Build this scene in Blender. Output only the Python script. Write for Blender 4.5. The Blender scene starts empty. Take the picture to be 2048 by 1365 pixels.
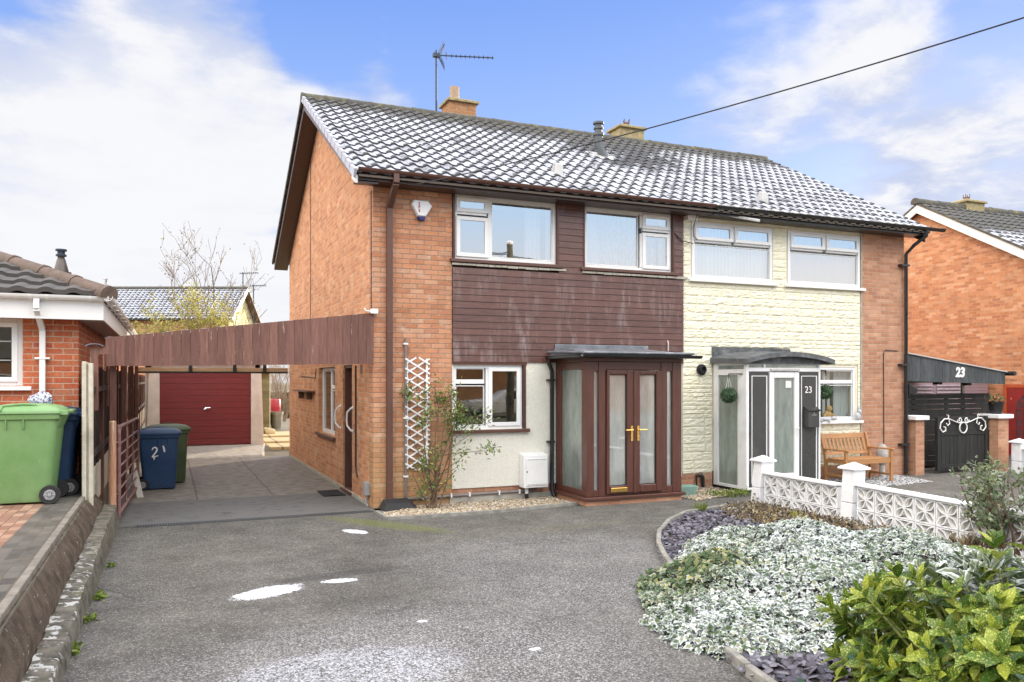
import bpy, math, random
import numpy as np
from mathutils import Vector as V, Matrix
random.seed(7); RNG = np.random.default_rng(7)
scene = bpy.context.scene
COL = scene.collection
PI = math.pi
R = math.radians

# ------------------------------------------------------------------ camera
TH = math.atan2(1606, 3746)
CAMP = V((-2.81, -11.80, 1.92))
cd = bpy.data.cameras.new('camera'); cam = bpy.data.objects.new('camera', cd); COL.objects.link(cam)
cam.location = CAMP; cam.rotation_euler = (PI/2, 0, -TH)
cd.sensor_width = 36; cd.lens = 1606/2048*36; cd.shift_y = 77.5/2048; cd.clip_end = 2000; cd.clip_start = .05
scene.camera = cam

# ------------------------------------------------------------------ object helpers
def tag(o, label=None, cat=None, group=None, kind=None):
    for k, v in (('label', label), ('category', cat), ('group', group), ('kind', kind)):
        if v: o[k] = v
    return o
def thing(name, label, cat, loc=(0, 0, 0), rz=0, group=None):
    o = bpy.data.objects.new(name, None); COL.objects.link(o)
    o.empty_display_size = .1
    o.location = loc; o.rotation_euler = (0, 0, rz)
    return tag(o, label, cat, group)
def kids(o): return [c for c in COL.objects if c.parent == o]
def copy_tree(o, parent=None):
    c = o.copy(); COL.objects.link(c); c.parent = parent
    for ch in kids(o): copy_tree(ch, c)
    return c
def place(o, loc, rz=0, label=None, sc=None):
    o.location = loc; o.rotation_euler = (0, 0, rz)
    if label: o['label'] = label
    if sc: o.scale = (sc, sc, sc)
    return o

class MB:
    def __init__(s): s.v = []; s.f = []; s.m = []; s.uv = {}
    def quad(s, *p, m=0):
        b = len(s.v); s.v += [tuple(q) for q in p]; s.f.append(tuple(range(b, b+len(p)))); s.m.append(m); return s
    def hexa(s, p, m=0):
        b = len(s.v); s.v += [tuple(q) for q in p]
        for f in ((0,3,2,1),(4,5,6,7),(0,1,5,4),(1,2,6,5),(2,3,7,6),(3,0,4,7)):
            s.f.append(tuple(b+i for i in f)); s.m.append(m)
        return s
    def box(s, x0, x1, y0, y1, z0, z1, m=0):
        x0, x1 = min(x0,x1), max(x0,x1); y0, y1 = min(y0,y1), max(y0,y1); z0, z1 = min(z0,z1), max(z0,z1)
        return s.hexa(((x0,y0,z0),(x1,y0,z0),(x1,y1,z0),(x0,y1,z0),(x0,y0,z1),(x1,y0,z1),(x1,y1,z1),(x0,y1,z1)), m)
    def bar(s, p, q, w, h, up=(0,0,1), m=0):
        p, q = V(p), V(q); d = (q-p).normalized(); u = V(up)
        if abs(d.dot(u)) > .99: u = V((0,1,0))
        a = d.cross(u).normalized(); b = a.cross(d).normalized()
        c = [(-1,-1),(1,-1),(1,1),(-1,1)]
        return s.hexa([p+a*i*w/2+b*j*h/2 for i,j in c]+[q+a*i*w/2+b*j*h/2 for i,j in c], m)
    def tube(s, pts, r, n=8, m=0, cap=True):
        pts = [V(p) for p in pts]; rs = r if isinstance(r, (list, tuple)) else [r]*len(pts)
        rings = []; prev = None
        for i, p in enumerate(pts):
            d = (pts[min(i+1, len(pts)-1)]-pts[max(i-1, 0)])
            d = d.normalized() if d.length > 1e-9 else V((0,0,1))
            if prev is None:
                a = d.cross(V((0,0,1)) if abs(d.z) < .9 else V((1,0,0))).normalized()
            else:
                a = prev - d*prev.dot(d); a = a.normalized() if a.length > 1e-6 else d.orthogonal().normalized()
            prev = a; b = d.cross(a); base = len(s.v)
            s.v += [tuple(p+(a*math.cos(2*PI*k/n)+b*math.sin(2*PI*k/n))*rs[i]) for k in range(n)]
            rings.append(base)
        for i in range(len(rings)-1):
            for k in range(n):
                s.f.append((rings[i]+k, rings[i]+(k+1)%n, rings[i+1]+(k+1)%n, rings[i+1]+k)); s.m.append(m)
        if cap:
            s.f.append(tuple(rings[0]+k for k in reversed(range(n)))); s.m.append(m)
            s.f.append(tuple(rings[-1]+k for k in range(n))); s.m.append(m)
        return s
    def lathe(s, c, prof, n=20, m=0, axis='z'):
        c = V(c); rings = []
        for r, h in prof:
            base = len(s.v)
            for k in range(n):
                a = 2*PI*k/n; q = (r*math.cos(a), r*math.sin(a), h)
                if axis == 'y': q = (q[0], q[2], q[1])
                elif axis == 'x': q = (q[2], q[0], q[1])
                s.v.append(tuple(c+V(q)))
            rings.append(base)
        for i in range(len(rings)-1):
            for k in range(n):
                s.f.append((rings[i]+k, rings[i]+(k+1)%n, rings[i+1]+(k+1)%n, rings[i+1]+k)); s.m.append(m)
        s.f.append(tuple(rings[0]+k for k in reversed(range(n)))); s.m.append(m)
        s.f.append(tuple(rings[-1]+k for k in range(n))); s.m.append(m)
        return s
    def prism(s, poly, d0, d1, fn, m=0):
        """poly of 2D points, extruded between d0 and d1; fn(a, b, d) gives the 3D point."""
        n = len(poly); b = len(s.v)
        s.v += [tuple(fn(p[0], p[1], d0)) for p in poly]+[tuple(fn(p[0], p[1], d1)) for p in poly]
        s.f.append(tuple(b+i for i in reversed(range(n)))); s.m.append(m)
        s.f.append(tuple(b+n+i for i in range(n))); s.m.append(m)
        for i in range(n):
            j = (i+1) % n; s.f.append((b+i, b+j, b+n+j, b+n+i)); s.m.append(m)
        return s
    def loft(s, rings, m=0, cap=True):
        n = len(rings[0]); bs = []
        for r in rings:
            bs.append(len(s.v)); s.v += [tuple(p) for p in r]
        for i in range(len(bs)-1):
            for k in range(n):
                s.f.append((bs[i]+k, bs[i]+(k+1)%n, bs[i+1]+(k+1)%n, bs[i+1]+k)); s.m.append(m)
        if cap:
            s.f.append(tuple(bs[0]+k for k in reversed(range(n)))); s.m.append(m)
            s.f.append(tuple(bs[-1]+k for k in range(n))); s.m.append(m)
        return s
    def build(s, name, mats, parent=None, smooth=False, bevel=0, loc=None, angle=40):
        me = bpy.data.meshes.new(name)
        off = WO.get(parent.name, V((0,0,0))) if parent is not None else (V(loc) if loc else V((0,0,0)))
        me.from_pydata([(x-off.x, y-off.y, z-off.z) for x, y, z in s.v], [], s.f)
        for mm in (mats if isinstance(mats, (list, tuple)) else [mats]): me.materials.append(mm)
        me.polygons.foreach_set('material_index', s.m)
        o = bpy.data.objects.new(name, me); COL.objects.link(o)
        if parent is not None: o.parent = parent; WO[o.name] = off
        elif loc: o.location = loc
        fix_normals(me)
        if smooth:
            me.polygons.foreach_set('use_smooth', [True]*len(me.polygons))
            try: me.set_sharp_from_angle(angle=R(angle))
            except Exception: pass
        if bevel:
            b = o.modifiers.new('bevel', 'BEVEL'); b.width = bevel; b.segments = 2; b.limit_method = 'ANGLE'; b.angle_limit = R(40)
        return o
WO = {}   # world offset of each parent (children are authored in world coordinates)
def wthing(name, label, cat, loc, group=None):
    o = thing(name, label, cat, loc, 0, group); WO[o.name] = V(loc); return o
import bmesh
def fix_normals(me):
    bm = bmesh.new(); bm.from_mesh(me); bmesh.ops.recalc_face_normals(bm, faces=bm.faces); bm.to_mesh(me); bm.free()
def front(y): return lambda u, d, z: (u, y+d, z)        # wall facing -Y: depth d goes inward
def side(x): return lambda u, d, z: (x+d, u, z)          # wall facing -X
def rbox(mb, fn, u0, u1, d0, d1, z0, z1, m=0):
    ps = [fn(u0,d0,z0),fn(u1,d0,z0),fn(u1,d1,z0),fn(u0,d1,z0),fn(u0,d0,z1),fn(u1,d0,z1),fn(u1,d1,z1),fn(u0,d1,z1)]
    xs, ys, zs = zip(*ps); return mb.box(min(xs),max(xs),min(ys),max(ys),min(zs),max(zs),m)
def panel(mb, fn, u0, u1, z0, z1, holes, th=.25, m=0):
    """wall slab with rectangular holes (ua, ub, za, zb)"""
    us = sorted({u0,u1,*[h[0] for h in holes],*[h[1] for h in holes]}); us = [u for u in us if u0 <= u <= u1]
    for a, b in zip(us, us[1:]):
        hs = sorted([h for h in holes if h[0] <= a+1e-6 and h[1] >= b-1e-6], key=lambda h: h[2]); z = z0
        for h in hs:
            if h[2] > z: rbox(mb, fn, a, b, 0, th, z, h[2], m)
            z = h[3]
        if z < z1: rbox(mb, fn, a, b, 0, th, z, z1, m)
def text_mesh(name, txt, size, mat, parent, origin, xaxis, yaxis, ext=.003, shear=0, bold=.0):
    c = bpy.data.curves.new(name, 'FONT'); c.body = txt; c.size = size; c.extrude = ext; c.shear = shear; c.offset = bold
    c.align_x = 'CENTER'; c.align_y = 'CENTER'; c.resolution_u = 3
    t = bpy.data.objects.new(name+'_tmp', c); COL.objects.link(t)
    me = bpy.data.meshes.new_from_object(t); bpy.data.objects.remove(t)
    x, y = V(xaxis).normalized(), V(yaxis).normalized(); z = x.cross(y)
    off = WO.get(parent.name, V((0,0,0)))
    M = Matrix((x, y, z)).transposed().to_4x4(); M.translation = V(origin)-off
    me.transform(M); me.materials.clear(); me.materials.append(mat)
    o = bpy.data.objects.new(name, me); COL.objects.link(o); o.parent = parent; WO[o.name] = off
    return o
# numpy leaf clouds ------------------------------------------------------------
def leaf_cloud(name, tv, tf, trim, P, A, N, S, mat, parent=None, rnd=None, loc=None, smooth=False):
    """tv (k,3) template, x along the leaf, y across, z up; trim (k,) rim weight; P,A,N (n,3); S (n,)"""
    tv = np.asarray(tv, float); k = len(tv); n = len(P)
    A = A/np.linalg.norm(A, axis=1, keepdims=True); N = N-(N*A).sum(1, keepdims=True)*A
    N = N/np.maximum(np.linalg.norm(N, axis=1, keepdims=True), 1e-6); B = np.cross(N, A)
    off = WO.get(parent.name, V((0,0,0))) if parent is not None else V(loc or (0,0,0))
    X = (P-np.array(off))[:, None, :]+S[:, None, None]*(tv[None,:,0:1]*A[:,None,:]+tv[None,:,1:2]*B[:,None,:]+tv[None,:,2:3]*N[:,None,:])
    X = X.reshape(-1, 3)
    ls = np.array([len(f) for f in tf]); flat = np.concatenate([np.array(f) for f in tf])
    loops = (flat[None,:]+(np.arange(n)*k)[:,None]).ravel()
    tot = np.tile(ls, n); start = np.concatenate([[0], np.cumsum(tot)[:-1]])
    me = bpy.data.meshes.new(name); me.vertices.add(len(X)); me.vertices.foreach_set('co', X.ravel())
    me.loops.add(len(loops)); me.loops.foreach_set('vertex_index', loops.astype(np.int32))
    me.polygons.add(len(tot)); me.polygons.foreach_set('loop_start', start.astype(np.int32))
    try: me.polygons.foreach_set('loop_total', tot.astype(np.int32))
    except Exception: pass
    me.update(calc_edges=True); me.validate()
    a = me.attributes.new('rim', 'FLOAT', 'POINT'); a.data.foreach_set('value', np.tile(np.asarray(trim, float), n))
    if rnd is None: rnd = RNG.random(n)
    a = me.attributes.new('rnd', 'FLOAT', 'POINT'); a.data.foreach_set('value', np.repeat(rnd, k))
    uvx = np.tile(tv[:,0], n); uvy = np.tile(tv[:,1], n)
    a = me.attributes.new('lco', 'FLOAT_VECTOR', 'POINT'); a.data.foreach_set('vector', np.stack([uvx+np.repeat(RNG.random(n)*50, k), uvy+np.repeat(RNG.random(n)*50, k), 0*uvx], 1).ravel())
    if smooth: me.polygons.foreach_set('use_smooth', [True]*len(me.polygons))
    me.materials.append(mat)
    o = bpy.data.objects.new(name, me); COL.objects.link(o)
    if parent is not None: o.parent = parent; WO[o.name] = off
    elif loc: o.location = loc
    return o
def unit(n):
    v = RNG.normal(size=(n,3)); return v/np.linalg.norm(v, axis=1, keepdims=True)
LEAF_OVAL = ([(0,0,0),(.3,.22,.05),(.3,-.22,.05),(.65,.2,.03),(.65,-.2,.03),(1,0,-.08),(.33,0,-.02),(.66,0,-.03)],
             [(0,2,6),(0,6,1),(6,2,4,7),(6,7,3,1),(7,4,5),(7,5,3)], [0.3,1,1,1,1,1,0,0])
LEAF_IVY = ([(0,0,0),(-.05,.35,.04),(.3,.55,-.02),(.42,.3,.06),(1,0,-.05),(.42,-.3,.06),(.3,-.55,-.02),(-.05,-.35,.04),(.4,0,.02)],
            [(0,8,2,1),(2,8,3),(3,8,4),(4,8,5),(5,8,6),(8,0,7,6)], [.2,1,1,1,1,1,1,1,0])
# ------------------------------------------------------------------ materials
class NT:
    def __init__(s, name):
        s.mat = bpy.data.materials.new(name); s.mat.use_nodes = True; s.t = s.mat.node_tree
        s.b = s.t.nodes['Principled BSDF']; s.out = s.t.nodes['Material Output']; s._p = None
    def n(s, typ, ins=None, **kw):
        x = s.t.nodes.new('ShaderNode'+typ)
        for k, v in kw.items(): setattr(x, k, v)
        for k, v in (ins or {}).items(): s.set(x.inputs[k], v)
        return x
    def set(s, inp, v):
        if isinstance(v, bpy.types.NodeSocket): s.t.links.new(v, inp)
        else:
            if inp.type == 'RGBA' and len(v) == 3: v = (*v, 1)
            inp.default_value = v
    def pos(s):
        if s._p is None: s._p = s.n('NewGeometry').outputs['Position']
        return s._p
    def obj(s): return s.n('TexCoord').outputs['Object']
    def m(s, op, a, b=0, c=0, clamp=False):
        x = s.n('Math', operation=op, use_clamp=clamp); s.set(x.inputs[0], a); s.set(x.inputs[1], b); s.set(x.inputs[2], c); return x.outputs[0]
    def xyz(s, v): return s.n('SeparateXYZ', {0: v}).outputs
    def comb(s, x=0, y=0, z=0): return s.n('CombineXYZ', {0: x, 1: y, 2: z}).outputs[0]
    def scale(s, v, sx, sy, sz): return s.n('Mapping', {'Vector': v, 'Scale': (sx, sy, sz)}).outputs[0]
    def noise(s, sc, det=4, ro=.55, v=None, out=0):
        return s.n('TexNoise', {'Vector': v if v is not None else s.pos(), 'Scale': sc, 'Detail': det, 'Roughness': ro}).outputs[out]
    def vor(s, sc, v=None, out='Distance', feature='F1'):
        return s.n('TexVoronoi', {'Vector': v if v is not None else s.pos(), 'Scale': sc}, feature=feature).outputs[out]
    def ramp(s, f, *st, mode='LINEAR'):
        x = s.n('ValToRGB', {0: f}); cr = x.color_ramp; cr.interpolation = mode
        while len(cr.elements) < len(st): cr.elements.new(.5)
        for e, (p, c) in zip(cr.elements, st):
            e.position = p; e.color = (c, c, c, 1) if isinstance(c, (int, float)) else (*c, 1)
        return x.outputs[0]
    def step(s, f, a, b):      # smooth 0..1 between a and b
        x = s.n('MapRange', {0: f, 1: a, 2: b, 3: 0., 4: 1.}, interpolation_type='SMOOTHSTEP'); return x.outputs[0]
    def mix(s, f, a, b, blend='MIX'):
        x = s.n('Mix', data_type='RGBA', blend_type=blend); s.set(x.inputs[0], f); s.set(x.inputs[6], a); s.set(x.inputs[7], b); return x.outputs[2]
    def bump(s, h, st=.3, d=.01):
        x = s.n('Bump', {'Strength': st, 'Distance': d, 'Height': h}); s.set(s.b.inputs['Normal'], x.outputs[0]); return x
    def attr(s, nm, out='Fac'): return s.n('Attribute', attribute_name=nm).outputs[out]
    def fin(s, col=None, rough=None, metal=None, spec=None):
        if col is not None: s.set(s.b.inputs['Base Color'], col)
        if rough is not None: s.set(s.b.inputs['Roughness'], rough)
        if metal is not None: s.set(s.b.inputs['Metallic'], metal)
        if spec is not None: s.set(s.b.inputs['Specular IOR Level'], spec)
        return s.mat
def plain(name, c, rough=.5, var=.15, sc=6, metal=0, bump=0, spec=.5, dirt=None, coord='pos'):
    k = NT(name); v = k.pos() if coord == 'pos' else k.obj()
    f = k.noise(sc, 5, .6, v); col = k.mix(k.ramp(f, (.3, 0), (.7, 1)), tuple(x*(1-var) for x in c), tuple(min(1, x*(1+var)) for x in c))
    if dirt:
        g = k.noise(sc*.35, 6, .7, v); col = k.mix(k.m('MULTIPLY', k.ramp(g, (.52, 0), (.75, 1)), dirt[1]), col, dirt[0])
    if bump: k.bump(k.noise(bump[0], 4, .6, v), bump[1], bump[2])
    return k.fin(col, k.m('ADD', rough-.06, k.m('MULTIPLY', f, .12)), metal, spec)
def brick(name, cols, mortar, w=.225, h=.075, m=.011, algae=False, stain=.35, pale=.3):
    k = NT(name); p = k.xyz(k.pos()); g = k.n('NewGeometry').outputs['True Normal']; nn = k.xyz(g)
    ax = k.m('GREATER_THAN', k.m('ABSOLUTE', nn[0]), .5); az = k.m('GREATER_THAN', k.m('ABSOLUTE', nn[2]), .7)
    u = k.m('ADD', k.m('MULTIPLY', p[1], ax), k.m('MULTIPLY', p[0], k.m('SUBTRACT', 1, ax)))
    v = k.m('ADD', k.m('MULTIPLY', p[1], az), k.m('MULTIPLY', p[2], k.m('SUBTRACT', 1, az)))
    wob = k.m('MULTIPLY', k.m('SUBTRACT', k.noise(9, 2), .5), .008)
    v = k.m('ADD', v, wob)
    row = k.m('FLOOR', k.m('DIVIDE', v, h)); off = k.m('MULTIPLY', k.m('FLOORED_MODULO', row, 2), .5)
    uu = k.m('ADD', k.m('DIVIDE', u, w), off); cid = k.m('FLOOR', uu)
    fu = k.m('MULTIPLY', k.m('FRACT', uu), w); fv = k.m('MULTIPLY', k.m('FRACT', k.m('DIVIDE', v, h)), h)
    d = k.m('MINIMUM', k.m('MINIMUM', fu, k.m('SUBTRACT', w, fu)), k.m('MINIMUM', fv, k.m('SUBTRACT', h, fv)))
    face = k.step(d, m*.28, m*.72)
    wn = k.n('TexWhiteNoise', {'Vector': k.comb(cid, row, 3.7)}, noise_dimensions='3D')
    n = len(cols); col = k.ramp(wn.outputs['Value'], *[((i+.5)/n, c) for i, c in enumerate(cols)], mode='LINEAR')
    inner = k.noise(38, 4, .65); col = k.mix(k.ramp(inner, (.35, .0), (.75, .3)), col, (.72, .42, .27), 'MIX')
    col = k.mix(.5, col, k.ramp(k.noise(90, 2), (.3, .72), (.7, 1.25)), 'MULTIPLY')
    mor = k.mix(k.noise(25, 3), mortar, tuple(x*.7 for x in mortar))
    col = k.mix(face, mor, col)
    col = k.mix(.8, col, k.ramp(k.noise(3.2, 5, .65), (.3,.78),(.7,1.2)), 'MULTIPLY'); col = k.mix(k.m('MULTIPLY', k.ramp(k.noise(5, 5, .7, k.scale(k.pos(), 1, 1, 1.6)), (.54,0),(.72,1)), pale), col, (.66,.5,.38))
    big = k.noise(.8, 5, .6); col = k.mix(k.m('MULTIPLY', k.ramp(big, (.4, 0), (.7, 1)), stain), col, k.mix(1, col, (.62, .58, .56), 'MULTIPLY'))
    if algae:
        al = k.m('MULTIPLY', k.step(k.m('ADD', p[2], k.m('MULTIPLY', k.noise(3, 4), 1.2)), 2.5, .9), .36)
        col = k.mix(al, col, (.36, .25, .09))
    k.bump(k.m('ADD', face, k.m('MULTIPLY', k.noise(60, 3), .35)), .55, .008)
    return k.fin(col, .88, 0, .25)
ORANGE = [(.43,.17,.085),(.5,.22,.115),(.56,.28,.165),(.52,.22,.11),(.6,.34,.22),(.46,.2,.11),(.54,.26,.145),(.52,.3,.2),(.41,.165,.09),(.55,.24,.12)]
PINK = [(.4,.18,.105),(.5,.25,.15),(.55,.3,.19),(.44,.2,.11),(.48,.24,.15),(.38,.17,.1)]
M = {}
M['brick_gable'] = brick('brick_gable', [(.46,.18,.075),(.54,.225,.1),(.6,.28,.135),(.56,.235,.1),(.62,.335,.185),(.41,.15,.07),(.57,.26,.12)], (.58,.42,.3), stain=.2)
M['brick_front'] = brick('brick_front', ORANGE, (.36,.24,.165), m=.0125, algae=True, pale=.6)
M['brick_pink'] = brick('brick_pink', PINK, (.5,.38,.28))
M['brick_far'] = brick('brick_far', [(.5,.19,.08),(.58,.25,.11),(.62,.3,.15),(.55,.22,.09),(.4,.15,.07),(.66,.36,.2)], (.58,.38,.24), stain=.2)
M['brick_red'] = brick('brick_red', [(.42,.075,.028),(.5,.1,.035),(.46,.13,.05),(.55,.13,.045),(.36,.06,.028),(.48,.16,.075)], (.62,.42,.3), m=.013, stain=.1)
M['brick_old'] = brick('brick_old', [(.4,.18,.07),(.45,.22,.1),(.36,.15,.06)], (.5,.42,.3), stain=.6)

def wood(name, c, c2, axis='z', board=None, rough=.6, streak=.5, peel=None, spec=.4, coord='pos', bw=.105, off=0):
    """painted / bare timber; grain runs along axis; board = axis along which boards repeat (own tint each)"""
    k = NT(name); v = k.pos() if coord == 'pos' else k.obj()
    sc = {'z': (14,14,1.2), 'x': (1.2,14,14), 'y': (14,1.2,14)}[axis]
    g = k.noise(3, 6, .65, k.scale(v, *sc)); col = k.mix(k.ramp(g, (.3, 0), (.72, 1)), c, c2)
    if board:
        i = 'xyz'.index(board); b = k.m('FLOOR', k.m('DIVIDE', k.m('ADD', k.xyz(v)[i], off), bw))
        wn = k.n('TexWhiteNoise', {'W': b}, noise_dimensions='1D').outputs['Value']
        col = k.mix(.75, col, k.ramp(wn, (0, .72), (1, 1.3)), 'MULTIPLY')
    if peel:
        sp = {'z': (9,9,.9), 'x': (.9,9,9), 'y': (9,.9,9)}[axis]
        f = k.m('MULTIPLY', k.ramp(k.noise(2.2, 6, .7, k.scale(v, *sp)), (peel[1], 0), (peel[1]+.07, 1)), peel[2]); col = k.mix(f, col, peel[0])
    k.bump(g, .25, .004)
    return k.fin(col, k.m('ADD', rough-.15, k.m('MULTIPLY', g, .3)), 0, spec)
M['fascia_wood'] = wood('fascia_wood', (.125,.055,.04), (.23,.115,.09), 'z', 'x', .7, peel=((.5,.38,.34), .64, .8), bw=.115)
k = NT('cladding_wood'); v = k.pos(); p = k.xyz(v)
g = k.noise(3, 6, .65, k.scale(v, 1.2, 14, 14)); col = k.mix(k.ramp(g, (.3, 0), (.72, 1)), (.072,.028,.018), (.145,.06,.043))
fl = k.m('FLOOR', k.m('DIVIDE', p[2], .105)); wn = k.n('TexWhiteNoise', {'W': fl}, noise_dimensions='1D').outputs['Value']
col = k.mix(.6, col, k.ramp(wn, (0, .75), (1, 1.3)), 'MULTIPLY')
# pale bloom running down the boards and reddish worn patches
bl = k.m('MULTIPLY', k.ramp(k.noise(2.0, 7, .72, k.scale(v, 4.5, 4, .75)), (.5, 0), (.66, 1)), k.ramp(k.noise(1.1, 4, .6), (.42, 0), (.62, 1)))
col = k.mix(k.m('MULTIPLY', bl, .62), col, (.32,.26,.25))
rd = k.ramp(k.noise(1.6, 5, .6, k.scale(v, 1, 1, 3)), (.56, 0), (.72, .6)); col = k.mix(rd, col, (.17,.062,.04))
k.bump(g, .2, .003); M['cladding_wood'] = k.fin(col, k.m('ADD', .26, k.m('MULTIPLY', g, .22)), 0, .55)
M['dark_fence'] = wood('dark_fence', (.022,.014,.011), (.055,.036,.028), 'z', 'y', .85, peel=((.2,.12,.08), .64, .5), bw=.12)
M['fence_brown'] = wood('fence_brown', (.075,.03,.022), (.16,.07,.05), 'z', 'y', .8, peel=((.4,.3,.24), .6, .5), bw=.1)
M['black_wood'] = wood('black_wood', (.012,.012,.011), (.034,.034,.032), 'z', 'x', .7, bw=.12)
M['canopy_wood'] = wood('canopy_wood', (.03,.034,.036), (.11,.12,.125), 'z', 'x', .75, bw=.11)
M['teak'] = wood('teak', (.33,.15,.055), (.5,.26,.11), 'x', None, .55)
M['teak_v'] = wood('teak_v', (.33,.15,.055), (.5,.26,.11), 'z', None, .55)
M['old_post'] = wood('old_post', (.3,.13,.07), (.52,.3,.19), 'z', None, .85, peel=((.55,.46,.36), .52, .7))
M['shed_wood'] = wood('shed_wood', (.13,.115,.055), (.22,.19,.1), 'x', 'z', .8, bw=.12)
M['pale_plank'] = wood('pale_plank', (.5,.47,.4), (.66,.62,.54), 'z', None, .8)
M['beam_wood'] = wood('beam_wood', (.32,.2,.11), (.55,.38,.23), 'x', None, .7)
M['brown_soffit'] = plain('brown_soffit', (.055,.03,.024), .35, .15, 3)
M['brown_pvc'] = plain('brown_pvc', (.11,.05,.036), .42, .1, 3)
M['porch_brown'] = wood('porch_brown', (.07,.024,.017), (.115,.044,.03), 'z', None, .36, spec=.55)
M['porch_brown_h'] = wood('porch_brown_h', (.07,.024,.017), (.115,.044,.03), 'x', None, .36, spec=.55)
M['white_pvc'] = plain('white_pvc', (.8,.8,.79), .3, .03, 2)
M['white_paint'] = plain('white_paint', (.8,.8,.8), .55, .05, 5, dirt=((.45,.44,.4), .5), bump=(40,.15,.003))
M['white_trim'] = plain('white_trim', (.82,.81,.78), .45, .05, 4)
M['edging_grey'] = plain('edging_grey', (.25,.24,.21), .9, .3, 9, dirt=((.14,.13,.1), .6), bump=(50,.5,.004))
M['block_white'] = plain('block_white', (.86,.86,.87), .75, .05, 9, dirt=((.42,.41,.38), .55), bump=(55,.3,.004))
M['block_cream_shade'] = plain('block_cream_shade', (.4,.385,.33), .85, .1, 9, bump=(55,.3,.004))  # cream backing darkened to stand for shadow inside the block pattern
M['black_plastic'] = plain('black_plastic', (.018,.018,.019), .3, .2, 4)
M['black_rubber'] = plain('black_rubber', (.02,.02,.021), .75, .3, 14)
M['grey_plastic'] = plain('grey_plastic', (.3,.3,.3), .4, .1, 8)
M['grey_conduit'] = plain('grey_conduit', (.2,.17,.16), .5, .2, 8)
M['gold'] = plain('gold', (.85,.55,.16), .25, .05, 5, metal=.9)
M['chrome'] = plain('chrome', (.7,.7,.7), .2, .05, 5, metal=1)
M['verge_grey'] = plain('verge_grey', (.42,.43,.5), .6, .1, 4)
M['lead'] = plain('lead', (.16,.17,.19), .42, .35, 5, dirt=((.55,.57,.6), .7), bump=(18,.25,.01))
M['felt'] = plain('felt', (.1,.105,.11), .8, .4, 9, dirt=((.4,.41,.42), .6), bump=(80,.4,.004))
M['render'] = plain('render', (.82,.79,.69), .9, .05, 22, bump=(55,1.,.018), dirt=((.6,.58,.52), .25))
M['cream_concrete'] = plain('cream_concrete', (.62,.56,.5), .85, .12, 4, dirt=((.4,.34,.28), .4), bump=(50,.2,.003))
M['concrete'] = plain('concrete', (.4,.37,.31), .9, .25, 7, dirt=((.2,.19,.15), .6), bump=(60,.4,.004))
M['post_concrete'] = plain('post_concrete', (.56,.51,.41), .9, .18, 9, dirt=((.3,.27,.2), .6), bump=(60,.4,.004))
M['red_door'] = wood('red_door', (.145,.021,.022), (.2,.034,.034), 'x', None, .45, bw=.165, off=.1)
M['red_paint'] = plain('red_paint', (.3,.03,.025), .45, .15, 5)
M['lilac'] = plain('lilac', (.35,.25,.27), .5, .08, 3)
M['pale_metal'] = plain('pale_metal', (.55,.54,.52), .4, .1, 6, metal=.3)
M['gate_paint'] = plain('gate_paint', (.17,.085,.08), .6, .35, 18, dirt=((.36,.26,.24), .8))
def bin_mat(name, c, faded, scuff):
    """moulded plastic, sun-faded in broad patches, with fine vertical scratches and a splash of dried mud low down"""
    k = NT(name); v = k.obj(); z = k.xyz(v)[2]; col = k.mix(k.ramp(k.noise(2.6, 5, .65, v), (.35,0),(.7,1)), c, faded)
    sc = k.ramp(k.noise(2.5, 4, .75, k.scale(v, 26, 26, 2.2)), (.66,0),(.72,1)); col = k.mix(k.m('MULTIPLY', sc, .5), col, scuff)
    sp = k.m('MULTIPLY', k.ramp(k.noise(38, 4, .7, v), (.56,0),(.64,1)), k.step(k.m('ADD', z, k.m('MULTIPLY', k.noise(5, 3, .6, v), .3)), .5, .12)); col = k.mix(k.m('MULTIPLY', sp, .7), col, (.2,.17,.12))
    k.bump(k.noise(120, 3, .6, v), .08, .002); return k.fin(col, k.m('ADD', .36, k.m('MULTIPLY', k.noise(9, 3, .6, v), .22)), 0, .45)
M['green_bin'] = bin_mat('green_bin', (.135,.27,.09), (.2,.33,.14), (.32,.42,.25)); M['green_lid'] = bin_mat('green_lid', (.17,.33,.12), (.25,.4,.19), (.36,.46,.3))
M['blue_bin'] = bin_mat('blue_bin', (.014,.045,.125), (.03,.075,.16), (.12,.17,.26)); M['olive_bin'] = bin_mat('olive_bin', (.05,.085,.035), (.09,.125,.06), (.18,.2,.13))
M['barrel_red'] = plain('barrel_red', (.4,.03,.04), .4, .1, 3)
M['galv'] = plain('galv', (.33,.32,.28), .35, .15, 6, metal=.7)
M['pot'] = plain('pot', (.5,.36,.25), .8, .2, 9, dirt=((.25,.2,.15), .7))
M['lichen_stone'] = plain('lichen_stone', (.34,.28,.15), .9, .3, 11, dirt=((.19,.15,.1), .8), bump=(40,.5,.008))
M['gold_moss'] = M['lichen_stone']
M['cloth'] = plain('cloth', (.5,.53,.62), .9, .5, 30)
M['ornament'] = plain('ornament', (.5,.5,.52), .7, .2, 20)
M['tan'] = plain('tan', (.6,.33,.1), .85, .3, 22)
M['dark_panel'] = plain('dark_panel', (.05,.05,.05), .28, .2, 1.5, dirt=((.11,.1,.095), .7))
M['wire'] = plain('wire', (.02,.02,.022), .5, .1, 3)
M['aerial'] = plain('aerial', (.045,.06,.09), .4, .1, 3, metal=.4)
M['rust'] = plain('rust', (.16,.09,.06), .7, .4, 12)
M['alarm_blue'] = plain('alarm_blue', (.02,.02,.16), .12, .1, 3)
M['letter_red'] = plain('letter_red', (.42,.03,.06), .5, .05, 3)
M['letter_white'] = plain('letter_white', (.82,.8,.76), .5, .05, 3)
M['white_mark'] = plain('white_mark', (.75,.75,.72), .6, .15, 40)
M['room'] = plain('room', (.12,.1,.085), .9, .2, 1)
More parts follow.
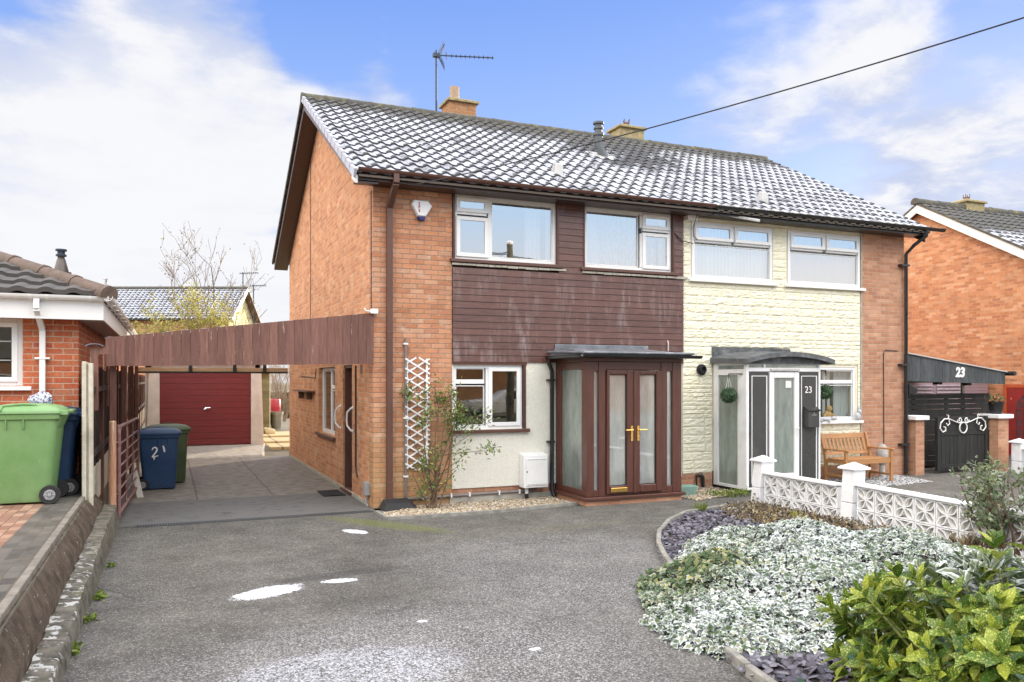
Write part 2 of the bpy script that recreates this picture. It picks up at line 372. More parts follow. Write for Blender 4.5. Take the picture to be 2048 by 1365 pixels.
M['room_pale'] = plain('room_pale', (.62,.66,.6), .9, .1, 2)
M['mossy'] = plain('mossy', (.12,.115,.085), .95, .4, 12, dirt=((.22,.2,.05), .9), bump=(30,.6,.01))
M['soil'] = plain('soil', (.05,.035,.025), .95, .4, 12, bump=(25,.9,.03))
M['ground_earth'] = plain('ground_earth', (.16,.15,.11), .95, .3, 3)

def glass(name, fac, tint, rough=0.0, body=None, bodyf=0.):
    k = NT(name); f = k.m('MULTIPLY_ADD', k.m('POWER', k.n('LayerWeight', {'Blend': .5}).outputs['Facing'], 5.), .95, .047)
    fac = k.m('MULTIPLY_ADD', f, 1.0, fac, clamp=True)
    gl = k.n('BsdfGlossy', {'Color': (1,1,1,1), 'Roughness': rough})
    if rough < .02:
        nb = k.n('Bump', {'Strength': .02, 'Distance': .02, 'Height': k.noise(2.2, 2)}); k.set(gl.inputs['Normal'], nb.outputs[0])
    tr = k.n('BsdfTransparent', {'Color': (*tint, 1)}); base = tr.outputs[0]
    if body is not None:
        bc = k.mix(k.ramp(k.noise(1., 5, .65, k.scale(k.pos(), 9, 9, 2.5)), (.35,0),(.7,1)), tuple(x*.72 for x in body), tuple(min(.9, x*1.12) for x in body))
        bd = k.n('BsdfTranslucent'); df = k.n('BsdfDiffuse'); k.set(bd.inputs['Color'], bc); k.set(df.inputs['Color'], bc)
        ad = k.n('MixShader', {0: .55, 1: df.outputs[0], 2: bd.outputs[0]})
        mx = k.n('MixShader', {0: bodyf, 1: base, 2: ad.outputs[0]}); base = mx.outputs[0]
    sh = k.n('MixShader', {0: fac, 1: base, 2: gl.outputs[0]}); k.t.links.new(sh.outputs[0], k.out.inputs['Surface'])
    return k.mat
M['glass'] = glass('glass', .07, (.8,.85,.82))
M['glass_sky'] = glass('glass_sky', .45, (.8,.86,.88))
M['glass_in'] = glass('glass_in', .02, (.86,.9,.87), .0, (.72,.8,.74), .42)
M['frosted'] = glass('frosted', .06, (.75,.82,.78), .22, (.52,.6,.55), .75)
M['door_glass'] = glass('door_glass', .1, (.8,.85,.83), .035, (.86,.92,.87), .66)
k = NT('net_curtain'); tr = k.n('BsdfTranslucent', {'Color': (.85,.86,.87,1)}); df = k.n('BsdfDiffuse', {'Color': (.82,.84,.86,1)})
sh = k.n('MixShader', {0: .45, 1: df.outputs[0], 2: tr.outputs[0]}); k.t.links.new(sh.outputs[0], k.out.inputs['Surface']); M['curtain'] = k.mat
k = NT('blind'); st = k.m('SINE', k.m('MULTIPLY', k.xyz(k.pos())[0], 75)); col = k.mix(k.ramp(st, (.2,0),(.8,1)), (.62,.68,.7), (.82,.85,.86)); M['blind'] = k.fin(col, .8)
k = NT('carport_sheet'); tr = k.n('BsdfTranslucent', {'Color': (.75,.75,.7,1)}); tp = k.n('BsdfTransparent', {'Color': (.8,.8,.76,1)})
sh = k.n('MixShader', {0: .5, 1: tr.outputs[0], 2: tp.outputs[0]}); k.t.links.new(sh.outputs[0], k.out.inputs['Surface']); M['sheet'] = k.mat

# stone cladding (pale yellow masonry paint)
k = NT('yellow_stone'); f = k.noise(5, 5, .6); col = k.mix(k.ramp(f, (.3,0),(.7,1)), (.8,.75,.55), (.86,.82,.67))
col = k.mix(k.m('MULTIPLY', k.ramp(k.noise(1.1, 6, .7), (.55,0),(.75,1)), .35), col, (.58,.56,.38))
k.bump(k.noise(1., 7, .75, k.scale(k.pos(), 16, 16, 34)), .55, .012); M['yellow_stone'] = k.fin(col, .8, 0, .3)

# frosted concrete roof tile; uv.x across the roll, uv.y up the tile
def roof_mat(name, amount=1., patch=None, moss=.5, base=(.055,.056,.06)):
    k = NT(name); uv = k.xyz(k.n('UVMap').outputs[0]); fu = k.m('FRACT', uv[0]); fv = k.m('FRACT', uv[1]); row = k.m('FLOOR', uv[1])
    fine = k.noise(26, 5, .7); big = k.noise(.9, 4, .6); mid = k.noise(6, 4, .6)
    tile = k.n('TexWhiteNoise', {'Vector': k.comb(k.m('FLOOR', uv[0]), row, 1.)}, noise_dimensions='3D').outputs['Value']
    nrm = k.xyz(k.n('NewGeometry').outputs['Normal'])
    v = k.m('ADD', k.m('MULTIPLY', fine, .5), k.m('MULTIPLY', mid, .35))
    v = k.m('ADD', v, k.m('MULTIPLY', big, .3)); v = k.m('ADD', v, k.m('MULTIPLY', tile, .16)); v = k.m('SUBTRACT', v, .09)
    # no frost on the lower lip of the roll nor near the ridge
    lip = k.m('MULTIPLY', k.step(fv, .34, .05), k.step(k.m('ABSOLUTE', k.m('SUBTRACT', fu, .68)), .34, .12))
    v = k.m('SUBTRACT', v, k.m('MULTIPLY', lip, .55))
    v = k.m('SUBTRACT', v, k.m('MULTIPLY', k.step(k.m('ABSOLUTE', k.m('SUBTRACT', fu, .88)), .16, .03), .22))
    v = k.m('SUBTRACT', v, k.m('MULTIPLY', k.step(uv[1], 13.2, 16.5), .34))
    if patch:
        p = k.xyz(k.pos())
        for (cx, cz, rx, rz, s) in patch:
            e = k.m('ADD', k.m('POWER', k.m('DIVIDE', k.m('SUBTRACT', p[0], cx), rx), 2), k.m('POWER', k.m('DIVIDE', k.m('SUBTRACT', p[2], cz), rz), 2))
            v = k.m('SUBTRACT', v, k.m('MULTIPLY', k.step(e, 1.4, .2), s))
    fr = k.m('MULTIPLY', k.step(v, .47-.14*amount, .72-.14*amount), k.step(nrm[2], .45, .72))
    col = k.mix(k.noise(12, 4), base, tuple(x*1.9 for x in base))
    mo = k.m('MULTIPLY', k.m('MULTIPLY', k.ramp(k.noise(14, 5, .7), (.5,0),(.62,1)), k.step(uv[1], 11, 17)), moss); col = k.mix(mo, col, (.2,.17,.05))
    col = k.mix(fr, col, k.mix(fine, (.38,.4,.45), (.49,.515,.555)))
    k.bump(k.m('ADD', k.m('MULTIPLY', fr, .5), fine), .25, .004)
    return k.fin(col, .8, 0, .35)
M['roof'] = roof_mat('frosted_tile', 1., [(6.1, 6.6, 1.5, .7, .2), (5.0, 7.2, 3.5, .35, .1)])
M['roof_bare'] = roof_mat('bare_tile', -3., None, .3, (.075,.07,.066))
M['ridge'] = plain('ridge', (.085,.082,.07), .9, .3, 14, dirt=((.26,.23,.08), .8), bump=(30,.5,.01))
M['ridge_red'] = plain('ridge_red', (.14,.1,.08), .9, .25, 10, dirt=((.1,.09,.08), .8), bump=(30,.5,.01))

# asphalt drive with frost, moss and three little patches of snow
def asphalt(name, extra=True, base=.116):
    k = NT(name); p = k.xyz(k.pos()); sp = k.m('ADD', k.m('MULTIPLY', k.noise(95, 3, .75), .72), k.m('MULTIPLY', k.n('TexWhiteNoise', {'Vector': k.n('TexVoronoi', {'Vector': k.pos(), 'Scale': 85.}).outputs['Position']}, noise_dimensions='3D').outputs['Value'], .28)); mid = k.noise(14, 5, .65); big = k.noise(.6, 5, .6)
    col = k.ramp(sp, (.22, (base*.48,)*3), (.5, (base*1.05, base*.98, base*.86)), (.74, (base*2.3, base*2.16, base*1.9)))
    col = k.mix(k.m('MULTIPLY', k.ramp(mid, (.35,1),(.6,0)), .35), col, (base*.5,)*3)
    col = k.mix(.85, col, k.ramp(big, (.3,.72),(.7,1.22)), 'MULTIPLY')
    col = k.mix(.6, col, k.ramp(k.noise(2.4, 6, .7), (.3,.68),(.7,1.25)), 'MULTIPLY')
    cr = k.m('MULTIPLY', k.step(k.vor(.45, k.n('Mix', {0: .12, 4: k.pos(), 5: k.noise(1.5, 5, .7, None, 1)}, data_type='VECTOR').outputs[1], 'Distance', 'DISTANCE_TO_EDGE'), .006, .001), k.ramp(k.noise(.8,3), (.52,0),(.6,.55))); col = k.mix(cr, col, (.035,.033,.03))
    if extra:
        grit = k.ramp(k.m('ADD', k.m('MULTIPLY', sp, .5), k.m('MULTIPLY', k.noise(48, 3, .75), .5)), (.5,0),(.58,1))
        def ell(cx, cy, rx, ry, rot=0, soft=(1.3,.5), wob=.5):
            x = k.m('SUBTRACT', p[0], cx); y = k.m('SUBTRACT', p[1], cy); c, s = math.cos(rot), math.sin(rot)
            a = k.m('ADD', k.m('MULTIPLY', x, c), k.m('MULTIPLY', y, s)); b = k.m('SUBTRACT', k.m('MULTIPLY', y, c), k.m('MULTIPLY', x, s))
            e = k.m('ADD', k.m('POWER', k.m('DIVIDE', a, rx), 2), k.m('POWER', k.m('DIVIDE', b, ry), 2))
            e = k.m('ADD', e, k.m('MULTIPLY', k.m('SUBTRACT', k.noise(9, 5, .7), .5), wob*2)); return k.step(e, *soft)
        fz = k.m('ADD', k.m('MULTIPLY', ell(-1.5, -6.6, 1.7, 1.1, 0, (1.8,.1)), .42), k.m('MULTIPLY', ell(1.1, -4.2, 1.5, 1.8, .3, (1.8,.1)), .34))
        fz = k.m('ADD', fz, k.m('MULTIPLY', ell(.2, -6.4, 2.6, 1.6), .2)); fz = k.m('ADD', fz, k.m('MULTIPLY', k.ramp(k.noise(1.6, 4), (.5,0),(.75,1)), .14))
        fr = k.m('MULTIPLY', k.m('MULTIPLY', fz, k.m('ADD', grit, .06)), .75, clamp=True); col = k.mix(fr, col, (.58,.59,.62))
        dense = k.m('MULTIPLY', ell(-1.75, -6.55, .8, .5), k.ramp(k.m('ADD', k.m('MULTIPLY', sp, .6), k.m('MULTIPLY', k.noise(12, 4, .7), .4)), (.42,0),(.58,.6))); col = k.mix(k.m('MULTIPLY', dense, .8), col, (.64,.66,.72))
        mo = k.m('MULTIPLY', ell(-.15, -1.35, 1.05, .2, -.95, (1.6,.2), .6), k.ramp(k.noise(30, 4, .7), (.32,0),(.6,1))); col = k.mix(k.m('MULTIPLY', mo, .75), col, (.14,.16,.03))
        mo = k.m('MULTIPLY', ell(1.5, -2.5, 1.6, .25, .1, (1.6,.2), .8), k.ramp(k.noise(30, 4, .7), (.45,0),(.7,1))); col = k.mix(k.m('MULTIPLY', mo, .4), col, (.17,.16,.05))
        stn = k.m('MULTIPLY', ell(-1.25, -3.85, .7, .12, .1), .5); col = k.mix(stn, col, (base*.4,)*3)
        for a in ((-1.97,-4.25,.33,.17,.42),(-1.3,-4.1,.17,.07,-.1),(-.63,-1.68,.2,.1,-1.05),(-.95,-5.65,.045,.03,0),(-.4,-6.6,.05,.03,0)):
            col = k.mix(k.step(k.m('ADD', ell(*a, (1.7,.35), .9), k.m('MULTIPLY', k.m('SUBTRACT', sp, .5), 2.2)), .38, .8), col, (.7,.72,.77))
    k.bump(k.m('ADD', sp, k.m('MULTIPLY', mid, .5)), .7, .008)
    return k.fin(col, .92, 0, .15)
M['asphalt'] = asphalt('asphalt_drive'); M['asphalt_plain'] = asphalt('asphalt_plain', False, .14)
# carport floor: smooth dark strip, then concrete bays with joints and damp marks
k = NT('carport_concrete'); p = k.xyz(k.pos()); mid = k.noise(5, 6, .65); sp = k.noise(160, 2)
bay = k.step(k.m('ADD', p[1], k.m('MULTIPLY', k.noise(4,3), .06)), 1.97, 2.05)
col = k.mix(bay, (.12,.119,.116), k.mix(k.ramp(mid, (.35,0),(.65,1)), (.13,.118,.1), (.24,.222,.195)))
col = k.mix(.85, col, k.ramp(k.noise(80, 3, .75), (.3,.5),(.7,1.5)), 'MULTIPLY')
wob = k.m('MULTIPLY', k.m('SUBTRACT', k.noise(3, 3), .5), .08)
for ax_, c_, lo in ((0,-2.37,.012),(0,-1.2,.01),(1,8.85,.02)):
    d = k.m('ABSOLUTE', k.m('SUBTRACT', k.m('ADD', p[ax_], wob), c_)); ln = k.m('MULTIPLY', k.step(d, lo*1.6, lo*.6), bay); col = k.mix(k.m('MULTIPLY', ln, .8), col, (.05,.045,.04))
damp = k.m('MULTIPLY', k.ramp(k.noise(2.6, 5, .55, k.scale(k.pos(), 1.6, 5, 1)), (.585,0),(.62,1)), k.step(k.m('ABSOLUTE', k.m('SUBTRACT', p[1], .95)), 1.05, .8)); col = k.mix(k.m('MULTIPLY', damp, .75), col, (.03,.03,.032))
k.bump(k.m('ADD', mid, sp), .3, .004); M['carport_floor'] = k.fin(col, .7, 0, .4)
# block paving: red with grey border near the boundary
k = NT('block_paving'); p = k.xyz(k.pos()); w_, h_ = .2, .1
u = p[1]; vv = p[0]; row = k.m('FLOOR', k.m('DIVIDE', vv, h_)); uu = k.m('ADD', k.m('DIVIDE', u, w_), k.m('MULTIPLY', k.m('FLOORED_MODULO', row, 2), .5))
fu = k.m('MULTIPLY', k.m('FRACT', uu), w_); fv = k.m('MULTIPLY', k.m('FRACT', k.m('DIVIDE', vv, h_)), h_)
d = k.m('MINIMUM', k.m('MINIMUM', fu, k.m('SUBTRACT', w_, fu)), k.m('MINIMUM', fv, k.m('SUBTRACT', h_, fv)))
wn = k.n('TexWhiteNoise', {'Vector': k.comb(k.m('FLOOR', uu), row, 1.)}, noise_dimensions='3D').outputs['Value']
red = k.ramp(wn, (0, (.2,.095,.062)), (.5, (.31,.17,.115)), (1, (.4,.25,.17))); gry = k.ramp(wn, (0, (.055,.052,.047)), (1, (.12,.11,.098)))
col = k.mix(k.step(p[0], -4.13, -4.09), red, gry); col = k.mix(k.step(d, .002, .006), (.1,.085,.06), col)
col = k.mix(k.m('MULTIPLY', k.ramp(k.noise(2.2, 5, .7), (.45,0),(.7,1)), .45), col, (.2,.18,.14)); k.bump(k.m('ADD', k.step(d, 0, .008), k.noise(60,3)), .5, .006)
M['paving'] = k.fin(col, .85, 0, .3)
k = NT('flagstone'); p = k.xyz(k.pos()); mid = k.noise(3, 6, .6); col = k.mix(mid, (.42,.34,.18), (.6,.5,.3))
fx = k.m('ABSOLUTE', k.m('SUBTRACT', k.m('FRACT', k.m('DIVIDE', p[0], .9)), .5)); fy = k.m('ABSOLUTE', k.m('SUBTRACT', k.m('FRACT', k.m('DIVIDE', p[1], .7)), .5))
col = k.mix(k.step(k.m('MAXIMUM', fx, fy), .47, .49), col, (.12,.1,.06)); M['flag'] = k.fin(col, .85)

# leaves
def leaf(name, ca, cb, cc=None, frost=0., spots=None, rough=.5, trans=.25, frostmap=None):
    k = NT(name); r = k.attr('rnd'); rim = k.attr('rim'); lc = k.attr('lco', 'Vector')
    st = [(0, ca), (.6, cb)]+([(1, cc)] if cc else []); col = k.ramp(r, *st)
    if spots:
        s = k.ramp(k.noise(spots[0], 3, .8, lc), (spots[1],0),(spots[1]+.05,1)); col = k.mix(k.m('MULTIPLY', s, k.ramp(r, (.1,.3),(.5,1))), col, spots[2])
    if frost:
        f = k.m('ADD', k.m('MULTIPLY', k.m('POWER', rim, 2.), .52), k.m('MULTIPLY', k.noise(9, 3, .6, lc), .5))
        f = k.m('ADD', f, k.m('MULTIPLY', k.m('SUBTRACT', k.noise(1.5, 4, .6), .5), .8)); f = k.m('ADD', f, k.m('MULTIPLY', k.m('SUBTRACT', r, .5), .35))
        if frostmap: f = k.m('ADD', f, frostmap(k))
        nz = k.xyz(k.n('NewGeometry').outputs['Normal'])[2]
        f = k.m('ADD', f, k.m('MULTIPLY', k.m('SUBTRACT', k.m('ABSOLUTE', nz), .7), .25))
        fr = k.step(f, .72-frost*.4, .95-frost*.4); col = k.mix(k.m('MULTIPLY', k.step(f, .35-frost*.4, .8-frost*.4), .45), col, (.34,.37,.32)); col = k.mix(k.m('MULTIPLY', fr, .95), col, (.64,.68,.69))
    tr = k.n('BsdfTranslucent'); k.set(tr.inputs['Color'], col); k.fin(col, rough, 0, .4)
    sh = k.n('MixShader', {0: trans, 1: k.b.outputs[0], 2: tr.outputs[0]}); k.t.links.new(sh.outputs[0], k.out.inputs['Surface'])
    return k.mat
def ivymap(k):   # less frost on the outer flank by the drive
    p = k.xyz(k.pos()); dx = k.m('DIVIDE', k.m('SUBTRACT', p[0], 1.25), .75); dy = k.m('DIVIDE', k.m('SUBTRACT', p[1], -5.65), .85)
    d = k.m('ADD', k.m('MULTIPLY', dx, dx), k.m('MULTIPLY', dy, dy)); return k.m('ADD', k.m('MULTIPLY', k.step(d, 1.5, .1), -.34), .1)
M['ivy'] = leaf('ivy_leaf', (.035,.075,.02), (.075,.12,.035), (.34,.31,.09), .55, None, .55, .12, ivymap)
M['aucuba'] = leaf('laurel_leaf', (.028,.085,.012), (.11,.2,.02), (.32,.38,.035), 0, (13, .545, (.75,.7,.2)), .34, .25)
M['aucuba_frost'] = leaf('frosted_laurel_leaf', (.06,.11,.03), (.12,.17,.04), None, .55, None, .6, .1)
M['rose'] = leaf('rose_leaf', (.085,.15,.045), (.17,.25,.07), (.33,.32,.09), 0, None, .5, .25)
M['rose_frost'] = leaf('frosted_rose_leaf', (.09,.14,.06), (.17,.23,.1), (.24,.24,.08), .12, None, .5, .2)
M['dry'] = leaf('dry_leaf', (.07,.045,.025), (.2,.13,.07), (.45,.36,.14), .2, None, .8, .15)
M['yellow_green'] = leaf('yellow_green_leaf', (.2,.2,.03), (.42,.4,.1), (.55,.5,.2), 0, None, .6, .4)
M['grass'] = leaf('grass_blade', (.08,.14,.02), (.2,.26,.04), None, 0, None, .6, .3)
M['topiary'] = leaf('topiary_leaf', (.02,.05,.022), (.06,.12,.05), (.16,.26,.13), 0, None, .4, .1)
M['holly'] = leaf('holly_leaf', (.012,.04,.018), (.03,.075,.03), None, 0, None, .3, .1)
M['twig'] = plain('twig', (.14,.085,.055), .8, .3, 20)
M['twig_pale'] = plain('twig_pale', (.34,.26,.18), .8, .3, 20)
M['green_stem'] = plain('green_stem', (.24,.26,.08), .6, .2, 12)
def stones(name, a, b, c, rough=.8, frost=0):
    k = NT(name); r = k.attr('rnd'); col = k.ramp(r, (0,a),(.55,b),(1,c))
    if frost: col = k.mix(k.m('MULTIPLY', k.ramp(k.noise(7, 5, .7), (.55,0),(.7,1)), frost), col, (.6,.62,.68))
    col = k.mix(.5, col, k.ramp(k.noise(50,3), (.3,.7),(.7,1.25)), 'MULTIPLY'); return k.fin(col, rough, 0, .4)
M['slate'] = stones('slate_chips', (.04,.036,.05), (.085,.078,.1), (.2,.19,.22), .55, .5)
M['gravel'] = stones('pale_gravel', (.22,.16,.1), (.42,.33,.22), (.66,.6,.5), .85)
# ------------------------------------------------------------------ setting: ground sheets
def sheet(name, xs, ys, zf, mat, kind='structure'):
    mb = MB(); n = len(xs)
    for y in ys:
        for x in xs: mb.v.append((x, y, zf(x, y)))
    for j in range(len(ys)-1):
        for i in range(n-1): mb.f.append((j*n+i, j*n+i+1, (j+1)*n+i+1, (j+1)*n+i)); mb.m.append(0)
    return tag(mb.build(name, mat), kind=kind)
def gback(x, y): return .17*max(0, min(1, (y-9.2)/1.9))+.06*max(0, min(1, (y-13)/8))
def gh(x, y):
    if x < -3.69: return .47 if y < 60 else .2
    return (gback(x, y) if y > 9 else 0) - .03
lin = lambda a, b, n: [a+(b-a)*i/(n-1) for i in range(n)]
sheet('ground', [-400,-60,-20,-8,-3.7,-3.68,-2,0,3,6,11,17,30,60,400], [-400,-60,-30,-16,-8,-4,-.1,3,6,9,10,11,13,17,21,30,60,400], gh, M['ground_earth'])
sheet('driveway', lin(-3.47, 5.5, 10), lin(-15, -.22, 12), lambda x, y: 0, M['asphalt'])
sheet('neighbour_driveway', lin(5.502, 13.2, 8), lin(-15, -.02, 12), lambda x, y: -.003, M['asphalt_plain'])
sheet('side_driveway', lin(10.9, 17, 5), lin(-.018, 6, 6), lambda x, y: -.003, M['asphalt_plain'])
sheet('far_driveway', lin(13.202, 30, 8), lin(-15, -.02, 12), lambda x, y: -.008, M['asphalt_plain'])
sheet('road', lin(-60, 60, 10), lin(-22, -15.01, 4), lambda x, y: -.012, M['asphalt_plain'])
sheet('concrete_path', [-3.62,-2.5,-1,-.002], lin(-.2, 9.2, 12), lambda x, y: .002, M['carport_floor'])
sheet('paved_driveway', lin(-14, -3.78, 6), lin(-15, -.005, 8), lambda x, y: .5, M['paving'])
mb = MB(); mb.hexa(((-3.4,8.75,-.02),(-.55,9.25,-.02),(-.3,11.3,-.02),(-3.4,11.3,-.02),(-3.4,8.85,.03),(-.62,9.35,.03),(-.35,11.3,.185),(-3.4,11.3,.185)))
tag(mb.build('concrete_ramp', M['concrete'], bevel=.03), kind='structure')
mb = MB()
for i,(x0,x1,y0,y1,z) in enumerate([(-.32,1.2,10.2,11.6,.14),(-.3,1.6,11.62,13.2,.19),(-.3,.75,13.25,13.9,.24),(-.3,2.2,13.95,15.6,.215)]): mb.box(x0,x1,y0,y1,-.03,z)
tag(mb.build('flagstone_path', M['flag'], bevel=.012), kind='structure')

# ------------------------------------------------------------------ roofs of frosted roll tiles
def tile_slope(mb, x0, x1, p_eave, p_ridge, rows, wave, wseg=8, lift=.03, uvs=None, u_off=0):
    """x along the eaves; p_eave / p_ridge = (y, z) of the slope line. Real rolled tiles, every course lapped over the one below."""
    e, r = V((0, *p_eave)), V((0, *p_ridge)); d = r-e; L = d.length; dn = d.normalized(); nn = V((0, -dn.z, dn.y))
    if nn.z < 0: nn = -nn
    nx = max(2, int(round((x1-x0)/wave*wseg))); g = L/rows
    prof = lambda u: .034*(max(0, math.cos((u-.68)*PI/.62)) if abs(u-.68) < .31 else (max(0, math.cos((u-1.68)*PI/.62)) if abs(u-1.68) < .31 else 0)) - .006*math.sin(PI*u)
    for k in range(rows):
        base = len(mb.v); jit = random.uniform(-.004, .004)
        for (t, h) in ((0, 0.), (0, lift), (.5, lift*.62), (1.0, lift*.05)):
            for i in range(nx+1):
                x = x0+(x1-x0)*i/nx; u = ((x-x0)/wave+u_off)
                h2 = prof(u % 1.0); s = k*g+t*g*1.04-(.0 if t else .0)
                hh = (h2+h+jit if h else h2*.9-.004)
                p = e+dn*s+nn*hh; mb.v.append((x, p.y, p.z)); mb.uvl.append((u, k+min(t, .999)))
        W = nx+1
        for q in range(3):
            for i in range(nx):
                a = base+q*W+i; mb.f.append((a, a+1, a+W+1, a+W)); mb.m.append(0)
def roof_obj(name, mb, mats, parent):
    uvl = mb.uvl; o = mb.build(name, mats, parent)
    me = o.data; uv = me.uv_layers.new(name='UVMap'); li = np.zeros(len(me.loops), np.int32); me.loops.foreach_get('vertex_index', li)
    a = np.array(uvl)[li]; uv.data.foreach_set('uv', a.ravel()); return o
def new_roof():
    mb = MB(); mb.uvl = []; return mb
EAVE, RIDGE, REAR = (-.42, 4.885), (4.45, 7.52), (9.33, 4.9)
def ridge_tiles(mb, x0, x1, y, z, r=.115, ln=.45):
    n = int(round((x1-x0)/ln)); st = (x1-x0)/n
    for i in range(n):
        a = x0+i*st; zz = z+random.uniform(-.006, .006); ring = lambda x, rr: [(x, y+rr*math.cos(t), zz+rr*math.sin(t)*.95) for t in lin(-.35, PI+.35, 9)]
        mb.loft([ring(a-.004, r+.006), ring(a+.05, r+.006), ring(a+.055, r), ring(a+st+.0, r)])

# ------------------------------------------------------------------ windows
def window(parent, fn, u0, u1, z0, z1, panes, setback=.05, fw=.055, sash=.045, sill=True, glassm='glass', framem='white_pvc', sillm='brown_pvc', proud=None, sillo=.05, slope=0):
    """panes: list of (ua, ub, za, zb, opening?) absolute; frame bars fill what lies between"""
    mb = MB(); d0, d1 = setback, setback+.07
    rbox(mb, fn, u0, u0+fw, d0, d1, z0, z1); rbox(mb, fn, u1-fw, u1, d0, d1, z0, z1)
    rbox(mb, fn, u0+fw, u1-fw, d0, d1, z0, z0+fw); rbox(mb, fn, u0+fw, u1-fw, d0, d1, z1-fw, z1)
    bars = set()
    for (a, b, c, d, o) in panes:
        if a > u0+fw+.02: rbox(mb, fn, a-fw, a, d0+.004, d1-.004, c if (c > z0+fw+.02 or d < z1-fw-.02) else z0+fw, d) if (a, c) not in bars else 0
        if c > z0+fw+.02: rbox(mb, fn, a, b, d0+.006, d1-.006, c-fw, c)
    f = mb.build('window', M[framem], parent, bevel=.006)
    gm = MB(); sm = MB()
    for (a, b, c, d, o) in panes:
        s = sash if o else .014; dd = d0-(.022 if o else -.012)
        tilt = .05*(d-c) if o == 2 else 0
        for (ua, ub, za, zb) in ((a-.02*bool(o), b+.02*bool(o), d-s, d+.015*bool(o)), (a-.02*bool(o), b+.02*bool(o), c-.015*bool(o), c+s), (a-.02*bool(o), a+s, c+s, d-s), (b-s, b+.02*bool(o), c+s, d-s)):
            if not o: ua, ub = max(ua, a), min(ub, b)
            P = []
            for zz in (za, zb):
                t = tilt*(d-zz)/(d-c) if o == 2 else 0
                P += [fn(ua, dd-t, zz), fn(ub, dd-t, zz), fn(ub, dd+.04-t, zz), fn(ua, dd+.04-t, zz)]
            sm.hexa(P)
        t0 = tilt
        gd = dd+.02
        gm.quad(fn(a+s*.6, gd-t0, c+s*.6), fn(b-s*.6, gd-t0, c+s*.6), fn(b-s*.6, gd, d-s*.6), fn(a+s*.6, gd, d-s*.6))
    sm.build('sash', M[framem], f, bevel=.004); gm.build('pane', M[glassm], f)
    if sill:
        mb = MB(); rbox(mb, fn, u0-.08, u1+.1, -.055-sillo*.3, .12, z0-.055, z0-.004); mb.build('sill', M[sillm], f, bevel=.006)
    return f
def curtain(parent, fn, ua, ub, za, zb, depth=.25, folds=9, amp=.025, mat='curtain', taper=0):
    mb = MB(); n = folds*8; rows = 6
    for j in range(rows+1):
        t = j/rows
        for i in range(n+1):
            s = i/n; wv = math.sin(s*folds*2*PI+math.sin(s*5)*1.3)*amp+math.sin(s*folds*4.7)*amp*.4
            u = ua+(ub-ua)*s*(1-taper*(1-t)) ; mb.v.append(fn(u, depth+wv, za+(zb-za)*t))
    for j in range(rows):
        for i in range(n): a = j*(n+1)+i; mb.f.append((a, a+1, a+n+2, a+n+1)); mb.m.append(0)
    return mb.build('curtain', M[mat], parent, smooth=True)
F0, S0 = front(0), side(0)
k = NT('net'); M['net'] = k.fin(k.mix(k.ramp(k.noise(1., 4, .7, k.scale(k.pos(), 28, 28, 9)), (.4,0),(.6,1)), (.3,.34,.37), (.5,.54,.57)), .9)

# ------------------------------------------------------------------ house 21
house = wthing('brick_house', 'red brick semi with brown timber cladding, tall brick gable and brown porch', 'house', (0,0,0))
mb = MB()
gw = (2.97, 4.71, .87, 2.16); gd = (1.49, 2.24, .04, 2.17)
panel(mb, S0, .25, 8.93, 0, 2.4, [gw, gd])
yz = lambda a, b, d: (d, a, b)
mb.prism([(.25,2.4),(8.93,2.4),(8.93,4.93),(4.45,7.37),(.25,5.06)], 0, .25, yz)
mb.build('gable_wall', M['brick_gable'], house)
mb = MB(); mb.box(.25, 5.52, 8.68, 8.93, 0, 4.9); mb.build('rear_wall', M['brick_gable'], house)
mb = MB(); mb.box(0, 1.24, 0, .25, 0, 4.86); mb.build('front_wall', M['brick_front'], house)
mb = MB(); mb.box(1.24, 3.02, .02, .25, 0, .225); mb.build('plinth', M['brick_pink'], house)
mb = MB(); mb.box(4.74, 5.52, .012, .25, 0, .225); mb.build('plinth', M['brick_pink'], house)
mb = MB(); mb.box(1.24, 5.52, .03, .2, 4.815, 4.86); mb.build('lintel', M['brick_front'], house)
mb = MB(); panel(mb, front(-.004), 1.24, 3.06, .226, 2.205, [(1.255, 2.44, 1.14, 2.155)], .25); panel(mb, front(-.002), 3.06, 5.5, .226, 2.205, [(3.35, 4.4, .2, 2.1)], .25)
mb.build('rendered_wall', M['render'], house, bevel=.004)
mb = MB(); mb.box(1.2, 3.08, -.012, .24, -.02, .1); mb.build('mortar_footing', M['concrete'], house)
mb = MB(); mb.box(-.015, .0, .35, 8.9, 0, .06); mb.build('mortar_skirt', M['concrete'], house)
# shiplap boards
holes = [(1.278, 3.042, 3.745, 4.9), (3.552, 5.292, 3.735, 4.9)]
mb = MB(); nb = int((4.86-2.2)/.105)+1
for i in range(nb):
    za, zb = 2.2+i*.105, min(2.2+(i+1)*.105, 4.855)
    if zb <= za: continue
    segs = [(1.245, 5.515)]
    for h in holes:
        if zb > h[2]+.01:
            segs = [s for q in segs for s in ([(q[0], min(q[1], h[0]-.03)), (max(q[0], h[1]+.03), q[1])]) if s[1]-s[0] > .02]
    for (a, b) in segs:
        y0 = -.03
        mb.hexa(((a,y0,za),(b,y0,za),(b,.1,za),(a,.1,za),(a,y0+.009,zb-.0045),(b,y0+.009,zb-.0045),(b,.1,zb-.0045),(a,.1,zb-.0045)))
mb.build('cladding', M['cladding_wood'], house)
mb = MB(); mb.box(1.24, 5.52, .1, .22, 2.2, 3.74); mb.box(3.07,3.53,.1,.22,3.74,4.85); mb.box(5.31,5.52,.1,.22,3.74,4.85)
for h in holes:
    mb.box(h[0]-.03, h[0], -.035, .14, h[2], 4.82); mb.box(h[1], h[1]+.03, -.035, .14, h[2], 4.82)
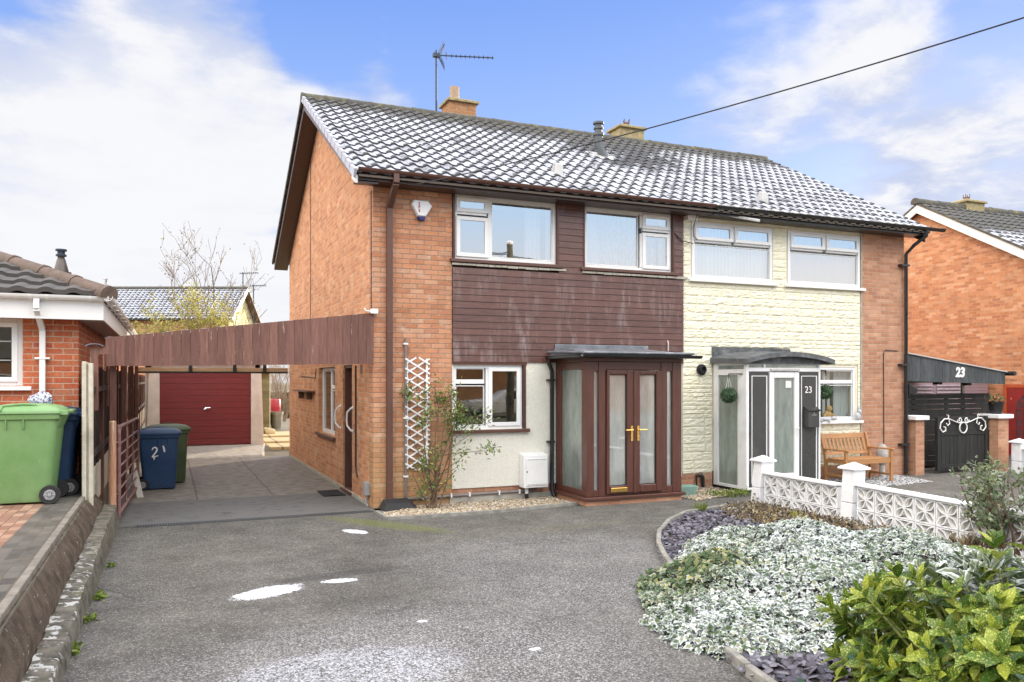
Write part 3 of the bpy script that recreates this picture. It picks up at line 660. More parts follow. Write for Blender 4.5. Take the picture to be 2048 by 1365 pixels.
mb.box(2.44, 2.485, -.02, .1, 1.1, 2.16); mb.box(1.24, 2.5, -.022, .1, 2.157, 2.2)
mb.build('trim', M['porch_brown'], house)
for h in holes:
    mb = MB(); x = h[0]-.05
    while x < h[1]+.08:
        w = random.uniform(.1, .3); mb.box(x, x+w*.97, -.048, -.02, h[2]-.045-random.uniform(0,.012), h[2]-.012); x += w
    mb.build('mortar_bed', M['concrete'], house, bevel=.005)
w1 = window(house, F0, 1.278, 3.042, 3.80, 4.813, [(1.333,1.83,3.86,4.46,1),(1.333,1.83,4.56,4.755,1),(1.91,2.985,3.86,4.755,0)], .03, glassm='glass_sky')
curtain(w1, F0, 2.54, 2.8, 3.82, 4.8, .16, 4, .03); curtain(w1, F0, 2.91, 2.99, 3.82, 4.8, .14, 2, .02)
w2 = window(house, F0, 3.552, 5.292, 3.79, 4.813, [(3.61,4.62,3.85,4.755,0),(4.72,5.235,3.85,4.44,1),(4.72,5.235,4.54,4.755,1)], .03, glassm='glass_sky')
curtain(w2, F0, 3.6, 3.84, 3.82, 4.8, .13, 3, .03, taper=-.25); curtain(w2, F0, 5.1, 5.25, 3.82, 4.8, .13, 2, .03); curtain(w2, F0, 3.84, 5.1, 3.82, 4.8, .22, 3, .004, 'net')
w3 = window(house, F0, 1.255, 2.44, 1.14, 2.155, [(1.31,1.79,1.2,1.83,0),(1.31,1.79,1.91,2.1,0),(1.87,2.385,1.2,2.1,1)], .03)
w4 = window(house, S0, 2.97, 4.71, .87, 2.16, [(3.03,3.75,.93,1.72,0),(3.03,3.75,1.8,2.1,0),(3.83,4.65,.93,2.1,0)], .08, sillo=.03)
for ww, fn, a, b, c, d in ((w1,F0,1.0,5.5,3.6,4.85),(w3,F0,.9,2.7,1.0,2.25),(w4,S0,2.7,5,.7,2.3)):
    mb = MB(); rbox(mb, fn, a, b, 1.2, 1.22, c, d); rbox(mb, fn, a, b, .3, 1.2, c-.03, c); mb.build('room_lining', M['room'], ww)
mb = MB(); rbox(mb, S0, 1.53, 2.2, .13, .17, .06, 2.12); dr = mb.build('door', M['brown_pvc'], house)
mb = MB(); rbox(mb, S0, 1.64, 2.09, .118, .13, 1.1, 2.0); rbox(mb, S0, 1.64, 2.09, .118, .13, .3, .95); mb.build('pane', M['glass'], dr)
mb = MB(); rbox(mb, S0, 1.49, 1.53, .03, .2, .05, 2.17); rbox(mb, S0, 2.2, 2.24, .03, .2, .05, 2.17); rbox(mb, S0, 1.53, 2.2, .03, .2, 2.12, 2.17); rbox(mb, S0, 1.45, 2.28, -.05, .2, .01, .05); mb.build('door_frame', M['brown_pvc'], dr)
# eaves
mb = MB(); mb.box(-.3, 5.9, -.33, .0-.002, 4.80, 4.815); mb.box(-.3, 5.9, -.34, -.318, 4.795, 4.93); mb.build('soffit', M['brown_soffit'], house)
def half_gutter(mb, x0, x1, y, z, r=.058, n=9):
    ring = lambda x: [(x, y+r*math.cos(t), z+r*math.sin(t)) for t in lin(PI, 2*PI, n)]+[(x, y+(r-.008)*math.cos(t), z+(r-.008)*math.sin(t)) for t in lin(2*PI, PI, n)]
    mb.loft([ring(x0), ring(x1)])
mb = MB(); half_gutter(mb, -.32, 5.9, -.405, 4.95)
g = mb.build('gutter', M['brown_pvc'], house, smooth=True)
for x in (.1,.75,1.6,2.5,3.4,4.1,4.3,5.0,5.6): mb = MB(); half_gutter(mb, x, x+.035, -.405, 4.95, .066); mb.build('bracket', M['brown_pvc'], g)
mb = MB(); sq = .034
def sqtube(mb, pts, w):
    for p, q in zip(pts, pts[1:]): mb.bar(p, q, w, w, (1,0,0))
sqtube(mb, [(.24,-.405,4.92),(.24,-.405,4.78),(.235,-.05,4.5),(.235,-.05,.06)], .085)
for z in (4.42, 2.6, .35): mb.box(.19, .28, -.094, 0, z, z+.05)
mb.build('downpipe', M['brown_pvc'], house, bevel=.006)
# verge: barge board, soffit, pale verge units
def along(p, q, fn): return fn
mb = MB(); E2, R2, K2 = (-.36, 4.85), (4.45, 7.455), (9.27, 4.87)
mb.prism([(E2[0],E2[1]-.0),(R2[0],R2[1]),(K2[0],K2[1]),(K2[0],K2[1]-.17),(R2[0],R2[1]-.19),(E2[0]+.02,E2[1]-.1)], -.33, -.305, yz)
mb.prism([(-.33,4.78),(4.45,7.30),(9.25,4.73),(9.25,4.70),(4.45,7.27),(-.33,4.755)], -.305, -.004, yz)
mb.build('barge_board', M['brown_soffit'], house)
mb = MB(); mb.hexa(((-.352,-.37,4.80),(-.336,-.37,4.80),(-.336,4.45,7.40),(-.352,4.45,7.40),(-.352,-.37,4.835),(-.336,-.37,4.835),(-.336,4.45,7.437),(-.352,4.45,7.437)))
mb.hexa(((-.34,-.36,4.74),(-.31,-.36,4.74),(-.31,-.1,4.86),(-.34,-.1,4.86),(-.34,-.38,4.85),(-.31,-.38,4.85),(-.31,-.1,5.0),(-.34,-.1,5.0))); mb.build('verge_trim', M['white_trim'], house)
rf = new_roof(); tile_slope(rf, -.36, 5.52, EAVE, RIDGE, 17, .218)
rf_o = roof_obj('roof', rf, M['roof'], house)
rb = new_roof(); tile_slope(rb, -.36, 5.52, REAR, (4.47, 7.5), 17, .42, 4); roof_obj('roof', rb, M['roof_bare'], house)
mb = MB(); mb.prism([(-.4,4.86),(4.45,7.46),(9.3,4.88),(9.3,4.85),(4.45,7.42),(-.4,4.83)], -.3, 5.52, yz); mb.build('roof_deck', M['room'], house)
mb = MB(); ridge_tiles(mb, -.38, 5.5, 4.46, 7.5); mb.build('ridge_tiles', M['ridge'], rf_o, smooth=True)
mb = MB(); e, r = V((0,*EAVE)), V((0,*RIDGE)); dn = (r-e).normalized(); nn = V((0,-dn.z,dn.y)); L = (r-e).length
for i in range(17):
    a = e+dn*(i*L/17-.02); b = e+dn*((i+1)*L/17+.012); h0, h1 = .05, .028
    mb.hexa([(-.38,(a-nn*.085).y,(a-nn*.085).z),(-.352,(a-nn*.085).y,(a-nn*.085).z),(-.352,(b-nn*.085).y,(b-nn*.085).z),(-.38,(b-nn*.085).y,(b-nn*.085).z),
             (-.38,(a+nn*h0).y,(a+nn*h0).z),(-.33,(a+nn*h0).y,(a+nn*h0).z),(-.33,(b+nn*h1).y,(b+nn*h1).z),(-.38,(b+nn*h1).y,(b+nn*h1).z)])
mb.build('verge_cap', M['verge_grey'], rf_o, bevel=.004)
mb = MB(); e, r = V((0,*REAR)), V((0,4.47,7.5)); dn = (r-e).normalized(); nn = V((0,dn.z,-dn.y)); nn = nn if nn.z > 0 else -nn
for i in range(17):
    a = e+dn*(i*L/17-.02); b = e+dn*((i+1)*L/17+.012)
    mb.hexa([(-.38,(a-nn*.05).y,(a-nn*.05).z),(-.34,(a-nn*.05).y,(a-nn*.05).z),(-.34,(b-nn*.05).y,(b-nn*.05).z),(-.38,(b-nn*.05).y,(b-nn*.05).z),
             (-.38,(a+nn*.05).y,(a+nn*.05).z),(-.3,(a+nn*.05).y,(a+nn*.05).z),(-.3,(b+nn*.03).y,(b+nn*.03).z),(-.38,(b+nn*.03).y,(b+nn*.03).z)])
mb.build('verge_cap', M['ridge'], rf_o)
def chimney(parent, x0, x1, y0, y1, z0, z1, matb, pot=True, cowl=False):
    mb = MB(); mb.box(x0, x1, y0, y1, z0, z1); c = mb.build('chimney', matb, parent)
    mb = MB(); mb.box(x0-.06, x1+.06, y0-.06, y1+.06, z1, z1+.06)
    mb.hexa(((x0-.04,y0-.04,z1+.06),(x1+.04,y0-.04,z1+.06),(x1+.04,y1+.04,z1+.06),(x0-.04,y1+.04,z1+.06),(x0+.1,y0+.1,z1+.12),(x1-.1,y0+.1,z1+.12),(x1-.1,y1-.1,z1+.12),(x0+.1,y1-.1,z1+.12)))
    mb.build('chimney_cap', M['lichen_stone'], c, bevel=.01)
    mx, my = (x0+x1)/2, (y0+y1)/2
    if pot: MB().lathe((mx-.1,my,z1+.05), [(.105,0),(.1,.32),(.11,.34),(.11,.36),(.085,.36),(.085,.1)], 18).build('chimney_pot', M['pot'], c, smooth=True)
    if cowl:
        mb = MB().lathe((mx,my,z1+.1), [(.07,0),(.07,.12),(.03,.12)], 12)
        for k in range(4): a = k*PI/2+.4; mb.tube([(mx+.07*math.cos(a),my+.07*math.sin(a),z1+.1),(mx+.09*math.cos(a),my+.09*math.sin(a),z1+.3)], .012, 6)
        mb.build('chimney_cowl', M['rust'], c)
    return c
chimney(house, 2.88, 3.5, 4.95, 5.5, 6.9, 8.05, M['brick_old'])
# boiler flue and little roof vent
def roof_z(y): return EAVE[1]+(y-EAVE[0])*(RIDGE[1]-EAVE[1])/(RIDGE[0]-EAVE[0])
def slate_vent(parent, x, y):
    z = roof_z(y); mb = MB(); mb.hexa(((x-.08,y-.04,z),(x+.08,y-.04,z),(x+.08,y+.16,z+.08),(x-.08,y+.16,z+.08),(x-.07,y-.04,z+.2),(x+.07,y-.04,z+.2),(x+.07,y+.04,z+.24),(x-.07,y+.04,z+.24)))
    return mb.build('roof_vent', M['pale_metal'], parent, bevel=.006)
fx, fy = 5.18, 2.41; fz = roof_z(fy)
mb = MB().tube([(fx+.12,fy-.05,fz-.05),(fx+.02,fy,fz+.2),(fx,fy,fz+.3),(fx,fy,fz+.44)], .085, 14); mb.tube([(fx,fy,fz+.41),(fx,fy,fz+.43),(fx,fy,fz+.48)], [.09,.11,.11], 14)
mb.tube([(fx,fy,fz+.48),(fx,fy,fz+.67)], .075, 14); mb.tube([(fx,fy,fz+.56),(fx,fy,fz+.59)], .1, 14); mb.tube([(fx,fy,fz+.66),(fx,fy,fz+.7)], .11, 14)
fl = mb.build('flue_pipe', plain('flue_grey', (.09,.1,.105), .45, .15, 4), house, smooth=True)
mb = MB(); mb.hexa([(fx+dx, fy+dy, roof_z(fy+dy)+h) for h in (.02,.05) for dx, dy in ((-.2,-.22),(.35,-.22),(.35,.2),(-.2,.2))]); mb.build('flashing', M['pale_metal'], fl, bevel=.01)
slate_vent(house, 3.36, .57)
# cables and grab rails on the gable
for pts, r_ in (([(-.012,5.64,6.65),(-.012,5.64,2.4)], .006), ([(-.012,.08,4.75),(-.012,.08,2.9)], .007), ([(-.012,1.15,2.15),(-.012,1.15,.5),(-.012,1.05,.36)], .016), ([(-.012,6.9,2.0),(-.012,5.0,1.96),(-.012,4.95,2.15)], .008)):
    MB().tube(pts, r_, 6).build('wall_cable', M['wire'], house)
for y in (2.42, 1.42):
    mb = MB().tube([(-.0,y,1.46),(-.03,y+.0,1.45),(-.08,y+.07,1.38),(-.085,y+.09,1.26),(-.08,y+.07,1.16),(-.03,y,1.08),(0,y,1.07)], .016, 8)
    mb.lathe((-.006,y,1.46), [(.03,-.006),(.03,.006)], 10, axis='x'); mb.lathe((-.006,y,1.07), [(.03,-.006),(.03,.006)], 10, axis='x')
    mb.build('grab_rail', M['white_pvc'], house, smooth=True)
mb = MB(); mb.box(-.08, 0, .2, .34, .17, .37); mb.tube([(-.04,.27,.2),(-.04,.27,.05),(-.02,.24,.0)], .018, 8); mb.build('outside_socket', M['grey_plastic'], house, bevel=.008)
mb = MB(); mb.box(-.004, .02, .7, .88, 2.02, 2.16); mb.build('air_brick', M['rust'], house)
# copper/grey conduit on the front pier
mb = MB().tube([(.49,-.03,2.55),(.49,-.03,.16),(.53,-.03,.12),(2.3,-.03,.135),(2.62,-.03,.14),(2.7,-.03,.2)], .02, 8); cdt = mb.build('conduit', M['grey_conduit'], house, smooth=True)
for z in (2.45,1.33,.45): mb = MB(); mb.box(.455,.525,-.055,0,z,z+.025); mb.build('clip', M['white_pvc'], cdt)
for x in (.75,1.2,1.5,2.0,2.35): mb = MB(); mb.box(x,x+.025,-.055,0,.1,.165); mb.build('clip', M['white_pvc'], cdt)
mb = MB(); mb.hexa(((.08,-.3,0),(.62,-.34,0),(.66,-.05,0),(.06,-.02,0),(.16,-.24,.1),(.5,-.26,.1),(.5,-.06,.15),(.14,-.04,.15))); mb.build('gully_cover', M['black_rubber'], house, bevel=.02)
mb = MB().tube([(5.18,-.03,2.6),(5.18,-.05,2.55),(5.18,-.05,2.42),(5.18,-.03,2.38)], .012, 8); mb.build('cladding_hook', M['pale_metal'], house)

# ------------------------------------------------------------------ house 23
h23 = wthing('stone_clad_house', 'brick semi with pale yellow stone cladding and white curved-roof porch', 'house', (5.52,0,0))
for a, b in ((5.52, 6.16), (7.8, 9.705)): mb = MB(); mb.box(a, b, .012, .2, 0, .26); mb.build('plinth', M['brick_pink'], h23)
mb = MB()
mb.box(9.71, 10.87, 0, .25, 0, 4.86); mb.box(10.62, 10.87, .25, 8.9, 0, 4.9); mb.prism([(.25,4.9),(8.9,4.9),(4.45,7.35)], 10.62, 10.87, yz); mb.box(5.52, 10.62, 8.68, 8.93, 0, 4.9)
mb.build('brick_wall', M['brick_pink'], h23)
Y1, Y2, Y3 = (5.713,7.513,3.715,4.735), (7.88,9.684,3.715,4.735), (7.95,9.6,1.13,2.165)
mb = MB(); panel(mb, front(.03), 5.52, 9.71, .28, 4.84, [(a, b, c-.05, d+.0) for a, b, c, d in (Y1, Y2)]+[(Y3[0], Y3[1], Y3[2], Y3[3]), (6.4, 7.6, .2, 2.1)], .2); mb.build('backing_wall', M['yellow_stone'], h23)
from mathutils import noise as mnoise
# split-face stone slips: random courses, each with its own chipped face
mb = MB(); z = .26; hs = []
while z < 4.82: h = random.choice((.075,.075,.15,.15,.15)); hs.append((z, min(z+h, 4.84))); z += h
def slip(x0, x1, z0, z1):
    nx, nz = max(3, int((x1-x0)/.04)), 6 if z1-z0 > .1 else 4; g = .0018; base = len(mb.v); seed = random.random()*99
    for j in range(nz+1):
        for i in range(nx+1):
            e = i in (0, nx) or j in (0, nz)
            xx_, zz_ = x0+(x1-x0)*i/nx, z0+(z1-z0)*j/nz; y = .014 if e else .009-.02*abs(mnoise.noise((xx_*7+seed, zz_*17, seed)))-.012*mnoise.noise((xx_*21, zz_*40, seed))-.004*random.random()
            mb.v.append((x0+g+(x1-x0-2*g)*i/nx, y, z0+g*.8+(z1-z0-1.6*g)*j/nz+(0 if e else random.uniform(-.004,.004))))
    for j in range(nz):
        for i in range(nx): a = base+j*(nx+1)+i; mb.f.append((a, a+1, a+nx+2, a+nx+1)); mb.m.append(0)
    for (xa, xb) in ((x0+g, x1-g),): mb.quad((xa,.03,z0+g*.8),(xb,.03,z0+g*.8),(xb,.016,z0+g*.8),(xa,.016,z0+g*.8))
for za, zb in hs:
    zc = (za+zb)/2; segs = [(5.525, 9.705)]
    for (a, b, c, d) in ((5.7,7.53,3.68,4.75),(7.86,9.71,3.68,4.75),(7.9,9.64,1.1,2.18),(6.16,7.82,0,2.32),(6.15,7.92,2.3,2.49)):
        if c < zc < d: segs = [s for q in segs for s in ((q[0], min(q[1], a)), (max(q[0], b), q[1])) if s[1]-s[0] > .03]
    for (a, b) in segs:
        x = a
        while x < b-1e-6:
            w = random.uniform(.22, .55); w = b-x if b-x-w < .14 else w; slip(x, min(x+w, b), za, zb); x += w
mb.build('stone_cladding', M['yellow_stone'], h23)
mb = MB(); mb.box(9.706, 9.73, -.012, .05, .3, 4.8); mb.build('mortar_edge', M['concrete'], h23)
for (a, b, c, d), nm in ((Y1, 0), (Y2, 1)):
    mid = (a+b)/2; zt = 4.42
    w = window(h23, F0, a, b, c, d, [(a+.06,b-.06,c+.055,zt-.09,0),(a+.075,mid-.045,zt+.0,d-.06,2),(mid+.045,b-.075,zt+.0,d-.06,2)], .0, glassm='glass_sky', sillm='white_pvc', sillo=.02)
    curtain(w, F0, a+.06, b-.06, c+.05, d-.05, .11, 24 if nm == 0 else 8, .01, 'blind' if nm == 0 else 'curtain')
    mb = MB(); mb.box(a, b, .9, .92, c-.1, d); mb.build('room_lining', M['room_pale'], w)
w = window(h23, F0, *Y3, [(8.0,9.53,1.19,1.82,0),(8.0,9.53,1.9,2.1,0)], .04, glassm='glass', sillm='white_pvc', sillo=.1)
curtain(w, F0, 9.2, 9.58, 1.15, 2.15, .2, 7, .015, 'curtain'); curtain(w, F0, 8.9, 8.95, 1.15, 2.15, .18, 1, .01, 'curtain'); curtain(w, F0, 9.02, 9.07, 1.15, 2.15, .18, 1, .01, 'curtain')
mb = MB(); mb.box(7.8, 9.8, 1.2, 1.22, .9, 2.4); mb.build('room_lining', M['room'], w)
mb = MB(); mb.box(5.92, 11.12, -.33, -.002, 4.80, 4.815); mb.box(5.92, 11.12, -.34, -.318, 4.795, 4.93); mb.build('soffit', M['black_plastic'], h23)
mb = MB(); half_gutter(mb, 5.9, 11.5, -.405, 4.935); g = mb.build('gutter', M['black_plastic'], h23, smooth=True)
for x in (6.4,7.3,8.3,9.2,10.1,10.9): mb = MB(); half_gutter(mb, x, x+.035, -.405, 4.935, .066); mb.build('bracket', M['black_plastic'], g)
mb = MB().tube([(11.02,-.405,4.9),(11.02,-.405,4.78),(10.93,-.2,4.62),(10.86,-.06,4.45),(10.86,-.06,.04)], .036, 10)
for z in (4.2,2.2,.6): mb.box(10.7,10.92,-.1,-.0,z,z+.04)
mb.build('downpipe', M['black_plastic'], h23, smooth=True)
mb = MB(); mb.prism([(-.33,4.78),(4.45,7.38),(9.2,4.8),(9.2,4.65),(4.45,7.2),(-.33,4.66)], 11.05, 11.075, yz); mb.build('barge_board', M['black_plastic'], h23)
rf = new_roof(); tile_slope(rf, 5.52, 11.15, EAVE, RIDGE, 17, .218, u_off=.97)
rf_o = roof_obj('roof', rf, M['roof'], h23)
rb = new_roof(); tile_slope(rb, 5.52, 11.15, REAR, (4.47, 7.5), 17, .42, 4); roof_obj('roof', rb, M['roof_bare'], h23)
mb = MB(); mb.prism([(-.4,4.86),(4.45,7.46),(9.3,4.88),(9.3,4.85),(4.45,7.42),(-.4,4.83)], 5.52, 11.12, yz); mb.build('roof_deck', M['room'], h23)
mb = MB(); ridge_tiles(mb, 5.5, 11.17, 4.46, 7.5); mb.build('ridge_tiles', M['ridge'], rf_o, smooth=True)
mb = MB()
for x in lin(5.95, 11.0, 24): mb.lathe((x+.08,-.4,4.905), [(.075,0),(.07,.03)], 8, axis='y')
mb.build('eaves_mortar', M['concrete'], rf_o)
chimney(h23, 7.42, 8.1, 5.3, 5.85, 6.9, 8.14, M['lichen_stone'], False, True)
slate_vent(h23, 7.5, .22)
mb = MB().lathe((5.9,-.0,2.1), [(.1,-.04),(.1,-.012),(.065,-.03),(.065,-.09),(.05,-.09),(.05,-.02)], 16, axis='y'); mb.build('boiler_flue', M['black_rubber'], h23, smooth=True)
mb = MB().tube([(5.78,-.03,.24),(5.78,-.05,.02)], .016, 8); mb.tube([(5.84,.0,.23),(5.88,-.04,.235),(5.91,-.05,.2),(5.91,-.05,0)], .032, 8); mb.build('waste_pipe', M['black_plastic'], h23, smooth=True)
for pts in ([(10.7,-.012,2.5),(10.35,-.012,2.51),(10.3,-.012,2.45),(10.31,-.012,.4)], [(5.3,-.03,4.5),(5.45,-.05,4.36),(5.7,-.05,4.32)], [(5.62,-.32,4.86),(5.7,-.05,4.6),(5.72,-.04,4.45),(5.8,-.04,4.4)]): MB().tube(pts, .008, 6).build('wall_cable', M['wire'], h23)
mb = MB(); mb.box(5.55, 5.75, -.12, -.0, 4.8-.08, 4.8); mb.build('soffit_patch', M['white_trim'], h23)
MB().tube([(6.3,-.3,4.82),(6.9,-.36,4.76)], .025, 6).build('loose_trim', M['white_trim'], h23)
mb = MB(); mb.hexa(((10.9,-.1,1.6),(10.9,-.02,1.6),(11.08,-.06,1.66),(11.06,-.16,1.66),(10.9,-.1,1.85),(10.9,-.02,1.85),(11.1,-.06,1.74),(11.08,-.16,1.74))); mb.build('floodlight', M['black_plastic'], h23, bevel=.01)
mb = MB().lathe((10.9,.8,3.9), [(.12,-.03),(.12,.02),(.09,.04)], 16, axis='x'); mb.build('alarm_disc', M['white_pvc'], h23)
# ------------------------------------------------------------------ brown porch of 21
X0, X1, YP = 3.02, 4.735, -1.08
po = wthing('porch', 'brown framed glazed porch with double doors and gold handles', 'porch', (X0, 0, 0))
mb = MB(); mb.box(X0-.01, X1+.0, YP-.0, -.0, -.02, .085); mb.build('brick_base', M['brick_pink'], po, bevel=.004)
mb = MB(); mb.box(X0-.06, X1+.05, YP-.05, YP+.12, .086, .135); mb.box(X0-.06, X0+.1, YP+.12, .0, .086, .135); mb.box(X1-.1, X1+.05, YP+.12, 0, .086, .135); mb.build('sill', M['porch_brown_h'], po, bevel=.008)
mb = MB()
for (a, b) in ((X0, X0+.125), (3.225,3.345), (4.35,4.462), (4.562,X1)): mb.box(a, b, YP, YP+.09, .136, 2.2)
for (a, b) in ((X0+.125,3.225),(4.462,4.562)): mb.box(a, b, YP+.008, YP+.085, .136, .24); mb.box(a, b, YP+.008, YP+.085, 2.05, 2.2)
mb.box(3.345, 4.35, YP+.01, YP+.085, 2.07, 2.2); mb.box(3.345, 4.35, YP+.01, YP+.085, .136, .165)
for s in (X0, X1-.09):
    mb.box(s+.004, s+.086, -.1, -.0, .136, 2.2); mb.box(s+.008, s+.082, YP+.09, -.1, .136, .22); mb.box(s+.008, s+.082, YP+.09, -.1, 2.08, 2.2)
    mb.box(s+.012, s+.078, YP+.09, YP+.2, .22, 2.08); mb.box(s+.012, s+.078, -.17, -.1, .22, 2.08)
mb.build('frame', M['porch_brown'], po, bevel=.008)
mb = MB(); mb.box(X0-.012, X1+.015, YP-.012, .0, 2.2, 2.275); mb.build('header', M['porch_brown_h'], po, bevel=.008)
mb = MB()
for (a, b) in ((X0+.125,3.225),(4.462,4.562)): mb.quad((a,YP+.045,.24),(b,YP+.045,.24),(b,YP+.045,2.05),(a,YP+.045,2.05))
mb.build('pane', M['door_glass'], po)
for s in (X0+.045, X1-.045):
    mb = MB(); mb.quad((s,YP+.2,.22),(s,-.17,.22),(s,-.17,2.08),(s,YP+.2,2.08)); mb.build('pane', M['glass_in'], po)
for (a, b, ga, gb, hx) in ((3.35,3.848,3.405,3.71,3.79),(3.852,4.346,3.945,4.245,3.905)):
    mb = MB(); y0, y1 = YP-.026, YP+.05; a, b = a+.006, b-.004
    mb.box(a, ga, y0, y1, .17, 2.065); mb.box(gb, b, y0, y1, .17, 2.065); mb.box(ga, gb, y0, y1, .17, .29); mb.box(ga, gb, y0, y1, 2.0, 2.065)
    d = mb.build('door', M['porch_brown'], po, bevel=.012)
    mb = MB(); mb.quad((ga,YP+.02,.29),(gb,YP+.02,.29),(gb,YP+.02,2.0),(ga,YP+.02,2.0)); mb.build('pane', M['door_glass'], d)
    mb = MB(); q = .009
    for (p0, p1, r0, r1) in ((ga,ga+q,.29,2.0),(gb-q,gb,.29,2.0),(ga+q,gb-q,.29,.29+q),(ga+q,gb-q,2.0-q,2.0)): mb.box(p0, p1, YP+.004, YP+.018, r0, r1)
    mb.build('gasket', M['black_plastic'], d)
    mb = MB(); rr = .02; mb.prism([(hx+.021*math.cos(t), (1.19 if math.sin(t) > 0 else .99)+.021*math.sin(t)) for t in lin(0, 2*PI*15/16, 16)], y0-.012, y0, lambda p, q, e: (p, e, q))
    s = -1 if hx < 3.84 else 1; mb.tube([(hx,y0-.01,1.145),(hx,y0-.05,1.145),(hx+s*.13,y0-.055,1.145)], .0105, 8); mb.lathe((hx,y0-.012,1.03), [(.012,-.008),(.012,.002)], 10, axis='y')
    mb.build('handle', M['gold'], d, smooth=True)
    if hx < 3.84:
        mb = MB(); mb.box(3.42, 3.71, y0-.012, y0, .195, .262); mb.build('letterbox', M['gold'], d, bevel=.006)
mb = MB(); mb.box(3.825, 3.872, YP-.042, YP-.027, .17, 2.06); mb.build('astragal', M['porch_brown'], po, bevel=.006)
mb = MB(); a, b, c, d = X0-.13, X1+.14, YP-.13, .0
mb.hexa(((a,c,2.277),(b,c,2.277),(b,d,2.277),(a,d,2.277),(a+.03,c+.03,2.33),(b-.03,c+.03,2.33),(b-.12,d-.02,2.44),(a+.12,d-.02,2.44)))
mb.tube([(a,c,2.33),(b,c,2.33)], .022, 8); mb.tube([(a,c,2.33),(a,d,2.37)], .022, 8); mb.tube([(a+.03,c+.03,2.335),(a+.15,-.05,2.44)], .02, 8)
mb.box(a+.1, b-.1, -.05, -.034, 2.4, 2.5); rfp = mb.build('roof', M['lead'], po, bevel=.01)
mb = MB(); half_gutter(mb, a-.05, b+.1, c-.05, 2.3, .05)
ring = lambda y: [(a-.04+.05*math.cos(t), y, 2.3+.05*math.sin(t)) for t in lin(PI, 2*PI, 9)]+[(a-.04+.042*math.cos(t), y, 2.3+.042*math.sin(t)) for t in lin(2*PI, PI, 9)]
mb.loft([ring(c), ring(-.06)]); mb.build('gutter', M['black_plastic'], po, smooth=True)
mb = MB().tube([(a-.02,-.08,2.28),(a-.02,-.08,2.18),(2.93,-.06,2.06),(2.93,-.06,.15),(2.95,-.1,.04)], .034, 10)
for z in (1.9, .9): mb.box(2.85, 2.97, -.1, 0, z, z+.03)
mb.build('downpipe', M['black_plastic'], po, smooth=True)
mb = MB(); mb.box(X0+.1, X1-.1, -.02, -.008, .1, 2.2); mb.box(X0+.1, X1-.1, -.9, -.02, .09, .1); mb.build('back_wall', M['room_pale'], po)
mb = MB(); mb.box(X0+.12, X0+.16, -.8, -.2, .1, .5); mb.box(X0+.12, X0+.5, -.8, -.2, .46, .5); mb.hexa(((3.2,-.22,.5),(3.7,-.22,.5),(3.7,-.17,.5),(3.2,-.17,.5),(3.22,-.14,.85),(3.68,-.14,.85),(3.68,-.1,.85),(3.22,-.1,.85))); tag(mb.build('chair', plain('grey_chair', (.1,.11,.12), .7), bevel=.02, loc=(3.3,-.5,.1)), 'grey chair standing inside the brown glazed porch', 'chair')

# meter box
mt = wthing('meter_box', 'white meter box on cream rendered wall beside black downpipe', 'meter box', (2.6, -.2, .2))
mb = MB(); mb.hexa(((2.37,-.2,.2),(2.80,-.2,.2),(2.80,-.005,.2),(2.37,-.005,.2),(2.37,-.185,.72),(2.80,-.185,.72),(2.80,-.005,.75),(2.37,-.005,.75))); mb.build('case', M['white_pvc'], mt, bevel=.012)
mb = MB(); mb.box(2.405, 2.78, -.214, -.201, .235, .67); d = mb.build('door', M['white_trim'], mt, bevel=.006)
mb = MB()
for x in lin(2.43, 2.74, 14):
    mb.box(x, x+.012, -.217, -.2145, .25, .258); mb.box(x, x+.012, -.217, -.2145, .645, .653)
mb.lathe((2.42,-.216,.46), [(.012,-.003),(.012,.002)], 8, axis='y'); mb.build('lock', M['black_plastic'], d)
mb = MB().tube([(2.47,-.08,.2),(2.47,-.08,0)], .03, 8); mb.build('pipe', M['white_pvc'], mt)
mb = MB().tube([(2.47,-.08,.1),(2.47,-.08,-.01)], .033, 8); mb.build('pipe_sleeve', M['black_plastic'], mt)
mb = MB(); mb.box(5.0-.15, 5.28, -.78, -.5, 0, .02); mb.hexa(((4.88,-.8,.01),(5.2,-.8,.01),(5.2,-.62,.01),(4.88,-.62,.01),(4.85,-.83,.17),(5.24,-.83,.17),(5.24,-.6,.17),(4.85,-.6,.17))); tag(mb.build('plant_trough', plain('faded_green', (.2,.33,.27), .6), bevel=.01, loc=(5.05,-.7,0)), 'faded green plastic trough beside the brown porch', 'planter')

# alarm box
al = wthing('alarm_box', 'white triangular burglar alarm box with red lettering and blue strobe', 'alarm box', (.73, -.03, 4.49))
out = [(.57,4.575),(.615,4.645),(.835,4.645),(.905,4.57),(.80,4.40),(.785,4.345),(.685,4.345),(.665,4.40)]
inn = [(.605,4.57),(.635,4.625),(.82,4.625),(.87,4.565),(.775,4.41),(.70,4.41)]
mb = MB(); cx_, cz_ = .735, 4.52
sc = lambda p, s: (cx_+(p[0]-cx_)*s, cz_+(p[1]-cz_)*s)
oo = [(.57,4.575),(.615,4.645),(.835,4.645),(.905,4.57),(.80,4.395),(.67,4.395)]
mb.loft([[(x,-.0,z) for x, z in oo],[(x,-.05,z) for x, z in oo],[(*sc(p,.88)[:1],-.075,sc(p,.88)[1]) for p in oo]]); mb.build('case', M['white_pvc'], al, bevel=.006)
bb = [(.67,4.394),(.80,4.394),(.785,4.35),(.755,4.335),(.715,4.335),(.685,4.35)]
mb = MB(); mb.loft([[(x,-.0,z) for x, z in bb],[(x,-.05,z) for x, z in bb],[(.735+(x-.735)*.8,-.073,4.37+(z-4.37)*.8) for x, z in bb]]); mb.build('strobe', M['alarm_blue'], al, bevel=.004)
for i, ch in enumerate('SPS'): text_mesh('lettering', ch, .062, M['letter_red'], al, (.69,-.0765,4.585-.053*i), (1,0,0), (0,0,1), .001, 0, .002)

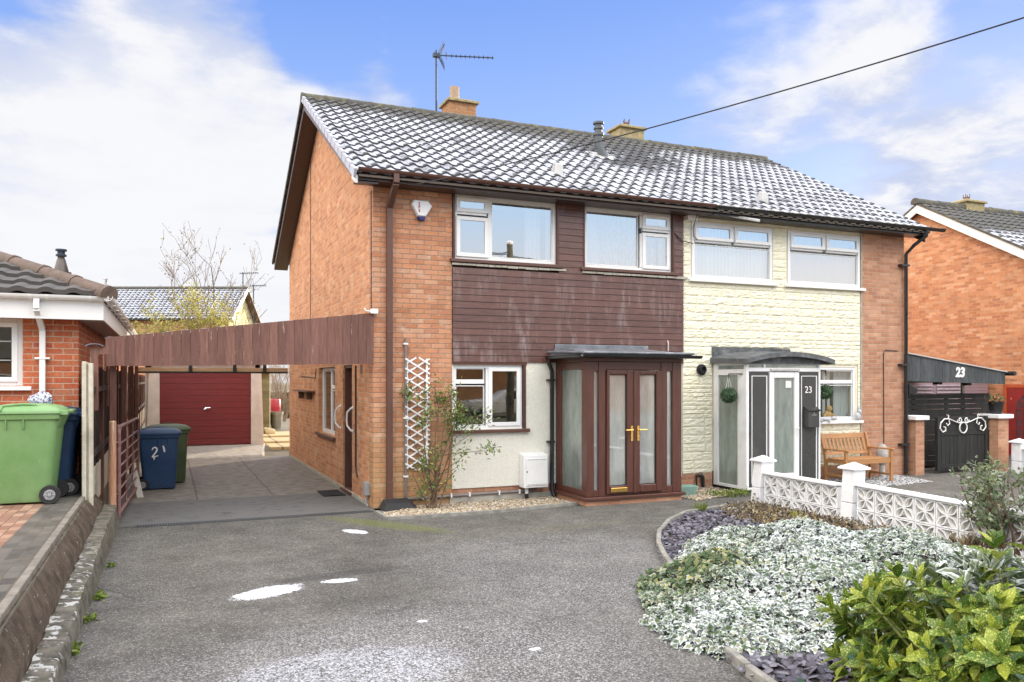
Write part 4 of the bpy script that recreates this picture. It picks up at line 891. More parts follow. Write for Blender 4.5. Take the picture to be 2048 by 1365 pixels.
# trellis: expanding lattice with two uprights
tr = wthing('trellis', 'white expanding lattice trellis fixed to the brick pier', 'trellis', (.67,-.04,.56))
xa, xb, za, zb = .48, .865, .57, 2.24; mb = MB(); W = xb-xa; H = W*.6; n = 10; st = (zb-za-H)/n
lat = []
for i in range(-1, n+2):
    z = za+i*st
    for (p, q, y) in (((xa,z),(xb,z+H),-.034),((xa,z+H),(xb,z),-.046)):
        (x1,z1),(x2,z2) = p, q; t0, t1 = 0., 1.
        lo, hi = za-.02, zb+.02; zz = sorted((z1,z2))
        if zz[1] < lo+.05 or zz[0] > hi-.05: continue
        f = lambda t: z1+(z2-z1)*t
        ts = [t for t in lin(0,1,41) if lo <= f(t) <= hi]
        if ts and ts[-1]-ts[0] > .15: mb.bar((x1+(x2-x1)*ts[0]-.0,y,f(ts[0])),(x1+(x2-x1)*ts[-1],y,f(ts[-1])), .01, .023, (0,0,1))
mb.build('lattice', M['white_paint'], tr)
for x in (xa+.03, xb-.04):
    mb = MB(); mb.bar((x,-.022,za),(x,-.022,zb), .03, .014, (0,1,0)); mb.build('upright', M['white_paint'], tr)

# ------------------------------------------------------------------ white porch of 23
A, B, YQ = 6.17, 7.80, -.9
p23 = wthing('porch', 'white framed porch with curved felt roof and dark side panels', 'porch', (A, 0, 0))
mb = MB(); mb.box(A+.02, B-.02, YQ+.02, 0, -.02, .05); mb.build('plinth', M['black_wood'], p23)
mb = MB()
for (a, b) in ((A, A+.055), (B-.04, B)): mb.box(a, b, YQ, YQ+.07, .05, 2.2)
mb.box(A+.055, B-.04, YQ+.004, YQ+.066, 2.06, 2.125); mb.box(A+.055, B-.04, YQ+.006, YQ+.06, 2.185, 2.2); mb.box(A+.38, A+.41, YQ+.006, YQ+.06, 2.125, 2.185)
mb.box(A+.055, 6.66, YQ+.006, YQ+.06, .04, .09); mb.box(7.31, B-.04, YQ+.006, YQ+.06, .04, .09)
for s in (A, B-.06):
    mb.box(s+.003, s+.06, -.13, 0, .05, 2.26); mb.box(s+.003, s+.057, YQ+.07, -.13, .05, .1); mb.box(s+.003, s+.057, YQ+.07, -.13, 2.0, 2.1); mb.box(s+.004, s+.056, YQ+.07, YQ+.24, .1, 2.0)
    mb.box(s+.004, s+.056, YQ+.07, -.13, 2.17, 2.26)
mb.build('frame', M['white_paint'], p23, bevel=.006)
mb = MB(); mb.quad((A+.03,YQ+.24,.1),(A+.03,-.13,.1),(A+.03,-.13,2.0),(A+.03,YQ+.24,2.0)); mb.quad((A+.03,YQ+.07,2.1),(A+.03,-.13,2.1),(A+.03,-.13,2.17),(A+.03,YQ+.07,2.17))
mb.quad((A+.055,YQ+.03,2.125),(B-.04,YQ+.03,2.125),(B-.04,YQ+.03,2.185),(A+.055,YQ+.03,2.185)); mb.quad((B-.03,YQ+.24,.1),(B-.03,-.13,.1),(B-.03,-.13,2.0),(B-.03,YQ+.24,2.0)); mb.build('pane', M['frosted'], p23)
for (a, b) in ((6.245, 6.65), (7.325, 7.755)):
    mb = MB(); mb.box(a, b, YQ+.012, YQ+.05, .09, 2.055); d = mb.build('dark_panel', M['dark_panel'], p23)
    mb = MB(); u, w_, z0, z1 = a+.05, b-.055, .16, 1.99
    mb.box(u-.012, u, YQ-.0, YQ+.011, z0, z1); mb.box(w_, w_+.018, YQ-.0, YQ+.011, z0, z1); mb.box(u, w_, YQ, YQ+.011, z1-.012, z1); mb.box(u, w_, YQ, YQ+.011, z0, z0+.012); mb.build('bead', M['white_paint'], d)
text_mesh('lettering', '23', .17, M['letter_white'], p23, (7.53, YQ+.008, 1.74), (1,0,0), (0,0,1), .003, 0, 0)
mb = MB(); a, b = 6.66, 7.31; y0, y1 = YQ-.01, YQ+.05; ga, gb = 6.76, 7.205
mb.box(a, ga, y0, y1, .04, 2.05); mb.box(gb, b, y0, y1, .04, 2.05); mb.box(ga, gb, y0, y1, .04, .3); mb.box(ga, gb, y0, y1, 1.95, 2.05); d = mb.build('door', M['white_pvc'], p23, bevel=.01)
mb = MB(); mb.quad((ga,YQ+.02,.3),(gb,YQ+.02,.3),(gb,YQ+.02,1.95),(ga,YQ+.02,1.95)); mb.build('pane', M['frosted'], d)
mb = MB(); mb.box(7.24, 7.275, y0-.012, y0, .95, 1.14); mb.tube([(7.257,y0,1.08),(7.257,y0-.05,1.08),(7.15,y0-.055,1.08)], .01, 8); mb.build('handle', M['white_pvc'], d)
mb = MB(); mb.box(7.02, 7.14, YQ+.006, YQ+.014, 1.78, 1.9); mb.build('sticker', M['white_mark'], d)
mb = MB(); mb.box(6.68, 7.3, YQ-.035, YQ+.004, 2.075, 2.11); mb.build('door_bar', M['pale_metal'], p23)
# curved felt roof
arc = lambda y, dz=0, ax=6.1, bx=8.02, rise=.13, z0=2.22: [(ax+(bx-ax)*t, y, z0+dz+rise*math.sin(PI*t)**.8 if 0 < t < 1 else z0+dz) for t in lin(0,1,17)]
mb = MB(); top0, bot0 = arc(-1.02, .05), arc(-1.02, -.03); top1, bot1 = arc(-.0, .09), arc(-.0, -.0)
mb.loft([top0+bot0[::-1], top1+bot1[::-1]]); mb.build('roof', M['felt'], p23, smooth=True, angle=30)
mb = MB(); mb.prism([(p[0], p[2]) for p in arc(0,-.032)]+[(8.0,2.19),(6.13,2.19)], YQ+.0, YQ+.03, lambda u, v, d: (u, d, v)); mb.build('roof_fascia', M['felt'], p23)
mb = MB(); mb.box(6.155, 7.5, -.03, .03, 2.3, 2.505); mb.box(7.505, 7.7, -.03, .03, 2.36, 2.495); mb.box(7.71, 7.915, -.03, .03, 2.37, 2.49); mb.build('flashing', M['felt'], p23, bevel=.004)
mb = MB(); mb.box(A+.1, B-.1, -.05, -.03, .05, 2.2); mb.box(A+.1, B-.1, -.85, -.05, .05, .06); mb.build('back_wall', M['room_pale'], p23)
def topiary(x, y, z, r, label, hook):
    t = wthing('topiary_ball', label, 'topiary ball', (x, y, z), 'artificial topiary balls hanging from the porch')
    n = 1100; N = unit(n); A_ = np.cross(N, unit(n)); P = N*(r*.93)+np.array((x,y,z)); leaf_cloud('foliage', *[LEAF_OVAL[i] for i in (0,1,2)], P, A_+N*.6, N+unit(n)*.3, RNG.uniform(.018,.034,n), M['topiary'], t)
    bm = MB(); bm.lathe((x,y,z), [(.001,-r*.9)]+[(r*.9*math.sin(a), -r*.9*math.cos(a)) for a in lin(.2, PI-.2, 9)]+[(.001, r*.9)], 14); bm.build('core', M['topiary'], t)
    bm = MB()
    for s in (-1,0,1): bm.tube([(x+s*r*.45,y,z+r*.85),(x+.0,y,hook[2])], .003, 5)
    bm.build('hanging_cord', M['white_trim'], t); bm = MB().tube([(hook[0],hook[1],hook[2]+.02),(x,y,hook[2]+.02),(x,y,hook[2]-.07)], .012, 6); bm.build('hook', M['black_plastic'], t); return t
topiary(6.02, -.62, 1.655, .135, 'green leafy ball hanging against the frosted porch side pane', (6.17,-.8,2.0))
topiary(8.06, -.75, 1.70, .128, 'green leafy ball hanging in front of the lower window', (7.8,-.86,2.06))
pb = wthing('post_box', 'dark grey letter box mounted on the panel under number 23', 'letter box', (7.55, YQ, 1.1))
mb = MB(); mb.hexa(((7.42,YQ-.11,1.09),(7.67,YQ-.11,1.09),(7.67,YQ+.01,1.09),(7.42,YQ+.01,1.09),(7.42,YQ-.11,1.37),(7.67,YQ-.11,1.37),(7.67,YQ+.01,1.44),(7.42,YQ+.01,1.44))); mb.build('case', M['dark_panel'], pb, bevel=.008)
mb = MB(); mb.hexa(((7.41,YQ-.13,1.372),(7.68,YQ-.13,1.372),(7.68,YQ,1.442),(7.41,YQ,1.442),(7.41,YQ-.13,1.388),(7.68,YQ-.13,1.388),(7.68,YQ,1.458),(7.41,YQ,1.458))); mb.build('lid', M['black_plastic'], pb)
mb = MB(); mb.box(7.5,7.6,YQ-.114,YQ-.109,1.3,1.312); mb.box(7.54,7.555,YQ-.114,YQ-.109,1.33,1.35); mb.build('name_slot', M['grey_plastic'], pb)

# bench
be = wthing('garden_bench', 'honey coloured slatted wooden bench under the front window', 'bench', (9.15,-.45,0))
xl, xr, yf, yb = 8.56, 9.74, -.74, -.2
for x in (xl, xr-.055):
    for nm, p in (('leg', [(x,x+.055,yf,yf+.05,0,.6)]),): 
        mb = MB(); mb.box(*p[0]); mb.build(nm, M['teak_v'], be, bevel=.006)
    mb = MB(); mb.hexa(((x,yb-.05,0),(x+.055,yb-.05,0),(x+.055,yb,0),(x,yb,0),(x,yb-.05,.42),(x+.055,yb-.05,.42),(x+.055,yb,.42),(x,yb,.42))); mb.build('leg', M['teak_v'], be, bevel=.006)
    mb = MB(); mb.hexa(((x,yb-.055,.42),(x+.055,yb-.055,.42),(x+.055,yb,.42),(x,yb,.42),(x,yb+.08,.9),(x+.055,yb+.08,.9),(x+.055,yb+.125,.9),(x,yb+.125,.9))); mb.build('back_post', M['teak_v'], be, bevel=.006)
    mb = MB(); mb.box(x-.008, x+.063, yf-.03, yb+.02, .602, .63); mb.build('armrest', M['teak'], be, bevel=.008)
    mb = MB(); mb.box(x+.01, x+.045, yf+.05, yb-.05, .37, .43); mb.box(x+.015, x+.04, yf+.05, yb-.05, .12, .16); mb.build('side_rail', M['teak'], be, bevel=.005)
mb = MB(); mb.box(xl+.055, xr-.055, yf+.01, yf+.035, .36, .43); mb.build('front_rail', M['teak'], be, bevel=.005)
mb = MB(); mb.box(xl+.055, xr-.055, yb-.04, yb-.015, .12, .17); mb.build('back_stretcher', M['teak'], be, bevel=.005)
mb = MB()
for i in range(6): y = yf-.01+i*.088; mb.box(xl-.0, xr, y, y+.072, .432, .452) if 0 < i < 5 else mb.box(xl+.056, xr-.056, y+.02*(i==0), y+.07, .432, .452)
mb.build('seat', M['teak'], be, bevel=.004)
bp = lambda z, o=0: yb-.03+(z-.42)*(.155/.48)+o
for (z0, z1) in ((.8,.89),(.5,.55)):
    mb = MB(); mb.hexa(((xl+.056,bp(z0)-.012,z0),(xr-.056,bp(z0)-.012,z0),(xr-.056,bp(z0)+.014,z0),(xl+.056,bp(z0)+.014,z0),(xl+.056,bp(z1)-.012,z1),(xr-.056,bp(z1)-.012,z1),(xr-.056,bp(z1)+.014,z1),(xl+.056,bp(z1)+.014,z1))); mb.build('back_rail', M['teak'], be, bevel=.005)
mb = MB()
for x in lin(xl+.09, xr-.14, 11): mb.hexa([(x+dx, bp(z)+dy, z) for z in (.55,.8) for dx, dy in ((0,-.006),(.055,-.006),(.055,.008),(0,.008))])
mb.build('back_slats', M['teak_v'], be, bevel=.003)
mb = MB(); mb.lathe((10.05,-.2,.0), [(.09,0),(.06,.06),(.05,.25),(.09,.3),(.11,.36),(.11,.5),(.09,.6),(.05,.66)], 12); tag(mb.build('stone_ornament', plain('weathered_stone', (.42,.4,.37), .9, .2, 12), smooth=True, loc=(10.2,-.25,0)), 'weathered grey stone ornament standing behind the bench end', 'garden ornament')
# little figures on the window ledge of 23
def blob(c, rx, ry, rz, mb):
    prof = [(.001,-1)]+[(math.sin(a), -math.cos(a)) for a in lin(.3, PI-.3, 7)]+[(.001,1)]; b = len(mb.v); mb.lathe((0,0,0), prof, 10)
    for i in range(b, len(mb.v)): x, y, z = mb.v[i]; mb.v[i] = (c[0]+x*rx, c[1]+y*ry, c[2]+z*rz)
mb = MB(); blob((8.7,-.06,1.17),.2,.045,.045,mb); blob((8.95,-.06,1.18),.09,.045,.04,mb); blob((8.5,-.07,1.15),.14,.025,.02,mb); mb.tube([(8.78,-.06,1.16),(8.8,-.12,1.12)],.018,6); mb.tube([(8.62,-.06,1.16),(8.6,-.12,1.12)],.018,6)
tag(mb.build('lizard_ornament', M['ornament'], smooth=True, loc=(8.7,-.06,1.13)), 'grey lizard ornament lying along the white window ledge', 'ornament')
mb = MB(); blob((9.56,-.06,1.2),.07,.05,.08,mb); blob((9.6,-.06,1.3),.045,.04,.045,mb); blob((9.62,-.06,1.36),.012,.01,.045,mb); blob((9.58,-.06,1.36),.012,.01,.045,mb); tag(mb.build('rabbit_ornament', M['ornament'], smooth=True, loc=(9.56,-.06,1.12)), 'small grey rabbit ornament at the end of the window ledge', 'ornament')
mb = MB(); blob((9.0,.15,1.24),.09,.06,.09,mb); blob((9.02,.13,1.36),.06,.05,.06,mb); mb.tube([(8.94,.13,1.25),(8.84,.1,1.2)],.03,6); mb.tube([(9.06,.13,1.25),(9.15,.1,1.19)],.03,6); mb.tube([(8.97,.1,1.18),(8.9,.06,1.16)],.035,6); mb.tube([(9.04,.1,1.18),(9.1,.06,1.16)],.035,6); tag(mb.build('soft_toy', M['tan'], smooth=True, loc=(9.0,.15,1.15)), 'tan soft toy sitting inside the lower window', 'soft toy')

# ------------------------------------------------------------------ carport of 21
cp = wthing('carport', 'reddish brown boarded carport fascia between house and bungalow', 'carport', (-1.8,0,2.1))
mb = MB(); x = -3.56; W = 3.56
while x < -.0-.02:
    w = min(.115, -.002-x); f = lambda q: 2.475+(q+3.56)/3.56*.44
    mb.hexa(((x+.0015,-.03,2.1+(x+3.56)*.016+random.uniform(-.006,.004)),(x+w-.0015,-.03,2.1+(x+3.56)*.016),(x+w-.0015,-.008,2.1+(x+3.56)*.016),(x+.0015,-.008,2.1+(x+3.56)*.016),
             (x+.0015,-.03,f(x)),(x+w-.0015,-.03,f(x+w)),(x+w-.0015,-.008,f(x+w)),(x+.0015,-.008,f(x)))); x += w
mb.build('fascia_board', M['fascia_wood'], cp)
mb = MB(); n = 60
for j in range(2):
    y = (.0, 9.0)[j]
    for i in range(n+1): x = -3.58+3.575*i/n; mb.v.append((x, y, 2.47+(x+3.58)*.123+.012*math.sin(i*1.6)))
for i in range(n): mb.f.append((i,i+1,n+2+i,n+1+i)); mb.m.append(0)
mb.build('roof_sheet', M['sheet'], cp)
mb = MB(); mb.hexa(((-3.57,-.004,2.3),(-.01,-.004,2.75),(-.01,.045,2.75),(-3.57,.045,2.3),(-3.57,-.004,2.43),(-.01,-.004,2.87),(-.01,.045,2.87),(-3.57,.045,2.43)))
mb.bar((-3.5,.05,2.38),(-3.5,9,2.38),.05,.12); mb.bar((-.06,.05,2.8),(-.06,9,2.8),.05,.12)
for y in (1.8,3.6,5.4,7.2): mb.bar((-3.5,y,2.36),(-.06,y,2.78),.05,.1)
mb.build('rafter', M['fence_brown'], cp)
mb = MB(); mb.box(-3.45,-.05,8.85,8.9,2.12,2.21); bm_ = mb.build('beam', M['beam_wood'], cp)
mb = MB(); mb.box(-3.45,-.05,8.84,8.9,2.075,2.118)
for x in (-2.35,-1.35,-.65): mb.box(x,x+.08,8.82,8.85,2.1,2.3)
mb.build('beam_bracket', M['black_wood'], bm_)
for y, h in ((.08, 2.3), (3.0, 2.3), (6.0, 2.3), (8.8, 2.3)):
    mb = MB(); mb.box(-3.52,-3.44,y,y+.08,0 if y > 1 else .33,h); mb.build('post', M['fence_brown'], cp, bevel=.006)
mb = MB(); mb.box(-3.715,-3.62,-.36,-.335,1.53,2.33); mb.box(-3.62,-3.5,-.36,-.335,2.24,2.33); mb.bar((-3.56,-.35,2.05),(-3.56,-.35,2.24),.03,.02,(1,0,0)); mb.build('end_board', M['fascia_wood'], cp, bevel=.004)
mb = MB(); mb.loft([[(-3.66+.1*math.cos(t), y, 2.345+.035*math.sin(t)) for t in lin(0,PI,9)]+[(-3.66+.09*math.cos(t), y, 2.34+.028*math.sin(t)) for t in lin(PI,0,9)] for y in (-.42,-.1)]); mb.build('end_cap', M['lead'], cp, smooth=True)
mb = MB(); mb.box(-.05,.06,-.075,-.035,2.9,2.97); mb.tube([(-.05,-.05,2.93),(-.12,-.05,2.94),(-.14,-.04,2.98)],.012,6); tag(mb.build('security_sensor', M['white_pvc'], bevel=.01, loc=(0,-.05,2.93)), 'tiny white security sensor at the top corner of the carport fascia', 'sensor')

# ------------------------------------------------------------------ garage at the end of the drive
ga = wthing('garage', 'concrete garage with red up-and-over door at the drive end', 'garage', (-1.9,11,.17))
mb = MB(); mb.box(-3.35,-3.2,11.06,15.5,0,2.35); mb.box(-.62,-.5,11.06,15.5,0,2.35); mb.box(-3.35,-.5,15.5,15.6,0,2.35); mb.box(-3.35,-.45,11.06,11.2,2.16,2.4); mb.build('wall', M['cream_concrete'], ga)
for (a, b, c, d) in ((-3.32,-3.005,-3.27,-3.005),(-.735,-.4,-.735,-.47)):
    mb = MB(); mb.hexa(((a,10.98,.12),(b,10.98,.12),(b,11.06,.12),(a,11.06,.12),(c,10.98,2.2),(d,10.98,2.2),(d,11.06,2.2),(c,11.06,2.2))); mb.build('jamb', M['cream_concrete'], ga, bevel=.01)
mb = MB()
for i in range(12): z = .19+i*.163; mb.hexa(((-3.0,11.039,z),(-.74,11.039,z),(-.74,11.07,z),(-3.0,11.07,z),(-3.0,11.043,z+.158),(-.74,11.043,z+.158),(-.74,11.07,z+.158),(-3.0,11.07,z+.158)))
mb.box(-3.0,-.74,11.06,11.09,.19,2.15); d = mb.build('door', M['red_door'], ga, bevel=.004)
mb = MB(); mb.lathe((-1.88,11.02,1.16), [(.035,-.0),(.035,.04)], 12, axis='y'); mb.tube([(-1.88,11.02,1.16),(-1.88,10.97,1.16),(-1.93,10.96,1.13)],.014,8); mb.tube([(-1.9,10.98,1.17),(-1.77,10.96,1.18)],.016,8); mb.build('handle', M['chrome'], d)
mb = MB(); mb.hexa(((-3.5,10.85,2.42),(-.35,10.85,2.42),(-.35,15.7,2.36),(-3.5,15.7,2.36),(-3.5,10.85,2.47),(-.35,10.85,2.47),(-.35,15.7,2.41),(-3.5,15.7,2.41))); mb.build('roof', M['concrete'], ga)

# ------------------------------------------------------------------ boundary: fence, retaining wall, timber edge
fe = wthing('board_fence', 'dark brown board fence with pale concrete posts beside carport', 'fence', (-3.7,-.85,.5))
ys = [-.85+1.83*i for i in range(16)]
for i, y in enumerate(ys):
    mb = MB(); h = 2.14 if i == 0 else 2.1
    if i: mb.box(-3.73,-3.645,y-.045,y+.045,.2,h); mb.build('post', M['fence_brown'], fe, bevel=.006); continue
    mb.box(-3.76,-3.71,y-.05,y+.06,.3 if i == 0 else .2,h); mb.box(-3.71,-3.69,y-.02,y+.03,.3,h-.01); mb.box(-3.69,-3.64,y-.05,y+.06,.3 if i == 0 else .2,h-.02)
    mb.build('post', M['post_concrete'], fe, bevel=.012)
for i, y in enumerate(ys[:-1]):
    mb = MB(); mb.box(-3.715,-3.68,y+.062,y+1.775,.3,.8); mb.build('gravel_board', M['post_concrete'], fe, bevel=.008)
    mb = MB(); q = y+.062
    while q < y+1.76:
        w = min(.12, y+1.772-q); t = random.uniform(-.006,.006); gap = random.choice((0,0,.006)); mb.hexa(((-3.70+t,q+gap,.8),(-3.70+t,q+w-.001,.8),(-3.685+t,q+w-.001,.8),(-3.68+t,q+gap,.8),(-3.70+t,q+gap,2.05),(-3.70+t,q+w-.001,2.05),(-3.685+t,q+w-.001,2.05),(-3.68+t,q+gap,2.05))); q += w
    mb.bar((-3.66,y+.07,1.0),(-3.66,y+1.77,1.0),.035,.07); mb.bar((-3.66,y+.07,1.8),(-3.66,y+1.77,1.8),.035,.07)
    mb.build('panel', M['dark_fence'], fe)
# loose boards and battens screwed to the carport side of the fence
mb = MB()
for (y, w, z0, z1) in ((.75,.1,1.55,2.3),(1.5,.12,.4,2.2),(2.3,.1,.2,2.2),(3.3,.13,.2,2.25),(4.4,.12,.1,2.2),(5.2,.1,.1,1.6),(6.4,.12,.1,2.2),(7.4,.1,.05,2.2),(8.3,.1,.05,1.7)): mb.box(-3.60,-3.575,y,y+w,z0,z1)
mb.build('batten', M['fence_brown'], fe, bevel=.004)
# low rendered wall falling towards the road with crumbling mortar fillet
nY = 120; mb = MB(); yy = lin(-.05,-14.5,nY)
def lipz(y): return max(.05, .30+.0285*y)
def lipx(y): return -3.44+.025*(y/5.5)
rng = random.Random(3); ring = []
for y in yy:
    j = lambda s: rng.uniform(-s, s); z, x = lipz(y), lipx(y)
    ring.append([(x+.045,y,-.05),(x+.03+j(.01),y,z*.5),(x+.012+j(.012),y,z-.012+j(.006)),(x+.002+j(.012),y,z+j(.008)),(x-.135+j(.015),y,z+.012+j(.008)),(x-.15,y,z-.02),(x-.2,y,-.05)])
mb.loft(ring, cap=True)
def wallmat():
    k = NT('old_wall'); p = k.xyz(k.pos()); nz = k.xyz(k.n('NewGeometry').outputs['Normal'])[2]
    f = k.noise(7, 6, .65); col = k.mix(k.ramp(f, (.3,0),(.7,1)), (.05,.047,.038), (.22,.2,.16)); fy = k.m('FRACT', k.m('DIVIDE', k.m('ADD', p[1], k.m('MULTIPLY', k.noise(3,2), .15)), .42)); col = k.mix(k.m('MULTIPLY', k.step(fy, .05, .01), k.step(nz,.4,.7)), col, (.06,.055,.045))
    lich = k.m('MULTIPLY', k.ramp(k.noise(11, 5, .6), (.54,0),(.57,1)), k.m('MULTIPLY', k.step(nz, .25, .6), k.step(p[1], -1.5, -4.5))); col = k.mix(k.m('MULTIPLY', lich, .85), col, (.55,.55,.52))
    col = k.mix(k.m('MULTIPLY', k.ramp(k.noise(5, 5, .7), (.55,0),(.7,1)), .5), col, (.13,.13,.05)); k.bump(k.m('ADD', f, k.noise(45,4)), .9, .012); return k.fin(col, .92, 0, .2)
M['old_wall'] = wallmat()
tag(mb.build('boundary_wall', M['old_wall'], smooth=True, angle=50, loc=(-3.5,-.2,0)), 'low crumbling lichen-spotted boundary wall running along the drive', 'wall')
ring = []
for y in yy:
    j = lambda s: rng.uniform(-s, s); z = lipz(y)
    ring.append([(lipx(y)-.12,y,z-.05),(lipx(y)-.14,y,z+.006+j(.008)),(-3.61+j(.006),y,z+(.47-z)*.38+j(.014)),(-3.665+j(.006),y,z+(.47-z)*.75+j(.012)),(-3.713,y,.48+j(.01)),(-3.713,y,.2),(-3.5,y,-.05)])
mb = MB(); mb.loft(ring); k = NT('fillet'); f = k.noise(6, 6, .65); col = k.mix(k.ramp(f, (.3,0),(.7,1)), (.045,.034,.025), (.15,.115,.085)); col = k.mix(k.ramp(k.noise(22, 3, .6), (.68,0),(.72,.8)), col, (.6,.58,.56)); k.bump(k.m('ADD', f, k.noise(60,4)), .8, .01); M['fillet'] = k.fin(col, .93, 0, .2)
tag(mb.build('mortar_bank', M['fillet'], smooth=True, angle=60), kind='structure')
mb = MB(); y = -.95
while y > -14.5: mb.box(-3.775,-3.715,y-1.2,y-.004,.36,.525+random.uniform(-.004,.004)); y -= 1.2
tag(mb.build('edging_board', plain('old_edging', (.19,.17,.14), .9, .3, 9, dirt=((.12,.11,.09), .6), bump=(40,.4,.005)), bevel=.008, loc=(-3.74,-1,.4)), 'long weathered timber edging between block paving and mortar bank', 'edging')
# gate post and open tube gate
gp = wthing('gate_post', 'peeling orange brown wooden gate post on the low wall', 'gate post', (-3.47,-.15,.2))
MB().tube([(-3.47,-.15,.2),(-3.47,-.15,1.37),(-3.47,-.15,1.385)], [.047,.045,.03], 14).build('shaft', M['old_post'], gp, smooth=True)
mb = MB(); mb.tube([(-3.47,-.15,1.1),(-3.41,-.09,1.1)],.012,6); mb.tube([(-3.47,-.15,.42),(-3.41,-.09,.42)],.012,6); mb.build('hinge_pin', M['rust'], gp)
G0, G1 = V((-3.4,-.06,0)), V((-3.27,3.05,0)); gdir = (G1-G0).normalized()
gt = wthing('tube_gate', 'pinkish brown metal tube gate standing open along the fence', 'gate', (-3.4,-.06,.15))
mb = MB(); pz = lambda t, z: tuple(G0+(G1-G0)*t+V((0,0,z)))
mb.tube([pz(0,.1),pz(0,1.33)],.027,10); mb.tube([pz(0,1.24),pz(.05,1.3),pz(.95,1.28),pz(1,1.2),pz(1,.2),pz(.97,.15),pz(0,.16)],.024,10); mb.build('frame', M['gate_paint'], gt, smooth=True)
for z in (.32,.47,.62,.77,.92,1.07): MB().tube([pz(.0,z),pz(1,z)],.013,8).build('rail', M['gate_paint'], gt, smooth=True)
for t in (.33,.66): MB().tube([pz(t,.16),pz(t,1.28)],.012,8).build('upright', M['gate_paint'], gt, smooth=True)
mb = MB(); mb.box(-3.42,-3.2,.1,.13,0,.02); mb.hexa(((-3.27,2.62,0),(-3.17,2.62,0),(-3.17,2.645,0),(-3.27,2.645,0),(-3.36,2.72,.44),(-3.27,2.72,.44),(-3.27,2.745,.44),(-3.36,2.745,.44)))
mb.v = mb.v[8:]; mb.f = [tuple(i-8 for i in f) for f in mb.f[6:]]; mb.m = mb.m[6:]
tag(mb.build('plank', M['pale_plank'], bevel=.004, loc=(-3.2,2.63,0)), 'short pale plank leaning on the gate beside the blue bin', 'plank')

# ------------------------------------------------------------------ wheelie bins (local: wheels at +x, length along x)
def rrect(cx, cy, lx, ly, r, z, n=4):
    pts = []
    for (sx, sy, a0) in ((1,1,0),(-1,1,PI/2),(-1,-1,PI),(1,-1,1.5*PI)):
        for i in range(n+1): a = a0+PI/2*i/n; pts.append((cx+sx*(lx/2-r)+r*math.cos(a), cy+sy*(ly/2-r)+r*math.sin(a), z))
    return pts
def make_bin(label, cat_mat, lid_mat, loc, rz, sc=1., group='wheeled bins'):
    t = thing('wheelie_bin', label, 'wheelie bin', (0,0,0), 0, group)
    mb = MB(); mb.loft([rrect(-.02,0,.50,.44,.05,.02), rrect(-.02,0,.52,.46,.06,.06), rrect(-.005,0,.60,.52,.06,.62), rrect(.0,0,.64,.54,.06,.90), rrect(.0,0,.69,.575,.05,.905), rrect(.0,0,.70,.585,.05,.965)])
    for y in (-1, 1):
        for x in (-.16,-.0): mb.hexa([(x,y*.255,.80),(x+.014,y*.255,.80),(x+.014,y*.285,.80),(x,y*.285,.80),(x,y*.255,.905),(x+.014,y*.255,.905),(x+.014,y*.292,.905),(x,y*.292,.905)])
    mb.hexa(((.27,-.2,.78),(.31,-.2,.8),(.31,.2,.8),(.27,.2,.78),(.33,-.24,.93),(.37,-.24,.95),(.37,.24,.95),(.33,.24,.93)))
    mb.build('body', cat_mat, t, smooth=True, bevel=.006, angle=35)
    mb = MB(); dome = lambda k, z: rrect(-.005+.0*k,0,.74*k,.61*k,.06,z)
    mb.loft([dome(1,.965), dome(1.0,.99), dome(.97,1.01), dome(.8,1.045), dome(.5,1.065), dome(.2,1.07)])
    mb.box(.33,.42,-.27,-.2,.95,1.0); mb.box(.33,.42,.2,.27,.95,1.0); mb.tube([(.41,-.26,.985),(.41,.26,.985)],.017,8)
    ld = mb.build('lid', lid_mat, t, smooth=True, bevel=.005, angle=35)
    MB().tube([(-.2,-.32,1.0),(-.19,-.25,1.05),(.0,-.22,1.07),(.12,-.22,1.06),(.16,-.24,1.035)],.013,8).build('lid_rib', lid_mat, ld, smooth=True)
    for y in (-.255, .255):
        mb = MB().lathe((.25,y,.1), [(.06,-.025),(.095,-.028),(.102,-.018),(.102,.018),(.095,.028),(.06,.025)], 24, axis='y'); w = mb.build('wheel', M['black_rubber'], t, smooth=True, angle=50)
        s = -1 if y < 0 else 1; mb = MB().lathe((.25,y,.1), [(.062,s*.02),(.05,s*.03),(.02,s*.024),(.016,s*.04),(.001,s*.041)], 20, axis='y')
        for k_ in range(6): a = k_*PI/3; mb.bar((.25,y+s*.028,.1),(.25+.056*math.cos(a),y+s*.03,.1+.056*math.sin(a)),.012,.012)
        mb.build('hub', M['grey_plastic'], w)
    MB().tube([(.25,-.25,.1),(.25,.25,.1)],.012,8).build('axle', M['black_plastic'], t)
    return place(t, loc, rz, None, sc)
make_bin('bright green wheelie bin in front of the bungalow', M['green_bin'], M['green_lid'], (-4.30,-1.0,.5), R(-3), 1.07)
make_bin('dark blue wheelie bin half hidden behind the green bin', M['blue_bin'], M['blue_bin'], (-4.16,-.34,.5), R(-2), 1.02)
b21 = make_bin('blue wheelie bin hand painted with number 21', M['blue_bin'], M['blue_bin'], (-2.96,3.72,0), R(180), 1.0)
make_bin('dark green wheelie bin behind the blue number 21 bin', M['olive_bin'], M['olive_bin'], (-2.80,4.55,0), R(183), 1.02)
